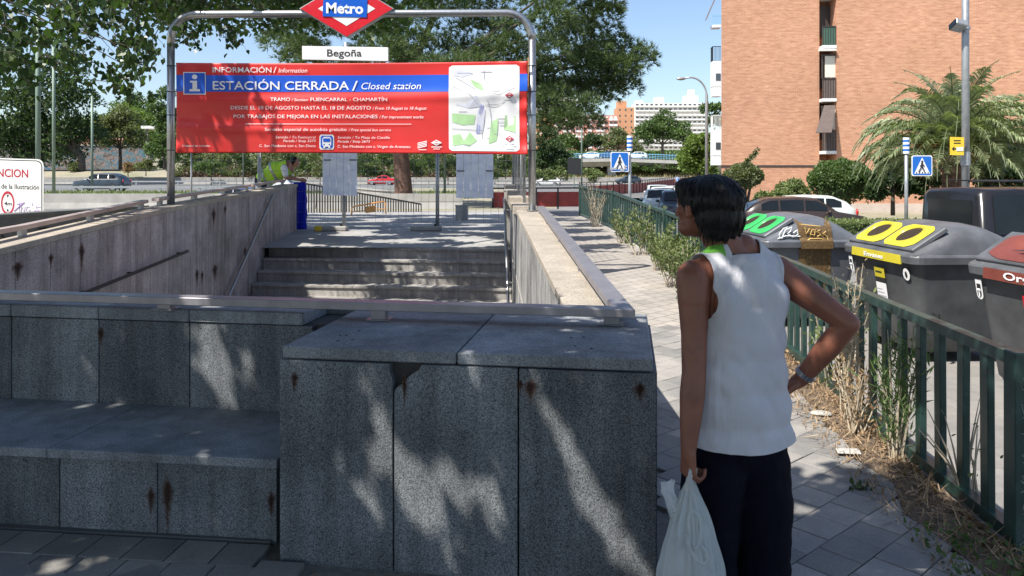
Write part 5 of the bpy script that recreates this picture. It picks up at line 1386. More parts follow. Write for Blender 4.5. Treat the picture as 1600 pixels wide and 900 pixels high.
# local frame: x along facade, y into the building
Dl = 46.2
def lx(px):     # local x on facade plane for a photo column
    u = (px-800)/F; ox, oy = 12.6, 46.2; a = R(-3.6); dx, dy = math.cos(a), math.sin(a)
    return (u*oy-ox)/(dx-u*dy)
def lz(py, x):  # local z for a photo row at facade local x
    a = R(-3.6); y = 46.2+math.sin(a)*x; return CZ-(py-HY)/F*y+.45
xA, xB, xC = 0.0, lx(1280), lx(1302); xD = lx(1594)
bm = bmesh.new(); hexa(bm, [(xA,0,-1),(xB,0,-1),(xB,0,22),(xA,0,22)], (5.4,14,0)); bmobj('wall', bm, M_brick, bld)
bm = bmesh.new(); hexa(bm, [(xC-.0,-.55,-1),(xD,-.55,-1),(xD,-.55,22),(xC,-.55,22)], (0,14,0)); bmobj('wall', bm, M_brick, bld)
bm = bmesh.new(); hexa(bm, [(xB+.004,1.1,-1),(xC-.004,1.1,-1),(xC-.004,1.1,22),(xB+.004,1.1,22)], (0,12,0)); bmobj('wall', bm, M_brick, bld)
bm = bmesh.new(); hexa(bm, [(xD+.004,.9,-1),(xD+9,.9,-1),(xD+9,.9,22),(xD+.004,.9,22)], (0,12,0)); bmobj('wall', bm, M_brickd if False else M_brick, bld)
bm = bmesh.new(); hexa(bm, [(xA-.3,-.8,22.0),(xD+.3,-.8,22.0),(xD+.3,-.8,22.4),(xA-.3,-.8,22.4)], (0,15,0)); bmobj('roof', bm, M_balc, bld)
zb_ = lz(260, 0)
bm = bmesh.new(); hexa(bm, [(xA-.02,-.03,zb_-.05),(xC-.01,-.03,zb_-.05),(xC-.01,-.03,zb_+.07),(xA-.02,-.03,zb_+.07)], (0,.028,0)); bmobj('brick_band', bm, M_bandbrown if False else M_frame, bld)
bm = bmesh.new(); hexa(bm, [(xC-.01,-.60,-.5),(xD+.02,-.60,-.5),(xD+.02,-.60,.42),(xC-.01,-.60,.42)], (0,.045,0)); bmobj('plinth', bm, M_plinth, bld)
bm = bmesh.new(); tube(bm, [(.25,-.08,-.4),(.25,-.08,zb_-.1)], .04, 6); bmobj('drainpipe', bm, M_frame, bld)
fh = 80/F*44.6
for k, pyc in enumerate((50+0, 115, 195)):
    pass
rows_ = [(-75,-5),(5,74),(84,156),(164,237)]
for k, (p0, p1) in enumerate(rows_):
    zt, zb2 = lz(p0, xB), lz(p1, xB); h = zt-zb2
    bm = bmesh.new(); box(bm, ((xB+xC)/2, .22, zb2-.06), (xC-xB-.008, 1.6, .18)); bmobj('balcony_slab', bm, M_balc, bld)
    # parapet panel or railing
    ph = h*.42
    pt = bmobj('balcony_panel', (lambda b__: (box(b__, ((xB+xC)/2, -.50, zb2+ph/2+.03), (xC-xB-.06, .04, ph)), b__)[1])(bmesh.new()), M_greyaw if k != 1 else M_greenaw, bld)
    bm = bmesh.new()
    for i in range(6): xx = xB+.05+(xC-xB-.1)*i/5; box(bm, (xx, -.53, zb2+ph/2+.03), (.03,.03,ph))
    box(bm, ((xB+xC)/2,-.53,zb2+ph+.04), (xC-xB-.04,.05,.05)); bmobj('balcony_rail', bm, M_frame, bld)
    w_ = bmobj('window', (lambda b__: (box(b__, ((xB+xC)/2+.05, .52, zb2+h*.62), (xC-xB-.08,.05,h*.72)), b__)[1])(bmesh.new()), M_frame, bld)
    if k in (2,3):
        bm = bmesh.new(); box(bm, ((xB+xC)/2+.10, -.36, zb2+h*.70), (xC-xB-.22,.03,h*.46)); bmobj('blind', bm, M_blind, bld)
        bm = bmesh.new(); box(bm, ((xB+xC)/2, -.38, zb2+h*.95), (xC-xB-.01,.10,.07)); box(bm, (xB+.06,-.38,zb2+h*.7),(.08,.08,h*.5)); bmobj('window_frame', bm, M_frame, bld)
# awnings seen from the side
for (p0, p1, m_) in ((166,209,M_greyaw),(60,82,M_balc)):
    z1, z0 = lz(p0, xB), lz(p1, xB); xw = lx(1262) if m_ is M_greyaw else lx(1272)
    if m_ is M_greyaw:
        bm = bmesh.new(); A = [(xC-.06,-.58,z1),(xB+.1,-.58,z1),(xw,-1.45,z0),(xC-.6,-1.45,z0)]; hexa(bm, A, (0,.02,-.03)); bmobj('awning', bm, m_, bld)
bm = bmesh.new(); box(bm, (lx(1290)-.1, -.60, lz(81,xB)+.0), (.95,.3,.10)); bmobj('awning_box', bm, M_balc, bld)
for pyk in (lz(64,0),): pass
# left-end balconies, white
rowsL = [(-10,38,'awn'),(72,95,'rail'),(95,150,'solid'),(180,203,'rail2'),(203,258,'solid')]
zz = lambda py: lz(py, 0)
for (p0, p1, kd) in rowsL:
    z1, z0 = zz(p0), zz(p1); xw = -.50
    if kd == 'solid':
        bm = bmesh.new(); box(bm, (xw/2, .45, (z0+z1)/2), (-xw, 0.7, z1-z0)); bmobj('balcony_box', bm, M_balc, bld)
        bm = bmesh.new(); box(bm, (xw*.35, .09, (z0+z1)/2+.1), (.28,.03,.42)); bmobj('window', bm, M_wingl, bld)
        bm = bmesh.new(); box(bm, (xw/2, .45, (z0+z1)/2-.45), (-xw+.04, 0.74, .05)); bmobj('ledge', bm, M_greyw, bld)
    elif kd in ('rail','rail2'):
        bm = bmesh.new()
        for i in range(7): box(bm, (xw+.02+i*(-xw-.04)/6, .12, (z0+z1)/2), (.022,.022,z1-z0))
        for i in range(8): box(bm, (xw+.02, .12+i*.09, (z0+z1)/2), (.022,.022,z1-z0))
        box(bm, (xw/2,.12,z1),(-xw,.04,.04)); box(bm, (xw+.02,.45,z1),(.04,0.7,.04)); bmobj('balcony_rail', bm, M_dark if kd == 'rail' else M_balc, bld)
    else:
        bm = bmesh.new(); hexa(bm, [(-.05,.1,z1+.4),(-.05,0.7,z1+.4),(-.85,0.7,zz(28)),(-.85,.1,zz(28))], (0,0,-.04)); bmobj('awning', bm, M_greyaw, bld)
        bm = bmesh.new(); box(bm, (xw/2,.45,zz(40)),(-xw,0.7,.16)); bmobj('balcony_slab', bm, M_balc, bld)
        bm = bmesh.new()
        for i in range(6): box(bm, (xw+.02+i*.12,.12,zz(32)), (.022,.022,.6))
        box(bm, (xw/2,.12,zz(24)),(-xw,.04,.04)); bmobj('balcony_rail', bm, M_bluer, bld)

# ------------------------------------------------------------------ far buildings
def farblock(label, px0, px1, pytop, pybot, D, wall, rows, cols, wins, bands=None, group=None, roofs=(), depth=14):
    a, b_ = P(px0,pybot,D), P(px1,pytop,D); t = thing('apartment_block', label, 'building', (a.x, D, a.z), 0, group)
    W_, H_ = b_.x-a.x, b_.z-a.z
    bm = bmesh.new(); hexa(bm, [(0,0,-14),(W_,0,-14),(W_,0,H_),(0,0,H_)], (0,depth,0)); bmobj('wall', bm, wall, t)
    ch, cw = H_/rows, W_/cols; me = {}
    for r in range(rows):
        if bands:
            for c in range(cols):
                if (c % 3) != 1 or bands == 2:
                    if 'band' not in me:
                        bm = bmesh.new(); box(bm, (0,-.5,0), (cw*.9,1.2,ch*.34)); mm = bpy.data.meshes.new('balcony'); bm.to_mesh(mm); bm.free(); mm.materials.append(M_balc if bands == 1 else (M_balc if bands==2 else wall)); me['band'] = mm
                    o = link('balcony', me['band'], None, t); o.location = ((c+.5)*cw, 0, r*ch+ch*.2)
        for c in range(cols):
            key = (r+c*3) % len(wins)
            if key not in me:
                bm = bmesh.new(); box(bm, (0,-.04,0), (cw*wins[key][0], .12, ch*wins[key][1])); mm = bpy.data.meshes.new('window'); bm.to_mesh(mm); bm.free(); mm.materials.append(wins[key][2]); me[key] = mm
            o = link('window', me[key], None, t); o.location = ((c+.5)*cw, 0, r*ch+ch*.62)
    for (u0, u1, h) in roofs:
        bm = bmesh.new(); box(bm, ((u0+u1)/2*W_, depth/2, H_+h/2), ((u1-u0)*W_, depth*(.3 if u1-u0 < .081 else .6), h)); bmobj('roof_box', bm, wall, t)
    return t
M_pinkb = plain('pink_brick_far', (.50,.24,.20), .9, 0, .08, .3); M_orb = plain('orange_brick_far', (.52,.27,.15), .9, 0, .08, .3); M_whb = plain('white_render_far', (.66,.63,.58), .85, 0, .05, .3)
wn_ = [(.62,.36,M_wingl),(.55,.34,M_wingl),(.62,.36,M_blind)]
farblock('long white slab block with rows of balconies, behind the bridge trees', 992, 1104, 161, 235, 480, M_whb, 11, 15, wn_, 2, roofs=((.03,.12,2),(.3,.42,4),(.72,.9,5),(.78,.86,9)))
farblock('pink brick block left of the orange tower', 866, 918, 182, 232, 430, M_pinkb, 6, 8, wn_, 1, roofs=((.1,.5,3),))
farblock('pink brick block touching the orange tower', 918, 965, 180, 232, 425, M_pinkb, 6, 7, wn_, 1)
farblock('narrow orange brick tower with plain walls', 964, 991, 168, 232, 440, M_orb, 7, 3, [(.25,.3,M_wingl)], None, roofs=((.1,.6,4),))
farblock('white terraced block above the pink ones, behind the pine', 838, 902, 155, 190, 560, M_whb, 6, 9, wn_, 2, roofs=((.4,.8,4),))
farblock('brown block at the left behind the steel pole', 836, 867, 178, 232, 440, M_orb, 6, 5, wn_, None)
# graffiti wall, shelter at far left
def graffmat():
    m, nt, b = newmat('graffiti_wall'); v = pos(nt, (1,1,1.6))
    f = noise(nt, .55, 2, .6, v, 1.2)
    col = ramp(nt, f, [(.36,(.05,.13,.18)),(.45,(.17,.17,.16)),(.50,(.03,.03,.035)),(.53,(.24,.16,.13)),(.60,(.15,.17,.18)),(.68,(.04,.12,.20))])
    nt.links.new(col, b.inputs['Base Color']); b.inputs['Roughness'].default_value = .9; return m
gw = thing('graffiti_wall', 'long graffiti covered wall beyond the highway on the left', 'wall', P(150,262,150))
bm = bmesh.new(); hexa(bm, [P(-140,268,150),P(235,264,150),P(235,228,150),P(-140,226,150)], (0,1,0)); addp('wall', bm, graffmat(), gw)
bm = bmesh.new(); hexa(bm, [P(-140,226,149.8),P(235,228,149.8),P(235,226.5,149.8),P(-140,224.5,149.8)], (0,1.4,0)); addp('coping', bm, M_conc, gw)
hs = thing('low_brick_house', 'low brick house roof just showing above the graffiti wall', 'building', P(130,226,158))
bm = bmesh.new(); hexa(bm, [P(108,240,158),P(160,240,158),P(160,216,158),P(108,216,158)], (0,8,0)); addp('wall', bm, M_orb, hs)
bm = bmesh.new(); hexa(bm, [P(106,216,157.5),P(162,216,157.5),P(158,213,157.5),P(110,213,157.5)], (0,9,0)); addp('roof', bm, M_pinkb, hs)
cn = thing('white_canopy', 'flat white canopy on one post behind left trees', 'canopy', P(229,226,140))
bm = bmesh.new(); hexa(bm, [P(220,201,140),P(246,201,140),P(246,196.5,140),P(220,196.5,140)], (0,6,0)); addp('roof', bm, M_balc, cn)
bm = bmesh.new(); hexa(bm, [P(227.5,252,141),P(231,252,141),P(231,201,141),P(227.5,201,141)], (0,.4,0)); addp('post', bm, M_conc, cn)
# ------------------------------------------------------------------ people (one continuous skin each, clothes as children)
def prim(bm, a, ra, b=None, rb=None, s=(1,1,1), M=None):
    a = Vector(a)
    if b is None:
        m = Matrix.Translation(a) @ (M if M is not None else Matrix.Identity(4)) @ Matrix.Diagonal((ra*s[0], ra*s[1], ra*s[2], 1))
        bmesh.ops.create_uvsphere(bm, u_segments=20, v_segments=14, radius=1, matrix=m); return
    b = Vector(b); rb = ra if rb is None else rb
    for p, r in ((a, ra), (b, rb)):
        bmesh.ops.create_uvsphere(bm, u_segments=14, v_segments=10, radius=r, matrix=Matrix.Translation(p))
    d = b-a; q = d.to_track_quat('Z', 'Y').to_matrix().to_4x4()
    bmesh.ops.create_cone(bm, cap_ends=True, segments=16, radius1=ra, radius2=rb, depth=d.length, matrix=Matrix.Translation((a+b)/2) @ q)
def remesh(bm, voxel, smooth=6, fac=.5):
    me = bpy.data.meshes.new('tmp'); bm.to_mesh(me); bm.free()
    o = bpy.data.objects.new('tmp', me); COL.objects.link(o)
    m = o.modifiers.new('r', 'REMESH'); m.mode = 'VOXEL'; m.voxel_size = voxel
    s = o.modifiers.new('s', 'SMOOTH'); s.iterations = smooth; s.factor = fac
    dg = bpy.context.evaluated_depsgraph_get(); dg.update()
    r = bpy.data.meshes.new_from_object(o.evaluated_get(dg)); bpy.data.objects.remove(o); bpy.data.meshes.remove(me)
    return r
def clip(me, fields, push=0.0):
    """cut a mesh where any field goes negative; gives clean hems"""
    me.calc_loop_triangles(); nv = len(me.vertices); co = np.empty(nv*3, dtype=np.float64); me.vertices.foreach_get('co', co); V_ = co.reshape(-1,3)
    if push:
        no = np.empty(nv*3, dtype=np.float32); me.vertices.foreach_get('normal', no); V_ = V_+no.reshape(-1,3)*push
    t = np.empty(len(me.loop_triangles)*3, dtype=np.int32); me.loop_triangles.foreach_get('vertices', t); T_ = t.reshape(-1,3)
    V_ = [tuple(v) for v in V_]; T_ = [tuple(x) for x in T_]
    for f in fields:
        A_ = np.array(V_); fv = f(A_[:,0], A_[:,1], A_[:,2]); cache = {}; out = []
        def cut(i, j):
            k = (min(i,j), max(i,j))
            if k not in cache:
                w_ = fv[i]/(fv[i]-fv[j]); a, b = V_[i], V_[j]; V_.append(tuple(a[q]+(b[q]-a[q])*w_ for q in range(3))); cache[k] = len(V_)-1
            return cache[k]
        for tri in T_:
            s = [fv[i] >= 0 for i in tri]
            if all(s): out.append(tri)
            elif any(s):
                poly = []
                for q in range(3):
                    i, j = tri[q], tri[(q+1)%3]
                    if fv[i] >= 0: poly.append(i)
                    if (fv[i] >= 0) != (fv[j] >= 0): poly.append(cut(i, j))
                for q in range(1, len(poly)-1): out.append((poly[0], poly[q], poly[q+1]))
        T_ = out
    used = sorted({i for t_ in T_ for i in t_}); mp = {v: k for k, v in enumerate(used)}
    r = bpy.data.meshes.new('clipped'); r.from_pydata([V_[i] for i in used], [], [[mp[i] for i in t_] for t_ in T_]); r.update(); return r
def putmesh(name, me, mat, root, smooth=True, solid=0):
    me.name = name
    if smooth: me.polygons.foreach_set('use_smooth', [True]*len(me.polygons))
    me.transform((Matrix.Translation(root.location) @ Matrix.Rotation(root.rotation_euler.z, 4, 'Z')).inverted())
    o = link(name, me, mat, root)
    if solid:
        md = o.modifiers.new('s', 'SOLIDIFY'); md.thickness = solid; md.offset = 1
    return o
def skinmat(name, c):
    m, nt, b = newmat(name); v = pos(nt)
    col = ramp(nt, noise(nt, 14, 4, .6, v), [(.3,[x*.80 for x in c]),(.7,[x*1.15 for x in c])])
    nt.links.new(col, b.inputs['Base Color']); b.inputs['Roughness'].default_value = .46; b.inputs['Subsurface Weight'].default_value = .08
    b.inputs['Subsurface Radius'].default_value = (.012,.005,.003)
    bump(nt, b, noise(nt, 160, 3, .6, v), .18, .002); return m
def hairmat():
    m, nt, b = newmat('black_hair'); v = pos(nt, (6, 6, 1))
    f = noise(nt, 45, 4, .65, pos(nt, (1.6,1.6,.16)), .6)
    nt.links.new(ramp(nt, f, [(.35,(.002,.002,.0022)),(.7,(.010,.009,.009))]), b.inputs['Base Color']); b.inputs['Roughness'].default_value = .48; b.inputs['Specular IOR Level'].default_value = .3
    bump(nt, b, f, .9, .006); return m
def clothmat(name, c, var=.06, fold=.5, rough=.8, foldscale=(3,3,1.2)):
    m, nt, b = newmat(name); v = pos(nt)
    nt.links.new(ramp(nt, noise(nt, 5, 3, .5, v), [(.3,[x*(1-var) for x in c]),(.7,[min(1,x*(1+var)) for x in c])]), b.inputs['Base Color'])
    b.inputs['Roughness'].default_value = rough; b.inputs['Sheen Weight'].default_value = .1 if c[0] > .1 else 0; b.inputs['Specular IOR Level'].default_value = .5 if c[0] > .1 else .15
    f = noise(nt, 2.2, 3, .5, pos(nt, foldscale), .8); f2 = noise(nt, 500, 2, .5, v)
    h = mixc(nt, .06, f, f2); bump(nt, b, h, fold, .06); return m
M_skin = skinmat('tanned_skin', (.235,.088,.052)); M_hair = hairmat()
M_vest = clothmat('white_vest_cloth', (.60,.60,.64), fold=.7); M_greenc = clothmat('green_cloth', (.13,.42,.04)); M_trou = clothmat('navy_trousers', (.0028,.003,.010), .3, .6)
M_shoe = plain('dark_shoe', (.03,.03,.03), .5)
MX_, MY_ = .835, 2.86
ct, s_t = math.cos(R(20)), math.sin(R(20))
def tf(u, f, z): return Vector((MX_+u*ct-f*s_t, MY_+u*s_t+f*ct, z))
RT = Matrix.Rotation(R(20), 4, 'Z')
hc = Vector((.717, 2.885, 1.573)); ch_, sh_ = math.cos(R(40)), math.sin(R(40)); RH = Matrix.Rotation(R(40), 4, 'Z')
def hf(a, b, z): return Vector((hc.x+a*ch_-b*sh_, hc.y+a*sh_+b*ch_, hc.z+z))
def hand(bm, wrist, d, n, s, curls, scale=1.0, spread=.0, thumb=(.5,.35,.6)):
    """d: down the hand, n: palm normal, s: towards the thumb"""
    d, n, s = Vector(d).normalized(), Vector(n).normalized(), Vector(s).normalized(); k = scale
    w0 = Vector(wrist)
    prim(bm, w0, .026*k, w0+d*.02*k, .027*k)
    for j in range(4):
        o = (.030-.020*j)*k
        kn = w0+d*(.088-.004*abs(j-1))*k+s*o; prim(bm, w0+d*.012*k+s*o*.6, .0165*k, kn, .0125*k)
        L_ = (.044,.048,.045,.035)[j]*k; r = (.0095,.0098,.0093,.0082)[j]*k; ang = 0; p = kn
        for q, (ln, c) in enumerate(zip((L_, L_*.62, L_*.5), curls)):
            ang += c+.06*j; dd = d*math.cos(ang)+n*math.sin(ang)+s*spread*(1.5-j); p2 = p+dd.normalized()*ln
            prim(bm, p, r*(1-.08*q), p2, r*(.92-.08*q)); p = p2
    t0 = w0+d*.022*k+s*.026*k+n*.006*k; t1 = t0+(d*.75+s*thumb[0]+n*thumb[1]).normalized()*.042*k; t2 = t1+(d*.8+s*.1+n*thumb[2]).normalized()*.032*k; t3 = t2+(d*.7-s*.1+n*(thumb[2]+.3)).normalized()*.024*k
    prim(bm, t0, .017*k, t1, .0125*k); prim(bm, t1, .012*k, t2, .0105*k); prim(bm, t2, .0105*k, t3, .009*k)
def torso(bm, g=0.0, hem=False):
    prim(bm, tf(0,0,.90), 1, s=(.165+g,.115+g,.13), M=RT); prim(bm, tf(0,.005,1.03), 1, s=(.158+g,.112+g,.15), M=RT)
    prim(bm, tf(0,0,1.17), 1, s=(.168+g,.120+g,.17), M=RT); prim(bm, tf(0,-.012,1.27), 1, s=(.168+g,.108+g,.125+g*.3), M=RT)
    prim(bm, tf(-.135,-.005,1.335), .062+g, tf(.135,-.005,1.335), .062+g); prim(bm, tf(.0,-.03,1.33), .085+g*.6)
    for s in (-1, 1):
        prim(bm, tf(s*.125,-.005,1.365), .038+g*.7, tf(s*.03,.0,1.425), .052+g*.5)
        prim(bm, tf(s*.085,-.06,1.25), .062+g, tf(s*.06,-.05,1.12), .065+g)
man = thing('person', 'man from behind in white sleeveless vest, hand on hip, holding white plastic bag', 'person', (MX_, MY_, 0))
bm = bmesh.new(); torso(bm)
prim(bm, tf(0,.0,1.37), .066, Vector((hc.x+.050, hc.y-.022, 1.475)), .066)
# head: skull, jaw, nose, brows, lips, ears
prim(bm, hf(0,-.008,.018), 1, s=(.074,.094,.100), M=RH); prim(bm, hf(0,.032,-.045), 1, s=(.056,.062,.068), M=RH); prim(bm, hf(0,.066,-.088), .026)
prim(bm, hf(0,.050,-.02), 1, s=(.060,.048,.070), M=RH)
prim(bm, hf(0,.092,.012), .010, hf(0,.116,-.026), .013); prim(bm, hf(-.012,.100,-.030), .009); prim(bm, hf(.012,.100,-.030), .009)
for s in (-1, 1):
    prim(bm, hf(s*.014,.090,.030), .011, hf(s*.044,.076,.030), .010); prim(bm, hf(s*.046,.062,-.012), .022)
    prim(bm, hf(s*.032,.078,.010), .0135)
    prim(bm, hf(s*.076,.006,-.002), 1, s=(.010,.020,.032), M=RH); prim(bm, hf(s*.082,-.004,.010), 1, s=(.007,.014,.020), M=RH); prim(bm, hf(s*.078,.010,-.028), .009)
prim(bm, hf(-.018,.086,-.054), .008, hf(.018,.086,-.054), .008); prim(bm, hf(-.030,.050,-.075), .034, hf(.030,.050,-.075), .034)
# left arm hanging, hand closed on the bag handles
shL = tf(-.186,-.005,1.325); elL = Vector((.648, 2.735, .995)); wrL = Vector((.618, 2.69, .735))
prim(bm, shL, .065, shL+(elL-shL)*.25, .060); prim(bm, shL+(elL-shL)*.2, .060, shL+(elL-shL)*.6, .047); prim(bm, shL+(elL-shL)*.6, .047, elL, .043)
prim(bm, elL, .043, elL+(wrL-elL)*.3, .045); prim(bm, elL+(wrL-elL)*.3, .045, elL+(wrL-elL)*.75, .035); prim(bm, elL+(wrL-elL)*.75, .035, wrL, .028)
hand(bm, wrL, (.0,.05,-1), (ct, s_t, 0), (-s_t, ct, .0), (.75,1.15,.7), 1.02, thumb=(.30,.45,.6))
# right arm akimbo
shR = tf(.183,-.005,1.325); elR = Vector((1.225, 2.80, 1.155)); wrR = Vector((1.090, 2.90, .925))
prim(bm, shR, .064, shR+(elR-shR)*.3, .058); prim(bm, shR+(elR-shR)*.3, .058, shR+(elR-shR)*.7, .047); prim(bm, shR+(elR-shR)*.7, .047, elR, .042)
prim(bm, elR, .042, elR+(wrR-elR)*.35, .045); prim(bm, elR+(wrR-elR)*.35, .045, elR+(wrR-elR)*.75, .036); prim(bm, elR+(wrR-elR)*.75, .036, wrR, .029)
prim(bm, elR+Vector((.006,-.004,.0)), .036)
hand(bm, wrR, (-.62,.42,-.62), (-.5,-.35,.35), (-.35,-.72,-.25), (.25,.35,.3), 1.0, .05, thumb=(.5,.1,.2))
# legs
for s, kf in ((-1, .01), (1, -.01)):
    prim(bm, tf(s*.085,0,.86), .092, tf(s*.10,kf,.50), .060); prim(bm, tf(s*.10,kf,.50), .060, tf(s*.105,kf-.01,.10), .042)
    prim(bm, tf(s*.105,kf-.03,.05), .038, tf(s*.115,kf+.13,.035), .032)
body = putmesh('body', remesh(bm, .0046, 5, .5), M_skin, man)
# eyes
for s in (-1, 1):
    b2_ = bmesh.new(); ball(b2_, hf(s*.031,.0865,.008), .0095); addp('eye', b2_, M_white, man, smooth=True)
# vest
bm = bmesh.new(); torso(bm, .016)
for z, ru, rf in ((.62,.224,.166),(.72,.219,.160),(.84,.211,.152),(.96,.204,.142),(1.08,.192,.134)): prim(bm, tf(.004,-.004,z), 1, s=(ru,rf,.16), M=RT)
vm = remesh(bm, .0075, 10, .5)
def loc(x, y, z): return (x-MX_)*ct+(y-MY_)*s_t, -(x-MX_)*s_t+(y-MY_)*ct, z
def f_hem(x, y, z):
    u, f, z = loc(x, y, z); return z-(.722-.012*np.cos(u*9))
def f_arm(sgn):
    def g(x, y, z):
        u, f, z = loc(x, y, z); uu = u*sgn
        edge = .152+.60*np.clip(1.19-z, 0, 1)-.10*np.clip(z-1.36, 0, 1)   # strap edge from the neck side
        below = 1.15-z
        d1 = edge-uu+.010*np.cos(f*20)
        d2 = below+.0*uu
        return np.maximum(d1, d2*1.0+np.maximum(0, (uu-.19))*.2)
    return g
def f_neck(x, y, z):
    u, f, z = loc(x, y, z); back = 1.405-.0*u; 
    r = np.hypot(u/.085, (f-.02)/.115); dip = np.where(f > 0, 1.30, 1.405)
    return np.maximum(r-1.0, dip-z)
vest = clip(vm, [f_hem, f_arm(1), f_arm(-1), f_neck])
# gentle real folds
bmv = bmesh.new(); bmv.from_mesh(vest); bmv.normal_update()
for v in bmv.verts:
    u, f, z = loc(v.co.x, v.co.y, v.co.z)
    w_ = .0035*math.sin(u*34+z*11+3*mnoise.noise((u*5, z*4, 0)))*max(0, min(1, (1.15-z)*3)) + .007*mnoise.noise((u*8+z*3, f*9, z*4-u*3)) + .005*mnoise.noise((u*18+z*9, f*20, z*9-u*8))+.0018*math.sin((z*1.0+u*1.3)*60+4*mnoise.noise((u*6, z*6, 2)))*max(0, 1-abs(z-.98)*4)
    v.co += v.normal*w_
bmv.to_mesh(vest); bmv.free()
vsrc = vest.copy()
putmesh('vest', vest, M_vest, man, solid=.003)
def band(f, wdt): return [f, lambda x,y,z: wdt-f(x,y,z)]
for sg in (1, -1):
    putmesh('armhole_trim', clip(vsrc.copy(), band(f_arm(sg), .013)+[lambda x,y,z: loc(x,y,z)[0]*sg-.02], .0040), M_vest, man)
putmesh('neck_trim', clip(vsrc.copy(), [lambda x,y,z: .10-f_neck(x,y,z), lambda x,y,z: z-1.36], .0040), M_vest, man)
g_green = clip(vsrc.copy(), [lambda x,y,z: z-1.30, lambda x,y,z: loc(x,y,z)[1]+.050-(-loc(x,y,z)[0]-.10)*.6, lambda x,y,z: z-1.375, lambda x,y,z: -(loc(x,y,z)[0])-.085, lambda x,y,z: .150+loc(x,y,z)[0]], .0042)
putmesh('shoulder_panel', g_green, M_greenc, man)
g_side = clip(vsrc.copy(), [lambda x,y,z: 1.0-z, lambda x,y,z: -loc(x,y,z)[0]-.190, lambda x,y,z: .86-z, lambda x,y,z: -loc(x,y,z)[1]-.0], .0042)
bpy.data.meshes.remove(g_side)
g_hem = clip(vsrc.copy(), [lambda x,y,z: .745-z], .0042); putmesh('hem', g_hem, M_vest, man)
bm = bmesh.new(); 
# trousers
bm = bmesh.new(); prim(bm, tf(0,0,.86), 1, s=(.175,.122,.12), M=RT); prim(bm, tf(0,0,.72), 1, s=(.186,.126,.13), M=RT)
for s, kf in ((-1,.01),(1,-.01)):
    prim(bm, tf(s*.090,0,.70), .104, tf(s*.100,0,.60), .116); prim(bm, tf(s*.100,0,.60), .116, tf(s*.108,kf,.48), .112); prim(bm, tf(s*.108,kf,.48), .112, tf(s*.112,kf,.12), .092)
tm_ = remesh(bm, .009, 8, .5); bmv = bmesh.new(); bmv.from_mesh(tm_); bmv.normal_update()
for v in bmv.verts: v.co += v.normal*(.010*mnoise.noise((v.co.x*11, v.co.y*11, v.co.z*6))+.007*mnoise.noise((v.co.x*4, v.co.y*4, v.co.z*22)))
bmv.to_mesh(tm_); bmv.free()
putmesh('trousers', clip(tm_, [lambda x,y,z: 1.0-z, lambda x,y,z: z-.06]), M_trou, man)
# hair
bm = bmesh.new(); prim(bm, hf(.014,-.034,.030), 1, s=(.108,.124,.094), M=RH); prim(bm, hf(.016,-.060,-.030), 1, s=(.100,.092,.085), M=RH); prim(bm, hf(.016,-.068,-.075), 1, s=(.086,.064,.056), M=RH)
prim(bm, hf(0,.020,.050), 1, s=(.080,.074,.066), M=RH); prim(bm, hf(-.040,.050,.072), .036)
hm = remesh(bm, .006, 8, .5); bmv = bmesh.new(); bmv.from_mesh(hm); bmv.normal_update()
for v in bmv.verts:
    q = v.co-hc; an = math.atan2(q.y, q.x); v.co += v.normal*(.0045*mnoise.noise((an*9, q.z*5, 1))+.0022*mnoise.noise((an*34, q.z*6, 4))+.003*math.sin(an*22+q.z*14)*max(0, min(1, -q.z*9+.1)))
bmv.to_mesh(hm); bmv.free()
def hloc(x, y, z): return (x-hc.x)*ch_+(y-hc.y)*sh_, -(x-hc.x)*sh_+(y-hc.y)*ch_, z-hc.z
def f_face(x, y, z):
    a, b, q = hloc(x, y, z); return np.minimum(.022+1.25*(q+.030)+.006*np.sin(q*90), .30)-b+.10*np.clip(q-.01,0,1)
def f_ear(x, y, z):
    a, b, q = hloc(x, y, z); return np.maximum(q-.002-.15*(b-.03), -.012-b+.3*np.minimum(0, q+.02))
def f_nape(x, y, z):
    a, b, q = hloc(x, y, z); return q+.122+.006*np.sin(a*60+2*np.sin(a*23))
hair = putmesh('hair', clip(hm, [f_face, f_ear, f_nape]), M_hair, man, solid=.002)
# fine strands lying over the hair so its surface is not smooth
hme = hair.data; bm = bmesh.new(); random.seed(17); tot = len(hme.vertices); Mw = Matrix.Translation(man.location)
for k in range(900):
    v_ = hme.vertices[random.randrange(tot)]; p = Mw @ v_.co; n_ = v_.normal.copy()
    if n_.z > .92: continue
    t_ = (Vector((random.uniform(-.12,.12),random.uniform(-.12,.12),-1))); t_ = (t_-n_*t_.dot(n_)); t_ = t_.normalized() if t_.length > .05 else Vector((0,0,-1)); L_ = random.uniform(.02,.05)
    if p.z-L_ < 1.445: continue
    tube(bm, [p+n_*.0008, p+t_*L_*.5+n_*(.0022-.9*L_*L_), p+t_*L_+n_*(.0012-3.4*L_*L_)], [.0012,.0013,.0004], 3, False)
addp('hair_strands', bm, M_hair, man)
# loose strands at nape for a softer edge
bm = bmesh.new(); random.seed(11)
for k in range(90):
    an = random.uniform(-1, 1); a0 = math.sin(an*1.5)*.080; b0 = -.030-math.cos(an*1.5)*.088
    z0 = random.uniform(-.09,-.03); p0 = hf(a0, b0, z0); p1 = hf(a0*.97, b0*.98, z0-.03); p2 = hf(a0*.90+random.uniform(-.006,.006), b0*.93, -.118-random.uniform(0,.018))
    tube(bm, [p0,p1,p2], [.0022,.0022,.0006], 3, False)
addp('hair_strands', bm, M_hair, man)
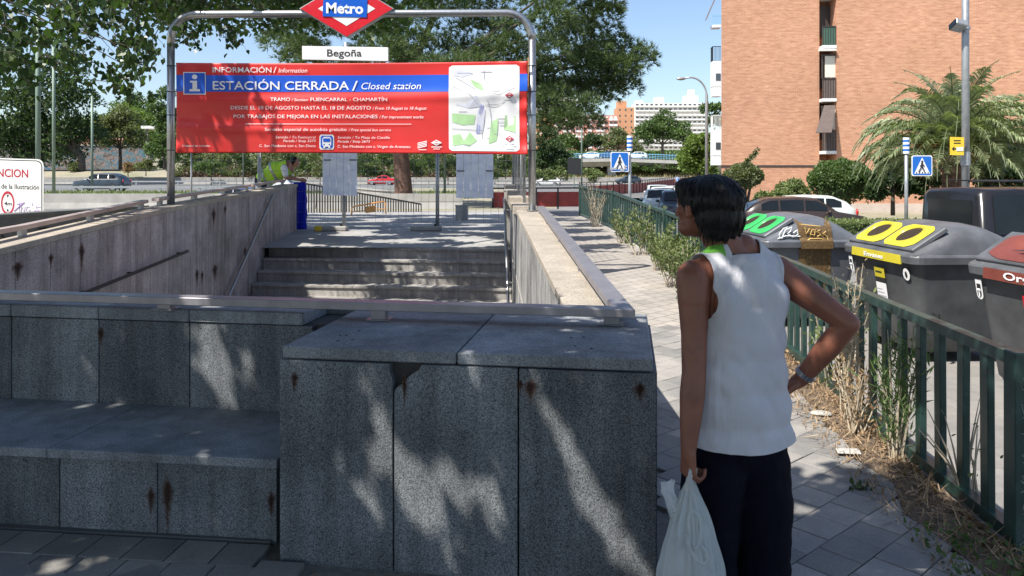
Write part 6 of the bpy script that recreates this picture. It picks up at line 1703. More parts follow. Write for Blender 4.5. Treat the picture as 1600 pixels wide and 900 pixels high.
# watch, cord, shoes
bm = bmesh.new(); dW = (wrR-elR).normalized(); c0 = elR+(wrR-elR)*.90; a_ = dW.orthogonal().normalized(); b_ = dW.cross(a_)
for k in range(20):
    an = 2*math.pi*k/20; bmesh.ops.create_cube(bm, size=1, matrix=Matrix.Translation(c0+(a_*math.cos(an)+b_*math.sin(an))*.0345) @ dW.to_track_quat('Z','Y').to_matrix().to_4x4() @ Matrix.Rotation(an-0.0, 4, 'Z') @ Matrix.Diagonal((.005,.0098,.019,1)))
addp('watch_strap', bm, M_steel, man)
bm = bmesh.new(); n_ = Vector((.75,-.3,.55)).normalized(); cyl(bm, (0,0,0), .017, .008, 18, Matrix.Translation(c0+n_*.039) @ n_.to_track_quat('Z','Y').to_matrix().to_4x4()); addp('watch', bm, M_dark, man)
bm = bmesh.new(); cpts = []
for k in range(25):
    an = 2*math.pi*k/24; cpts.append(tf(-.010+.070*math.cos(an), .008+.074*math.sin(an), 1.432+.018*math.sin(an-.0)+(-.01 if math.sin(an) < 0 else -.03)))
tube(bm, cpts, .0022, 5, False); addp('neck_cord', bm, M_shoe, man)
for s, kf in ((-1,.01),(1,-.01)):
    bm = bmesh.new(); prim(bm, tf(s*.105,kf-.04,.055), .050, tf(s*.118,kf+.13,.045), .044); prim(bm, tf(s*.108,kf+.04,.06), .052)
    addp('shoe', bm, M_shoe, man, smooth=True)
# plastic bag
def bagmat():
    m, nt, b = newmat('thin_white_plastic'); v = pos(nt)
    b.inputs['Base Color'].default_value = (.80,.83,.82,1); b.inputs['Roughness'].default_value = .35; b.inputs['Coat Weight'].default_value = .3
    t = nt.nodes.new('ShaderNodeBsdfTranslucent'); t.inputs[0].default_value = (.8,.84,.83,1)
    mx = nt.nodes.new('ShaderNodeMixShader'); mx.inputs[0].default_value = .55
    nt.links.new(b.outputs[0], mx.inputs[1]); nt.links.new(t.outputs[0], mx.inputs[2]); nt.links.new(mx.outputs[0], nt.nodes['Material Output'].inputs[0])
    f = noise(nt, 9, 4, .6, v, 1.0); bump(nt, b, f, 1.0, .03); return m
M_bag = bagmat()
bag = thing('plastic_bag', 'full white plastic carrier bag hanging from the man\'s left hand', 'bag', (.672, 2.79, .56))
prof = [(.605,.010,.0),(.585,.014,.0),(.560,.020,.003),(.52,.036,.010),(.47,.058,.016),(.40,.084,.017),(.33,.106,.014),(.26,.126,.010),(.20,.138,.007),(.14,.140,.005),(.09,.125,.006),(.055,.09,.006),(.035,.03,.003)]
bm = bmesh.new(); prev = None; ns = 140
zs = []
for (z0, r0, f0), (z1, r1, f1) in zip(prof, prof[1:]):
    for k in range(5): t_ = k/5; zs.append((z0+(z1-z0)*t_, r0+(r1-r0)*t_, f0+(f1-f0)*t_))
zs.append(prof[-1])
for z, r, fo in zs:
    cur = []
    for i in range(ns):
        a = 2*math.pi*i/ns
        wv = .55*math.sin(a*11+3.5*mnoise.noise((math.cos(a)*1.5, math.sin(a)*1.5, 1+z*3)))+1.5*mnoise.noise((math.cos(a)*5, math.sin(a)*5, z*3))+1.0*mnoise.noise((math.cos(a)*11, math.sin(a)*11, z*6))+.35*math.sin(a*27+z*3)
        rr = r+fo*.66*wv*(1 if z > .15 else .6)+.010*mnoise.noise((math.cos(a)*2, math.sin(a)*2, z*9))*(r/.14)
        cur.append(bm.verts.new((.672+(.012*(.56-z))+rr*math.cos(a), 2.79+rr*.72*math.sin(a), z)))
    if prev:
        for i in range(ns): j = (i+1)%ns; bm.faces.new((prev[i],prev[j],cur[j],cur[i]))
    prev = cur
bm.faces.new(prev); bmesh.ops.recalc_face_normals(bm, faces=bm.faces[:]); addp('sack', bm, M_bag, bag, smooth=True)
def ribbon(bm, pts, wd_, dirv=(0,0,1)):
    rows = []
    for i, p in enumerate(pts):
        p = Vector(p); t_ = (Vector(pts[min(i+1,len(pts)-1)])-Vector(pts[max(i-1,0)])).normalized(); n_ = t_.cross(Vector((0,-1,.15))).normalized()
        k = wd_*(1 if 0 < i < len(pts)-1 else .6); rows.append([bm.verts.new(p-n_*k), bm.verts.new(p+Vector((0,-.006,0))), bm.verts.new(p+n_*k)])
    for a, b in zip(rows, rows[1:]):
        bm.faces.new((a[0],a[1],b[1],b[0])); bm.faces.new((a[1],a[2],b[2],b[1]))
def bagfront(px, py):
    D = 2.79; p = P(px, py, D); z = p.z
    r = lerp_tab([(a, b) for a, b, c in prof[::-1]], z); dx = (p.x-.672-.012*(.56-z))/max(r, .02); return Vector((p.x, D-r*.72*math.sqrt(max(.02, 1-dx*dx))-.010, z))
for pts in ([(1083,835),(1080,815),(1083,800),(1090,796),(1098,803),(1102,818),(1098,836),(1090,848)], [(1098,842),(1106,850),(1109,862),(1103,868),(1092,862),(1082,850),(1077,838),(1079,826)]):
    bm = bmesh.new(); ribbon(bm, [bagfront(*p) for p in pts], .0065); addp('handle_loop', bm, M_bag, bag, smooth=True)
bm = bmesh.new(); ribbon(bm, [(.662,2.745,.55),(.655,2.735,.585),(.668,2.755,.625),(.690,2.785,.61),(.69,2.79,.57)], .010); addp('handle', bm, M_bag, bag, smooth=True)
M_clear = newmat('clear_film')[0]; _b = M_clear.node_tree.nodes['Principled BSDF']; _b.inputs['Base Color'].default_value = (.9,.93,.95,1); _b.inputs['Roughness'].default_value = .12; _b.inputs['Alpha'].default_value = .38
cf = thing('clear_film_bag', 'crumpled clear plastic film beside the white bag', 'plastic bag', (.60, 2.80, .52))
bm = bmesh.new(); prev = None
for k, (z, r) in enumerate(((.565,.008),(.555,.022),(.53,.024),(.50,.020),(.46,.028),(.42,.026),(.38,.012))):
    cur = [bm.verts.new((.612-.02*math.sin(k*.9)+.03*(z-.5)*-1+(r+.007*random.uniform(-1,1))*math.cos(a), 2.80+(r+.006*random.uniform(-1,1))*math.sin(a)*.6, z+random.uniform(-.006,.006))) for a in [2*math.pi*i/14 for i in range(14)]]
    if prev:
        for i in range(14): j = (i+1)%14; bm.faces.new((prev[i],prev[j],cur[j],cur[i]))
    prev = cur
addp('film', bm, M_clear, cf)

for o_b in (bag, cf): o_b.location += Vector((-.046,-.095,.055))
bag.scale = (.90, .90, 1.0)
# worker leaning over the wall
wk = thing('person', 'worker in yellow hi-vis vest leaning over the far end of left wall', 'person', (-5.6, 17.9, .4))
M_hiv = clothmat('hi_vis_yellow', (.42,.72,.04)); M_tee = clothmat('white_tshirt', (.70,.72,.76)); M_wtr = clothmat('work_trousers', (.03,.035,.05)); M_skin2 = skinmat('skin', (.36,.17,.11)); M_refl = plain('reflective_tape', (.30,.33,.28), .3, .3)
wy = 17.95
hp = Vector((at(414,wy), wy, P(0,279,wy).z)); shd = Vector((at(449,wy), wy-.03, P(0,262,wy).z)); hd = Vector((at(463,wy), wy-.10, P(0,253,wy).z))
hnd = Vector((at(476,wy), wy-.05, P(0,281,wy).z))
for nm in ('body',):
    bm = bmesh.new()
    prim(bm, hp, .19, shd, .17); prim(bm, shd+Vector((0,-.15,0)), .085, shd+Vector((0,.15,0)), .085); prim(bm, shd, .065, hd, .06)
    prim(bm, hd+Vector((.01,0,0)), 1, s=(.085,.075,.115)); prim(bm, hd+Vector((.055,-.01,-.075)), .045); prim(bm, hd+Vector((.10,-.01,-.04)), .018)
    for s in (-1, 1):
        e = shd+Vector((.04,s*.20,-.24)); w_ = hnd+Vector((-.09,s*.06,.0))
        prim(bm, shd+Vector((0,s*.17,-.01)), .058, e, .043); prim(bm, e, .042, w_, .028); hand(bm, w_, (1,-s*.25,-.15), (0,-s*1,-.3), (0,.0,1), (.4,.7,.5), 1.1)
        k_ = Vector((hp.x-.02, wy+s*.10, .95)); prim(bm, hp+Vector((0,s*.09,-.05)), .10, k_, .07); prim(bm, k_, .068, Vector((hp.x-.05, wy+s*.11, .48)), .045); prim(bm, Vector((hp.x-.06, wy+s*.11, .45)), .045, Vector((hp.x+.10, wy+s*.12, .44)), .04)
putmesh('body', remesh(bm, .011, 4), M_skin2, wk)
bm = bmesh.new(); prim(bm, hp, .215, shd, .195); prim(bm, (hp+shd)/2+Vector((0,0,.05)), .235); prim(bm, shd+Vector((0,-.12,0)), .10, shd+Vector((0,.12,0)), .10)
wv = remesh(bm, .016, 6); ax = (shd-hp).normalized()
def along(x, y, z): return (x-hp.x)*ax.x+(y-hp.y)*ax.y+(z-hp.z)*ax.z
LL = (shd-hp).length
putmesh('vest', clip(wv.copy(), [lambda x,y,z: LL+.075-along(x,y,z)]), M_hiv, wk)
for a0 in (.02, .26): putmesh('reflective_stripe', clip(wv.copy(), [lambda x,y,z: along(x,y,z)-a0, lambda x,y,z: a0+.065-along(x,y,z)], .006), M_refl, wk)
bm = bmesh.new()
for s in (-1, 1): prim(bm, shd+Vector((-.01,s*.18,-.01)), .082, shd+Vector((.025,s*.21,-.16)), .068)
putmesh('tshirt', remesh(bm, .012, 3), M_tee, wk)
bm = bmesh.new(); prim(bm, hp+Vector((-.05,0,-.05)), .19)
for s in (-1, 1): prim(bm, hp+Vector((0,s*.09,-.05)), .115, Vector((hp.x-.02, wy+s*.10, .95)), .085); prim(bm, Vector((hp.x-.02, wy+s*.10, .95)), .085, Vector((hp.x-.05, wy+s*.11, .50)), .07)
putmesh('trousers', remesh(bm, .016, 3), M_wtr, wk)
bm = bmesh.new(); prim(bm, hd+Vector((-.012,0,.018)), 1, s=(.092,.083,.112)); putmesh('hair', clip(remesh(bm, .011, 3), [lambda x,y,z: np.maximum(z-hd.z-.045, hd.x+.035-x)]), M_hair, wk)
for s in (-1, 1):
    bm = bmesh.new(); prim(bm, Vector((hp.x-.06, wy+s*.11, .45)), .052, Vector((hp.x+.12, wy+s*.12, .445)), .048); addp('shoe', bm, M_shoe, wk, smooth=True)
# blue cloth hanging at the end of the wall
M_bluec = clothmat('blue_tarp', (.012,.022,.42), fold=.7)
bc = thing('blue_cloth', 'long royal blue cloth hanging from worker\'s hands to the ground', 'cloth', (-4.93, 17.85, .43))
bm = bmesh.new(); prev = None
for k in range(26):
    t_ = k/25; z = 1.515-(1.515-.415)*t_; cur = []
    for i in range(40):
        a = 2*math.pi*i/40; hw_ = .135+.022*math.sin(t_*2.6)+.008*math.sin(t_*21)
        fx = .02*math.sin(a*5+t_*4)*(.4+.6*t_); cur.append(bm.verts.new((at(468,17.9)+.012*t_+hw_*math.cos(a)+fx*.3, 17.93+.07*math.sin(a)+fx, z)))
    if prev:
        for i in range(40): j = (i+1)%40; bm.faces.new((prev[i],prev[j],cur[j],cur[i]))
    else: bm.faces.new(cur[::-1])
    prev = cur
bm.faces.new(prev); bmesh.ops.recalc_face_normals(bm, faces=bm.faces[:]); addp('cloth', bm, M_bluec, bc, smooth=True)

# far pedestrian
py_ = 96.0; px_ = at(1058.5, py_); pg = CZ-(295.5-HY)/F*py_
pd = thing('person', 'distant pedestrian in light blue shirt walking beside the long red fence', 'person', (px_, py_, pg))
bm = bmesh.new(); o_ = Vector((px_, py_, pg))
prim(bm, o_+Vector((0,0,1.62)), 1, s=(.08,.10,.12)); prim(bm, o_+Vector((0,0,1.42)), .06, o_+Vector((0,0,1.55)), .055); prim(bm, o_+Vector((0,0,1.0)), .14, o_+Vector((0,0,1.32)), .17)
for s in (-1, 1):
    prim(bm, o_+Vector((s*.2,0,1.38)), .055, o_+Vector((s*.27,.03*s,1.1)), .045); prim(bm, o_+Vector((s*.27,.03*s,1.1)), .042, o_+Vector((s*.25,.1*s,.85)), .03)
    prim(bm, o_+Vector((s*.09,0,.92)), .10, o_+Vector((s*.10,.08*s,.5)), .065); prim(bm, o_+Vector((s*.10,.08*s,.5)), .06, o_+Vector((s*.10,-.02*s,.08)), .04); prim(bm, o_+Vector((s*.10,-.02*s,.05)), .045, o_+Vector((s*.10,-.14,.045)), .04)
putmesh('body', remesh(bm, .022, 2), M_skin2, pd)
bm = bmesh.new(); prim(bm, o_+Vector((0,0,1.0)), .165, o_+Vector((0,0,1.33)), .19)
for s in (-1, 1): prim(bm, o_+Vector((s*.17,0,1.38)), .075, o_+Vector((s*.25,0,1.2)), .06)
putmesh('shirt', remesh(bm, .022, 2), clothmat('pale_blue_shirt', (.25,.36,.62)), pd)
bm = bmesh.new()
for s in (-1, 1): prim(bm, o_+Vector((s*.08,0,.93)), .12, o_+Vector((s*.10,.07*s,.55)), .09)
putmesh('shorts', remesh(bm, .022, 2), M_wtr, pd)
bm = bmesh.new(); prim(bm, o_+Vector((0,.012,1.66)), 1, s=(.092,.10,.10)); addp('hair', bm, M_hair, pd, smooth=True)
# ------------------------------------------------------------------ vegetation
def unit(n):
    v = rng.normal(size=(n,3)); return v/np.linalg.norm(v, axis=1, keepdims=True)
LEAF6 = np.array([(0,0,0),(.30,-.26,.02),(.62,-.20,.05),(1,0,0),(.62,.20,.05),(.30,.26,.02)])
LEAFH = np.array([(0,0,0),(.16,-.42,.03),(.50,-.38,.06),(1.05,0,-.04),(.50,.38,.06),(.16,.42,.03)])   # broad heart-like leaf
LEAF4 = np.array([(0,0,0),(.5,-.30,.05),(1,0,0),(.5,.30,.05)])
NEEDLE = np.array([(0,-.5,0),(1,0,0),(0,.5,0)])
def scatter(name, pts, size, mat, parent, shape=LEAF4, dirs=None, droop=.0, sizevar=.35, width=1.0, kind=None, upb=.5):
    n = len(pts); d = unit(n) if dirs is None else dirs+unit(n)*.35
    d[:,2] -= droop; d /= np.linalg.norm(d, axis=1, keepdims=True)
    up = unit(n); up[:,2] += upb; s = np.cross(up, d); s /= np.maximum(np.linalg.norm(s, axis=1, keepdims=True), 1e-6); u = np.cross(d, s)
    sz = size*(1+sizevar*(rng.random(n)*2-1)); k = len(shape)
    V_ = pts[:,None,:]+sz[:,None,None]*(shape[None,:,0,None]*d[:,None,:]+shape[None,:,1,None]*width*s[:,None,:]+shape[None,:,2,None]*u[:,None,:])
    V_ = V_.reshape(-1,3)-np.array(parent.location if parent is not None else (0,0,0))
    return npmesh(name, V_, k, np.arange(n*k), mat, parent, kind=kind)
def shell(blobs, n, fill=.35):
    n0 = n; n = int(n*1.6)
    b = np.array([list(c)+[r] if not hasattr(r, '__len__') else list(c)+list(r) for c, r in blobs], dtype=float)
    if b.shape[1] == 4: b = np.hstack([b, b[:,3:4], b[:,3:4]])
    w_ = (b[:,3]*b[:,4]+b[:,4]*b[:,5]+b[:,3]*b[:,5]); i = rng.choice(len(b), n, p=w_/w_.sum()); d = unit(n); rad = 1-fill*rng.random(n)**1.6
    kp = (d[:,2] > -.25) | (rng.random(n) < .22); i, d, rad = i[kp][:n0], d[kp][:n0], rad[kp][:n0]
    return b[i,:3]+d*rad[:,None]*b[i,3:6], d, i
def subblobs(blobs, per, rs, squash=.8):
    out = []
    for c, r in blobs:
        rr = np.array(r if hasattr(r, '__len__') else (r,r,r)); k = max(3, int(per*(rr.mean()/1.0)**1.3)); d = unit(k)
        for q in range(k):
            s = rs*(.6+.9*rng.random()); out.append((tuple(np.array(c)+d[q]*rr*(.55+.45*rng.random())), (s, s, s*squash)))
    return out
G1 = leafmat('leaves_mid_green', (.05,.095,.03), (.14,.20,.07)); G2 = leafmat('leaves_dark_green', (.028,.058,.022), (.085,.125,.05)); G3 = leafmat('leaves_olive', (.09,.115,.05), (.20,.22,.11))
G4 = leafmat('leaves_bright', (.09,.15,.03), (.20,.27,.07)); GP = leafmat('pine_needles', (.034,.066,.026), (.165,.22,.09), .24); GL = leafmat('broad_leaves', (.03,.07,.02), (.10,.16,.05), .38, .35)
GD = leafmat('dry_leaves', (.14,.085,.045), (.38,.27,.16), .15, .8); GY = leafmat('dry_grass', (.26,.21,.10), (.42,.36,.18), .2, .8); GPALM = leafmat('palm_green', (.12,.155,.08), (.33,.37,.22), .25, .4)
GW = leafmat('weed_green', (.10,.14,.05), (.22,.26,.11), .3, .5); GPD = leafmat('palm_orange', (.35,.16,.04), (.5,.28,.1), .1, .7)
def tree(label, px, y, pybase, crown, leafn, leafsz, mat, name='tree', cat='tree', trunk=.2, group=None, per=9, rs=.7, limb=True, shape=LEAF4, sub=True, fill=.5, barkm=None, gz_=None, droop=.0):
    """crown: list of (px, py, rpx, depth offset, squash) blobs read at distance y"""
    x = at(px, y); z0 = P(px, pybase, y).z; t = thing(name, label, cat, (x, y, z0), group=group)
    bl = []
    for c in crown:
        cx_, cy_, r = c[:3]; dy = c[3] if len(c) > 3 else 0; sq = c[4] if len(c) > 4 else .85
        p = P(cx_, cy_, y+dy); rr = r/F*y; bl.append(((p.x, p.y, p.z), (rr, rr*.9, rr*sq)))
    sb = subblobs(bl, per, rs, .75) if sub else bl
    pts, d, _ = shell(sb, leafn, fill); scatter('crown', pts, leafsz, mat, t, shape, droop=droop)
    if limb:
        bm = bmesh.new(); top = min(b[0][2] for b in bl)
        cx0 = sum(b[0][0] for b in bl)/len(bl); zt = max(z0+.5, top); 
        tube(bm, [(0,0,-.3),(0,0,(zt-z0)*.4),((cx0-x)*.15,0,(zt-z0)*.9)], [trunk*1.15,trunk,trunk*.8], 8); addp0 = bmobj('trunk', bm, barkm or M_barkgrey, t, smooth=True)
        bm = bmesh.new()
        for c, r in bl:
            a = Vector(((cx0-x)*.15,0,(zt-z0)*.7)); b_ = Vector(c)-t.location; mid = a.lerp(b_, .5)+Vector((0,0,-.1*b_.length*.3)); tube(bm, [a, mid, b_], [trunk*.55,trunk*.35,trunk*.12], 6)
        bmobj('limb', bm, barkm or M_barkgrey, t, smooth=True)
    return t
# ---- the large pine
PD = 35.0
pine = thing('pine_tree', 'huge stone pine with reddish trunk standing behind the frame', 'pine tree', P(632,316,PD))
pb = [(560,20,62,1.5),(500,45,48,-1),(455,80,34,0),(440,55,26,1),(600,95,50,-1),(540,100,40,2),(655,60,70,0),(700,120,58,-2),(650,150,45,1),(745,60,72,2),(790,110,62,-1),(760,165,42,1),(835,50,68,-1.5),(850,120,58,0),(820,170,34,-1),(905,60,56,1),(880,165,42,-2),(915,115,50,0),(868,190,26,-1),(955,85,46,-.5),(985,88,40,.5),(975,118,34,0),(940,140,30,1),(925,15,48,0),(700,-20,75,0),(800,-40,80,1),(880,-30,60,-1),(610,-40,70,1),(930,-40,40,0),(560,-70,60,0),(720,-90,90,0),(905,185,22,-1),(486,90,26,-1),(510,10,36,2),(520,180,40,2),(620,190,40,1),(720,190,36,1)]
bl = []
for c in pb:
    p = P(c[0], c[1], PD+c[3]*1.6); r = c[2]/F*PD; bl.append((tuple(p), (r, r, r*.78)))
sb = subblobs(bl, 11, .62, .60)
n = 23000; pts, d, _ = shell(sb, n, .35); n = len(pts)
d[:,2] += .35; d /= np.linalg.norm(d, axis=1, keepdims=True)
K = 13; P_ = np.repeat(pts, K, axis=0); D_ = np.repeat(d, K, axis=0)+unit(n*K)*.75
scatter('crown', P_, .27, GP, pine, NEEDLE, dirs=D_, width=.11, sizevar=.3)
bm = bmesh.new(); base = Vector((0,0,-.3))
tube(bm, [base, (-.05,0,.6), (-.15,0,2.0), (-.3,0,4.6), (-.1,.2,6.8)], [.50,.40,.36,.32,.24], 14)
for v in bm.verts: v.co += Vector((v.co.x, v.co.y, 0)).normalized()*mnoise.noise(v.co*5)*.03
bmobj('trunk', bm, M_bark, pine, smooth=True)
bm = bmesh.new()
for i, (c, r) in enumerate(bl):
    b_ = Vector(c)-pine.location
    if b_.z < 1.5 or i % 2: continue
    a = Vector((-.2,0,min(4.3, b_.z*.6+1.2))); tube(bm, [a, a.lerp(b_,.35)+Vector((0,0,.25)), a.lerp(b_,.7)+Vector((0,0,.1)), b_], [.15,.11,.07,.03], 6)
for q in ((875,150),(860,90),(800,90),(930,70),(760,120),(700,90)):
    b_ = P(q[0], q[1], PD-1.5)-pine.location; a = Vector((.1,-.2,5.0)); tube(bm, [a, a.lerp(b_,.5)+Vector((0,0,-.4)), b_], [.16,.10,.04], 6)
bmobj('limb', bm, M_barkgrey, pine, smooth=True)
# ---- trees beyond the highway on the left
tree('big dark cedar at far left beyond the graffiti wall', 128, 118, 262, [(60,150,48),(95,120,42),(30,190,46),(80,190,48),(115,170,40),(60,225,40),(10,230,40),(100,225,34),(10,150,50),(-30,190,60),(90,85,30),(130,210,22)], 17000, .55, G2, 'cedar_tree', per=2.2, rs=1.9, trunk=.5, fill=.4)
tree('round olive green tree with dark trunk standing before the graffiti wall', 188, 130, 262, [(180,200,22),(165,215,18),(205,205,20),(190,185,18),(212,220,14),(160,195,14)], 7500, .42, G3, trunk=.28, per=5, rs=1.0)
tree('bright green tree behind the olive one, left of the cypresses', 215, 175, 240, [(215,190,22),(200,175,16),(232,205,16),(150,200,22),(130,205,20),(120,225,20)], 7000, .5, G4, trunk=.3, per=4, rs=1.5)
tree('pale green far tree under the hanging leaves', 205, 230, 235, [(200,168,16),(210,160,12),(190,176,14),(220,178,14),(160,190,20)], 4000, .7, G1, trunk=.3, per=3, rs=1.8)
for k, (px, top, lab) in enumerate(((202,133,'slender dark cypress, leftmost of the three by the steel pole'),(234,142,'slender dark cypress, middle of the three'),(239,147,'slender dark cypress touching the middle one, nearest the steel pole'))):
    tree(lab, px, 190, 240, [(px,top+10,2.6,0,4),(px,top+30,4,0,4.5),(px,top+55,4.6,0,4.5),(px,top+80,4.6,0,4)], 2600, .5, G2, 'cypress_tree', per=2, rs=.5, trunk=.2, group='cypresses behind the steel pole', sub=False, fill=.3)
tree('feathery blue green conifer just left of the steel pole', 257, 112, 262, [(258,150,9),(254,172,13),(262,190,14),(250,205,14),(258,222,18),(268,238,16),(246,235,14)], 8000, .36, G1, 'conifer_tree', per=4, rs=.9, trunk=.22)
# clumps of shrubs along the highway
shr = [(330,262,22,120,G1,'mid green shrub seen under the left end of the banner'),(352,250,14,124,G3,'small olive shrub under the banner, between pole foot and worker'),(300,240,18,130,G2,'dark shrub partly behind the banner just right of the left pole'),(420,262,16,128,G3,'olive shrub beyond the highway behind the worker\'s back'),(455,250,16,130,G2,'dark shrub beyond the highway behind the worker\'s head'),(480,255,20,126,G1,'mid green shrub between the worker\'s head and the left pale board'),(500,270,14,118,G3,'low olive shrub half hidden by the left pale board'),(575,262,24,122,G2,'dark shrub just right of the left pale board'),(600,248,22,126,G1,'mid green shrub touching the banner edge, left of the pine trunk'),(560,245,18,128,G3,'olive shrub at banner edge above the red car'),(640,262,16,126,G2,'dark shrub behind the pine trunk'),(672,252,20,124,G1,'mid green shrub right of the pine trunk under the banner'),(700,262,22,120,G2,'dark shrub left of the right pale board'),(690,240,20,128,G3,'tall olive shrub rising behind banner, left of right board'),(765,262,20,125,G1,'mid green shrub at right edge of the right pale board'),(790,258,16,122,G2,'dark shrub between the right board and the steel pole'),(810,250,20,126,G3,'olive shrub directly behind the right steel pole'),(120,262,10,150,G3,'small olive shrub at the cedar foot by the graffiti wall'),(228,258,12,140,G3,'olive shrub under the flat white canopy'),(200,262,9,142,GD,'dry brown shrub at the graffiti wall, right of the olive tree'),(262,258,14,136,G2,'dark shrub left of the left steel pole'),(375,255,16,134,G2,'dark shrub at banner edge left of the worker'),(530,255,16,130,G2,'dark shrub hidden mostly by the left pale board'),(740,250,20,130,G2,'dark shrub mostly behind the right pale board'),(620,270,12,118,G3,'low olive shrub at the left foot of pine trunk')]
for k, (px, py, r, y, m_, lab) in enumerate(shr):
    o = tree(lab, px, y, py+r*.85, [(px-r*.3,py,r*.75),(px+r*.4,py+r*.15,r*.7),(px,py-r*.35,r*.6)], 1700, .30, m_, 'shrub', 'shrub', trunk=.08, group='shrubs beyond the highway', per=2.4, rs=.7, limb=False)
    bm = bmesh.new(); tube(bm, [(0,0,-.8),(0,0,r/F*y)], [.10,.05], 5); bmobj('trunk', bm, M_barkgrey, o)
# unbroken scrub on the bank behind them
n = 90000; sx_ = -62+68*rng.random(n); sy_ = 139+12*rng.random(n); hgt = np.array([max(0, 2.6+3.4*mnoise.noise((a*.16, b*.12, 5.0))) for a, b in zip(sx_, sy_)]); sz_ = np.array([G(a, b) for a, b in zip(sx_, sy_)])+hgt*rng.random(n)**.6
scatter('bank_scrub', np.stack([sx_, sy_, sz_], 1), .42, G3, None, LEAF4, kind='stuff')
n = 40000; sx_ = -62+68*rng.random(n); sy_ = 136+8*rng.random(n); hgt = np.array([max(0, 1.2+3.2*mnoise.noise((a*.2, b*.15, 15.0))) for a, b in zip(sx_, sy_)]); sz_ = np.array([G(a, b) for a, b in zip(sx_, sy_)])+hgt*rng.random(n)
scatter('brown_scrub', np.stack([sx_, sy_, sz_], 1), .40, leafmat('scrub_brown', (.07,.045,.03), (.16,.11,.07), .1), None, LEAF4, kind='stuff')
n = 90000; wx_ = -170+230*rng.random(n); wy_ = 205+45*rng.random(n); hgt = np.array([max(0, 9.5+5.0*mnoise.noise((a*.05, b*.05, 25.0))+2.5*mnoise.noise((a*.3, b*.3, 5.0))) for a, b in zip(wx_, wy_)])*np.where(wx_ > 4, .18, 1); wz_ = np.array([G(a, b) for a, b in zip(wx_, wy_)])+hgt*rng.random(n)**.5
scatter('distant_woods', np.stack([wx_, wy_, wz_], 1), .95, G1, None, LEAF4, kind='stuff')
# trees and bushes round the bridge and right background
tree('broad green tree in front of the long white slab block', 1035, 165, 243, [(1035,200,22),(1015,205,18),(1055,205,18),(1040,185,14),(1070,215,14),(1005,218,14)], 9000, .5, G1, trunk=.3, per=4, rs=1.3)
tree('low tree before the pink block, left one', 880, 175, 240, [(880,222,14),(865,226,12),(893,226,11)], 3200, .5, G1, trunk=.2, per=3, rs=1.2)
tree('low tree before the pink block, right one', 918, 178, 240, [(918,222,15),(935,224,12),(905,226,10)], 3200, .5, G2, trunk=.2, per=3, rs=1.2)
tree('dense olive tree at the foot of the orange tower', 965, 172, 240, [(955,222,14),(975,225,14),(990,228,11),(965,212,10)], 3600, .5, G3, trunk=.2, per=3, rs=1.2)
tree('large dark bush tree right beside the steel pole at bridge end', 862, 120, 285, [(848,215,20),(866,235,18),(850,245,20),(882,250,16),(840,262,22),(870,262,16)], 9000, .36, G2, trunk=.25, per=5, rs=.9)
tree('yellowish bank shrub below the dark board', 875, 112, 292, [(860,268,13),(880,272,12),(930,275,10),(920,268,9),(845,275,12)], 3500, .28, GW, 'shrub', 'shrub', trunk=.06, per=4, rs=.6)
tree('tall light green tree left of the curved street lamp', 1092, 68, 282, [(1090,215,14),(1082,235,18),(1098,245,18),(1085,258,20),(1102,262,16),(1075,250,12),(1105,225,10)], 9000, .26, G4, trunk=.16, per=6, rs=.6)
tree('narrow green tree behind the white balconies', 1112, 75, 285, [(1112,170,10),(1114,185,9),(1110,265,14)], 2500, .28, G1, trunk=.12, per=4, rs=.6)
tree('small bank bush under the bridge right span', 1020, 150, 268, [(1020,262,9),(1010,264,7),(1050,262,7),(985,262,9)], 1800, .35, G1, 'shrub', 'shrub', trunk=.06, per=3, rs=.8)
# clipped shrubs by the brick building
def topiary(label, px, y, pyc, rx, ry, pyb, n, mat):
    x = at(px, y); z0 = -.48; t = thing('clipped_shrub', label, 'shrub', (x, y, z0)); c = P(px, pyc, y); a, b_ = rx/F*y, ry/F*y
    pts, d, _ = shell([((c.x, c.y, c.z), (a, a, b_))], n, .10)
    f = np.array([mnoise.noise(Vector(p)*2.2) for p in pts]); pts += d*f[:,None]*.16
    scatter('crown', pts, .10, mat, t, LEAF4, sizevar=.4)
    bm = bmesh.new(); ball(bm, c-t.location, 1, (a*.88,a*.88,b_*.86), 18, 12); bmobj('inner_foliage', bm, G2, t)
    bm = bmesh.new()
    for k in range(4): tube(bm, [(.06*math.cos(k*1.6),.06*math.sin(k*1.6),-.1),(a*.25*math.cos(k*1.6),a*.25*math.sin(k*1.6),(c.z-z0)*.5),(a*.5*math.cos(k*1.6),a*.5*math.sin(k*1.6),(c.z-z0))], [.09,.07,.04], 6)
    bmobj('trunk', bm, M_barkgrey, t, smooth=True); return t
t_ = topiary('round clipped shrub with a loose shoot, just right of the man\'s head', 1161, 34, 276, 29, 19, 300, 9000, G3)
bm = bmesh.new(); a = P(1162,260,33.5)-t_.location; b_ = P(1182,233,33.5)-t_.location; tube(bm, [a, a.lerp(b_,.5)+Vector((.1,0,0)), b_], .02, 4); bmobj('shoot_stem', bm, M_twig, t_)
pts = np.array([P(1160+24*u+random.uniform(-3,3), 262-28*u+random.uniform(-3,3), 33.5) for u in [random.random() for _ in range(260)]]); scatter('shoot_leaves', pts, .13, G3, t_, LEAF6)
topiary('large mushroom shaped clipped shrub with bare stems before the brick wall', 1314, 33, 283, 47, 33, 325, 17000, G1)
tree('loose light green bush between the two clipped shrubs', 1232, 32, 318, [(1215,300,16),(1235,295,18),(1255,300,16),(1228,310,18),(1195,312,10)], 6500, .13, GW, 'bush', 'bush', trunk=.05, per=22, rs=.22, shape=LEAF6)
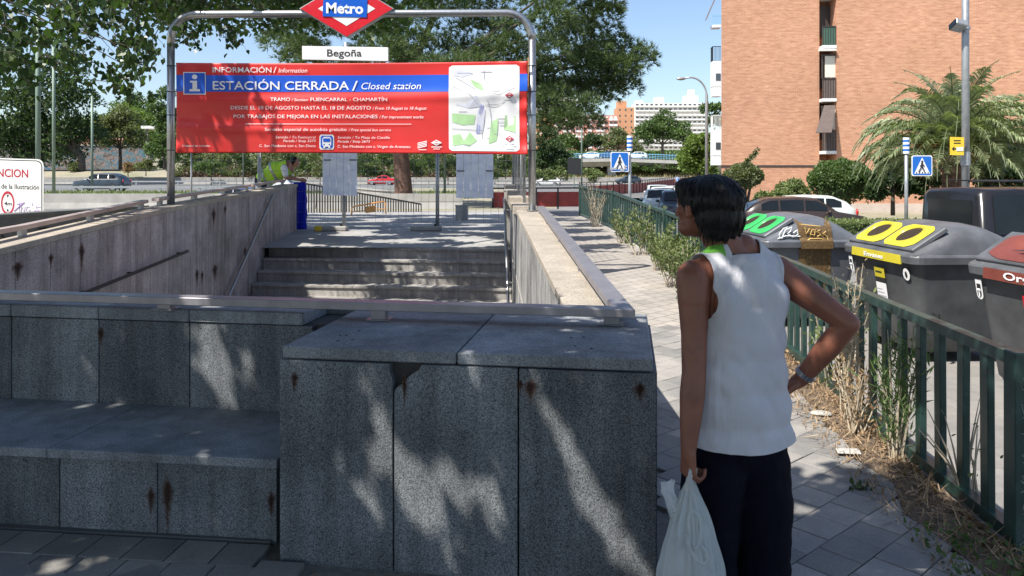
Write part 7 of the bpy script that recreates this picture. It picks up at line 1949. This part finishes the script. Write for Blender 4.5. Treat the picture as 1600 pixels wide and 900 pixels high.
tree('dark bush at the foot of palm tree, left side', 1395, 31, 325, [(1385,270,22),(1405,285,24),(1370,290,18),(1420,262,20),(1440,285,26),(1398,255,14)], 9000, .17, G2, 'bush', 'bush', trunk=.08, per=18, rs=.3)
tree('dark reddish bush at right foot of the palm tree', 1545, 30, 325, [(1530,265,28),(1560,275,30),(1590,268,28),(1575,245,24),(1610,270,30)], 10000, .17, G2, 'bush', 'bush', trunk=.08, per=18, rs=.3)
hd_ = thing('hedge', 'low clipped hedge in front of the brick wall beside the van', 'hedge', (at(1390,21), 21.5, -.5))
hx = rng.random(15000)*7.5-3.0; hz = rng.random(15000)*.86; hy = rng.random(15000)*1.1; side = rng.random(15000); hy = np.where(side < .6, hy*.12, hy); hz = np.where((side >= .6), .80+.08*rng.random(15000), hz)
hp_ = np.stack([hx, hy, hz], 1); hp_ += unit(15000)*.04; scatter('foliage', hp_+np.array(hd_.location), .07, GW, hd_, LEAF6)
bm = bmesh.new(); hexa(bm, [(-3,.08,0),(4.5,.08,0),(4.5,.08,.8),(-3,.08,.8)], (0,1,0)); bmobj('inner_foliage', bm, G2, hd_)
# ---- palm
pc = P(1490, 238, 27.0); palm = thing('palm_tree', 'wide date palm with arching fronds in front of the brick wall', 'palm tree', (pc.x, pc.y, -.45))
bm = bmesh.new(); H_ = pc.z+.45
prev = None
for k in range(17):
    z = H_*k/16; rr = .34+.05*math.sin(k*3.1)+(.10 if k > 12 else 0); cur = [bm.verts.new((rr*(1+.12*(i%2))*math.cos(2*math.pi*i/16+k*.4*0), rr*(1+.12*((i+k)%2))*math.sin(2*math.pi*i/16), z)) for i in range(16)]
    if prev:
        for i in range(16): j = (i+1)%16; bm.faces.new((prev[i],prev[j],cur[j],cur[i]))
    prev = cur
bm.faces.new(prev); bmobj('trunk', bm, M_bark, palm)
def frond_mesh(L_, el, droop, nl=60, seed=0):
    rs_ = random.Random(seed); V_ = []; F_ = []
    rach = []; p = Vector((0,0,0)); ang = el
    for k in range(15):
        rach.append(p.copy()); p = p+Vector((math.cos(ang), 0, math.sin(ang)))*(L_/14); ang -= droop/14*(.4+1.3*k/14)
    bm = bmesh.new(); tube(bm, rach, [.035*(1-.85*k/14)+.004 for k in range(15)], 4)
    for k in range(nl):
        t = .10+.89*k/nl; i = min(13, int(t*14)); f = t*14-i; c = rach[i].lerp(rach[min(14,i+1)], f); tg = (rach[min(14,i+1)]-rach[i]).normalized(); nrm = Vector((-tg.z,0,tg.x))
        ll = .72*math.sin(math.pi*min(1, t*1.05+.12))**.6*(.8+.35*rs_.random())
        for s in (-1, 1):
            sw = rs_.uniform(-.12,.12); d = (Vector((0,s,0))*.70+tg*(.62+sw)+nrm*(.42+rs_.uniform(-.2,.15))).normalized(); m_ = c+d*ll*.55; e = c+d*ll+Vector((0,0,-.34*ll-.10*rs_.random())); wv = tg*.027+nrm*.012
            a = [bm.verts.new(q) for q in (c-wv*.6, c+wv*.6, m_+wv, m_-wv, e)]; bm.faces.new((a[0],a[1],a[2],a[3])); bm.faces.new((a[3],a[2],a[4]))
    me = bpy.data.meshes.new('frond'); bm.to_mesh(me); bm.free(); me.materials.append(GPALM); return me
fms = [frond_mesh(3.7, R(80), R(75), seed=1), frond_mesh(3.9, R(62), R(115), seed=2), frond_mesh(4.0, R(42), R(120), seed=3), frond_mesh(3.8, R(22), R(105), seed=4), frond_mesh(3.4, R(0), R(80), seed=5), frond_mesh(2.8, R(86), R(35), seed=6)]
random.seed(21); k = 0
for ring, (fi, cnt) in enumerate(((5,3),(0,6),(1,18),(2,26),(3,26),(4,20))):
    for i in range(cnt):
        o = link('frond', fms[fi], None, palm); o.location = (0,0,H_+.1); o.rotation_euler = (random.uniform(-.12,.12), random.uniform(-.10,.10), 2*math.pi*(i+random.uniform(-.3,.3))/cnt+ring*.7); s = random.uniform(.86,1.08); o.scale = (s,s,s)
dm = frond_mesh(1.5, R(35), R(110), 26, seed=9).copy(); dm.materials.clear(); dm.materials.append(GPD)
for i in range(16):
    o = link('flower_stalk', dm, None, palm); o.location = (0,0,H_-.1); o.rotation_euler = (0,random.uniform(-.2,.3),2*math.pi*i/16)
# ---- weeds along the green fence
def weed(label, y, off, h, n, leaf, mat, name='weed', cat='weed', stems=9, spread=.30, shape=LEAF6, lm=None, width=1.0, base=None, lean=(0,0), group=None):
    x = fence_x(y)-off; z = G(x, y) if base is None else base; t = thing(name, label, cat, (x, y, z), group=group); bm = bmesh.new(); pts = []; ds = []
    for s in range(stems):
        a = random.uniform(0, 6.28); r = spread*random.uniform(.25,1); hh = h*random.uniform(.55,1.0)
        p0 = Vector((random.uniform(-.08,.08)*spread*3, random.uniform(-.08,.08)*spread*3, 0)); p2 = Vector((r*math.cos(a)+lean[0], r*math.sin(a)+lean[1], hh)); p1 = p0.lerp(p2,.5)+Vector((0,0,.10*hh))
        tube(bm, [p0,p1,p2], [.007,.005,.002], 4, False)
        for q in range(int(n/stems)):
            u = random.uniform(.12,1)**.8; b_ = (p0.lerp(p1,u*2) if u < .5 else p1.lerp(p2,(u-.5)*2)); b_ = b_+Vector((random.gauss(0,.035),random.gauss(0,.035),random.gauss(0,.025))); pts.append(b_+Vector((x,y,z))); dd = (p2-p0).normalized()*.6+Vector((random.uniform(-1,1),random.uniform(-1,1),random.uniform(-.2,.9))); ds.append(dd.normalized())
    bmobj('stems', bm, lm or M_twig, t); scatter('leaves', np.array([tuple(p) for p in pts]), leaf, mat, t, shape, dirs=np.array([tuple(d) for d in ds]), width=width)
    return t
random.seed(31)
wl_ = [('tall leafy weed climbing the green fence, farthest of the big ones',14.0,.22,1.0,1500,.055,GW,16,.42),('bushy grey green weed against the green fence, second from the far end',12.4,.30,.80,2200,.050,GW,26,.50),
 ('dense pale weed spilling onto the path, widest clump of the row',11.0,.34,.78,3000,.050,GW,30,.55),('pale weed clump on the path just left of the man\'s shoulder',9.7,.36,.74,3000,.048,GW,30,.52),('weed clump hidden behind the man, nearest of the row',8.2,.25,.60,1800,.045,G3,22,.40),('low sparse weed farther along the fence before the dead bush',15.6,.22,.55,700,.055,G3,14,.35),('leafy shoots poking over the fence rail behind the man',6.0,-.10,1.16,800,.042,GW,14,.32),('low green tuft at the path edge in front of the row of weeds',9.0,.50,.30,500,.045,GW,14,.34)]
for (lab,y,off,h,n,lf,m_,stm,sp) in wl_: weed(lab, y, off, h*random.uniform(.95,1.25), int(n*.62), lf*random.uniform(.85,1.1), m_, stems=int(stm*.8), spread=sp*1.1)
GS = leafmat('straw_leaves', (.30,.22,.13), (.60,.50,.36), .15, .8)
weed('bare twiggy dead bush halfway along the green fence', 18.6, .25, 1.15, 160, .04, GD, stems=26, spread=.5)
weed('dry pale dead plant standing against the fence beside man\'s elbow', 5.25, .09, 1.12, 560, .034, GS, stems=12, spread=.13, width=.6)
weed('brown shrivelled plant at the fence foot behind man\'s hip', 4.95, .14, .50, 380, .034, GD, stems=15, spread=.20, width=.6)
weed('feathery green weed with narrow leaves growing through the near fence bars', 4.50, .06, .84, 620, .075, leafmat('narrow_green', (.06,.11,.035), (.16,.23,.09)), stems=12, spread=.15, width=.20, shape=LEAF6)
weed('thin bare vine stems tangled on the fence bars by the near post', 3.95, -.06, .55, 30, .03, G3, stems=12, spread=.25)
# pale seed head on the dry plant
# ---- litter of dead leaves along the fence foot
n = 2100; ly = 2.9+rng.random(n)**.8*6.2; lo = rng.random(n)**2.2*(.44-.02*ly)
lx_ = np.array([fence_x(v) for v in ly])-.03-lo; lz_ = .030+rng.random(n)*.030*np.exp(-lo*6)
scatter('leaf_litter', np.stack([lx_, ly, lz_], 1), .028, GD, None, LEAF6, upb=3.0, kind='stuff', sizevar=.5).data.name = 'leaf_litter'
n = 1700; ly = 2.9+rng.random(n)*3.2; lo = rng.random(n)**1.4*.42; lx_ = np.array([fence_x(v) for v in ly])-.02-lo
scatter('dry_twigs', np.stack([lx_, ly, .032+rng.random(n)*.035], 1), .10, leafmat('twig_straw', (.16,.10,.06), (.45,.33,.20), 0, .9), None, NEEDLE, upb=2, width=.05, kind='stuff')
n = 260; ly = 2.9+rng.random(n)*.7; lo = rng.random(n)*.4; lx_ = np.array([fence_x(v) for v in ly])-.02-lo
scatter('ground_weeds', np.stack([lx_, ly, .03+rng.random(n)*.05], 1), .035, G1, None, LEAF6, kind='stuff')
bm = bmesh.new(); v = [bm.verts.new((fence_x(y)-d, y, .0285)) for y, d in [(2.4,.0)]+[(2.4+.35*k, .0) for k in range(1,20)]]; w2 = [bm.verts.new((fence_x(2.4+.35*k)-(.30+.14*mnoise.noise((k*.9,0,0)))*(1-k*.02), 2.4+.35*k, .029)) for k in range(20)]
for k in range(19): bm.faces.new((w2[k], v[k], v[k+1], w2[k+1]))
tag(bmobj('soil_strip', bm, plain('dry_soil', (.13,.095,.065), .98, 0, .4, 25, bmp=.8, bscale=60)), kind='structure')
M_paper = plain('dirty_paper', (.42,.41,.38), .8, 0, .2, 30)
# single things lying on the paving
lf = thing('green_sprig', 'small dark green leafy sprig lying on the shaded paving', 'sprig', P(1344,771,CZ*F/(771-HY)))
pts = np.array([[0.012*i, random.uniform(-.02,.02), .012] for i in range(-4,5) for _ in range(3)]); scatter('leaves', pts+np.array(lf.location)*np.array([1,1,0])+np.array([0,0,.028]), .035, G2, lf, LEAF6, upb=1)
lf.location.z = 0.0; 
for ch in lf.children: ch.location.z = 0
pp_ = P(1332,718,CZ*F/(718-HY)); pc_ = thing('paper_scrap', 'flat piece of whitish litter paper on path beside the weeds', 'litter', (pp_.x-.03, pp_.y, .045))
bm = bmesh.new(); bm.faces.new([bm.verts.new(q) for q in ((-.07,-.03,.004),(.06,-.05,.006),(.08,.03,.010),(-.05,.05,.005))]); e = bmobj('sheet', bm, M_paper, pc_); md = e.modifiers.new('s','SOLIDIFY'); md.thickness = .002
pp_ = P(1290,655,CZ*F/(655-HY)); pc_ = thing('crumpled_wrapper', 'crumpled white wrapper by the dry leaves behind the man', 'litter', (pp_.x-.03, pp_.y, .04))
bm = bmesh.new(); bmesh.ops.create_icosphere(bm, subdivisions=2, radius=.05)
for v in bm.verts: v.co = Vector((v.co.x*1.5, v.co.y*.9, abs(v.co.z)*.35))*(1+.4*mnoise.noise(v.co*40))
bmobj('wrapper', bm, M_paper, pc_)
# dry grass on banks and verge
def grass(name, x0, x1, y0, y1, n, h, mat):
    x = x0+(x1-x0)*rng.random(n); y = y0+(y1-y0)*rng.random(n); z = np.array([G(a, b) for a, b in zip(x, y)]); d = unit(n)*.5; d[:,2] = 1
    scatter(name, np.stack([x,y,z],1), h, mat, None, NEEDLE, dirs=d, width=.35, kind='stuff')
grass('verge_grass', -45, -2, 46.5, 57, 9000, .35, GW); grass('bank_grass', -60, 45, 136, 176, 22000, .8, GY)
x = -30+28*rng.random(2500)
# ---- overhanging broad-leaf trees (shade canopy)
GLD = leafmat('hanging_leaves', (.018,.045,.014), (.075,.125,.035), .30, .32)
def gap_ok(q, gaps):
    keep = np.ones(len(q), dtype=bool)
    for (x0, y0, x1, y1, r) in gaps:
        a = np.array([x0, y0]); b = np.array([x1, y1]); ab = b-a; L2 = max((ab**2).sum(), 1e-9)
        t = np.clip(((q-a)@ab)/L2, 0, 1); d = np.linalg.norm(q-(a+t[:,None]*ab), axis=1); keep &= d > r
    return keep
def fq(px, py, y, z=None):      # shadow coordinates of a point seen at pixel px,py and distance y
    p = P(px, py, y); return (p.x+SX*p.z, p.y+SY*p.z)
def seg(px0, py0, px1, py1, r):
    def fy(px): t = (px-433)/592.; return 3.37-.24*t
    a = fq(px0, py0, fy(px0)); b = fq(px1, py1, fy(px1)); return (a[0], a[1], b[0], b[1], r)
gaps = [seg(855,640,880,700,.045),seg(880,700,960,830,.045),seg(960,830,1000,895,.055),seg(548,740,578,790,.032),seg(610,690,620,770,.05),seg(640,720,690,800,.045),seg(700,730,740,790,.042),seg(740,790,790,775,.035),seg(680,830,705,880,.03),
  seg(565,600,590,650,.018),seg(475,590,490,620,.02),seg(690,600,705,640,.022),seg(740,560,745,590,.03),seg(590,880,595,895,.03),seg(650,800,665,830,.03),seg(985,690,1000,720,.016)]
def wq(px0, py0, px1, py1, r, D=4.12): a = fq(px0,py0,D); b = fq(px1,py1,D); return (a[0],a[1],b[0],b[1],r)
gaps += [wq(318,500,322,555,.085), wq(335,560,350,610,.05), wq(312,560,318,590,.04), wq(95,570,100,610,.02), wq(190,610,192,635,.02), wq(140,585,145,610,.022)]
gaps += [wq(330,740,360,745,.02,3.5), wq(60,775,62,790,.02,3.6)]
def gq(px, py, r, z=0.0):
    D = (CZ-z)*F/(py-HY); a = fq(px, py, D); return (a[0], a[1], a[0], a[1], r)
gaps += [gq(95,890,.06), gq(165,875,.03), gq(110,858,.02), gq(1250,800,.07), gq(1262,712,.06), gq(1300,700,.05), gq(1330,665,.08), gq(1280,660,.08), gq(1425,890,.05), gq(1360,815,.04), gq(1400,800,.03), gq(1270,730,.04), gq(1290,745,.03), gq(1490,780,.06)]
def mq(px, py, r, D=2.74): a = fq(px, py, D); return (a[0], a[1], a[0], a[1], r-.026)
gaps += [mq(1068,408,.05,2.80), mq(1120,415,.06), mq(1160,430,.048), mq(1150,480,.034), mq(1205,505,.022), mq(1188,478,.018), mq(1288,548,.026,2.80), mq(1130,405,.05,2.8), mq(1215,395,.04,2.82), mq(1100,400,.04,2.85)]
# keep the steel rail's bright glint and the cap's far edge
gaps += [wq(300,462,330,462,.05,4.2), wq(900,565,905,566,.03,3.3)]
def canopy(tree_o, nm, n, q_region, zr, size, gaps_, dens=None, mat=GL, shape=LEAFH):
    (x0, x1, y0, y1) = q_region
    q = np.stack([x0+(x1-x0)*rng.random(n), y0+(y1-y0)*rng.random(n)], 1)
    z = zr[0]+(zr[1]-zr[0])*rng.random(n)
    keep = gap_ok(q, gaps_)
    if dens is not None: keep &= rng.random(n) < dens(q[:,0], q[:,1])
    q, z = q[keep], z[keep]
    pts = np.stack([q[:,0]-SX*z, q[:,1]-SY*z, z], 1)
    return scatter(nm, pts, size, mat, tree_o, shape, sizevar=.25, upb=1.2)
near = thing('broadleaf_tree', 'leafy tree overhanging the bench from behind left, giving the dappled shade', 'tree', (-5.2, -2.2, 0))
def dens1(x, y):
    d = np.ones_like(x)
    d = np.where(y > 4.75, .0, d); d = np.where((x > .75) & (y > 4.05), np.clip(1-(y-4.05)*2.2, 0, 1)*.8, d)
    d = np.where((x < .75) & (y > 4.45) & (y <= 5.3), .75, d)
    d = np.where((x < -.3) & (y > 4.3) & (y < 6.0), .95, d)
    d = np.where(x > 2.55+.0*y, np.clip(1-(x-2.55)*4, 0, 1), d)
    return d
gaps = [(a,b,c,d,r*1.1+.027) for a,b,c,d,r in gaps]
canopy(near, 'crown', 62000, (-5.2, 2.9, 2.3, 6.0), (3.3, 5.5), .094, gaps, dens1)  # leaves left out along sun rays so flecks land on chosen spots
canopy(near, 'shade_crown', 24000, (-8.0, 5.0, -5.0, 2.3), (4.2, 7.5), .19, [])  # unseen coarse leaves added overhead and behind the camera to darken ambient light
bm = bmesh.new(); tube(bm, [(0,0,-.1),(.1,.1,1.5),(.3,.3,3.2),(.7,.5,4.6),(1.3,1.0,6.0)], [.26,.22,.19,.15,.08], 12); bmobj('trunk', bm, M_barkgrey, near, smooth=True)
bm = bmesh.new()
for e in ((2.2,2.2,5.2),(3.4,2.6,5.6),(1.0,3.4,5.3),(4.6,2.4,5.8),(-1.0,2.6,5.6),(3.0,.4,6.0),(5.2,1.2,6.4)):
    a = Vector((.4,.35,3.4)); b_ = Vector(e); tube(bm, [a, a.lerp(b_,.5)+Vector((0,0,.35)), b_], [.11,.06,.018], 6)
bmobj('limb', bm, M_barkgrey, near, smooth=True)
# second tree, left of the stairwell: its hanging branches fill the top left of the view, its crown shades the landing
far = thing('broadleaf_tree', 'broad leaved tree whose hanging branches fill the top left of view', 'tree', (-8.8, 7.6, .1))
def dens2(x, y):
    d = np.full_like(x, .85)
    f = np.array([mnoise.noise((a*.75, b*1.9, 3.0)) for a, b in zip(x, y)])
    d = np.where(f > np.where(y < 16.6, .06, .20), 0, d)                       # open patches give the sun flecks on the landing
    d = np.where((y < 13.3) & (x > -1.9), 0.0, d); d = np.where((y < 13.3) & (x <= -1.9), np.clip((-1.9-x)/2.2, 0, .75), d)
    d = np.where((x > .45), 0.0, d)
    d = np.where((y < 14.3) & (y >= 13.3), d*.7, d)
    return d
canopy(far, 'shade_crown', 64000, (-6.3, .5, 12.1, 23.5), (5.4, 8.0), .13, [], dens2)
# pavement shade streaks beyond the pedestal: a few thin boughs
def dens3(x, y):
    f = np.array([mnoise.noise((a*.5, b*1.6, 9.0)) for a, b in zip(x, y)]); return np.where(f > .02, .9, 0)
canopy(far, 'outer_crown', 9000, (.5, 2.3, 14.5, 25), (6.2, 8.2), .14, [], dens3)
bm = bmesh.new(); tube(bm, [(0,0,-.2),(.1,0,2.0),(.35,.2,4.0),(.9,.9,5.8),(1.4,1.8,7.2)], [.30,.25,.21,.15,.07], 12); bmobj('trunk', bm, M_barkgrey, far, smooth=True)
bm = bmesh.new()
for e in ((3.6,2.0,5.6),(4.2,5.0,6.0),(2.4,6.6,6.6),(5.4,3.6,6.2),(6.0,7.0,7.2),(-1.5,3,6),(3.0,.4,3.9),(4.4,1.2,3.7)):
    a = Vector((.35,.2,4.0)); b_ = Vector(e); tube(bm, [a, a.lerp(b_,.5)+Vector((0,0,.4)), b_], [.12,.07,.02], 6)
bmobj('limb', bm, M_barkgrey, far, smooth=True)
# hanging leaf sprays, each a drooping twig with heart-shaped leaves
sprays = []
def area(n, x0, x1, y0, y1, D0, D1):
    for _ in range(n): sprays.append((random.uniform(x0,x1), random.uniform(y0,y1), random.uniform(D0,D1)))
random.seed(44)
area(44, -60, 230, -60, 5, 7.4, 10.5); area(26, -60, 150, -10, 55, 7.4, 10); area(13, -60, 115, 50, 92, 7.6, 9.8); area(12, 120, 215, 0, 70, 8.0, 10.4); area(9, 0, 70, 90, 115, 8, 9.5); area(4, 95, 160, 85, 108, 8.0, 9.5)
area(12, 190, 235, 50, 105, 8.6, 10.2); area(9, 262, 330, -15, 18, 11.7, 13); area(7, 345, 372, 5, 55, 11.8, 13); area(9, 275, 305, 20, 60, 11.8, 13); area(16, 330, 470, -45, 5, 11.7, 13.5); area(5, 398, 425, 10, 36, 11.8, 13); area(7, 440,475,-20,15,12,13); area(7, 155,205,105,135,8.4,9.8)
area(20, 225, 480, -90, -35, 11.7, 13.5)
bmt = bmesh.new(); lp_, ld_ = [], []
for (px, py, D) in sprays:
    c = P(px, py, D); L_ = random.uniform(.22,.50)*D/8.5; hx_ = random.uniform(-.5,.9); dirv = Vector((hx_, random.uniform(-.5,.5), random.uniform(-.75,-.15))).normalized()
    p0 = c-dirv*L_*.6; p1 = c+Vector((0,0,.05)); p2 = c+dirv*L_*.5+Vector((0,0,-.05)); tube(bmt, [p0,p1,p2], [.006,.004,.0015], 4, False)
    for q in range(random.randint(14,22)):
        u = random.random(); b_ = (p0.lerp(p1,u*2) if u < .5 else p1.lerp(p2,u*2-1))+Vector((random.gauss(0,.06),random.gauss(0,.06),random.gauss(0,.05))); lp_.append(tuple(b_)); ld_.append((random.uniform(-.7,.7), random.uniform(-.7,.7), -random.uniform(.5,1.2)))
for k in range(46):      # boughs linking the sprays back to the trunk
    s_ = random.choice(sprays); b_ = P(*s_); a = Vector((-8.2+random.uniform(-.2,.8), 7.9, 4.0+random.uniform(-.3,.8))); tube(bmt, [a, a.lerp(b_,.55)+Vector((0,0,.28)), b_], [.022,.013,.004], 5, False)
for v in bmt.verts: v.co -= far.location
bmobj('hanging_twigs', bmt, M_barkgrey, far)
ld_ = np.array(ld_); ld_ /= np.linalg.norm(ld_, axis=1, keepdims=True)
scatter('crown', np.array(lp_), .078, GLD, far, LEAFH, dirs=ld_, sizevar=.3, upb=.2)
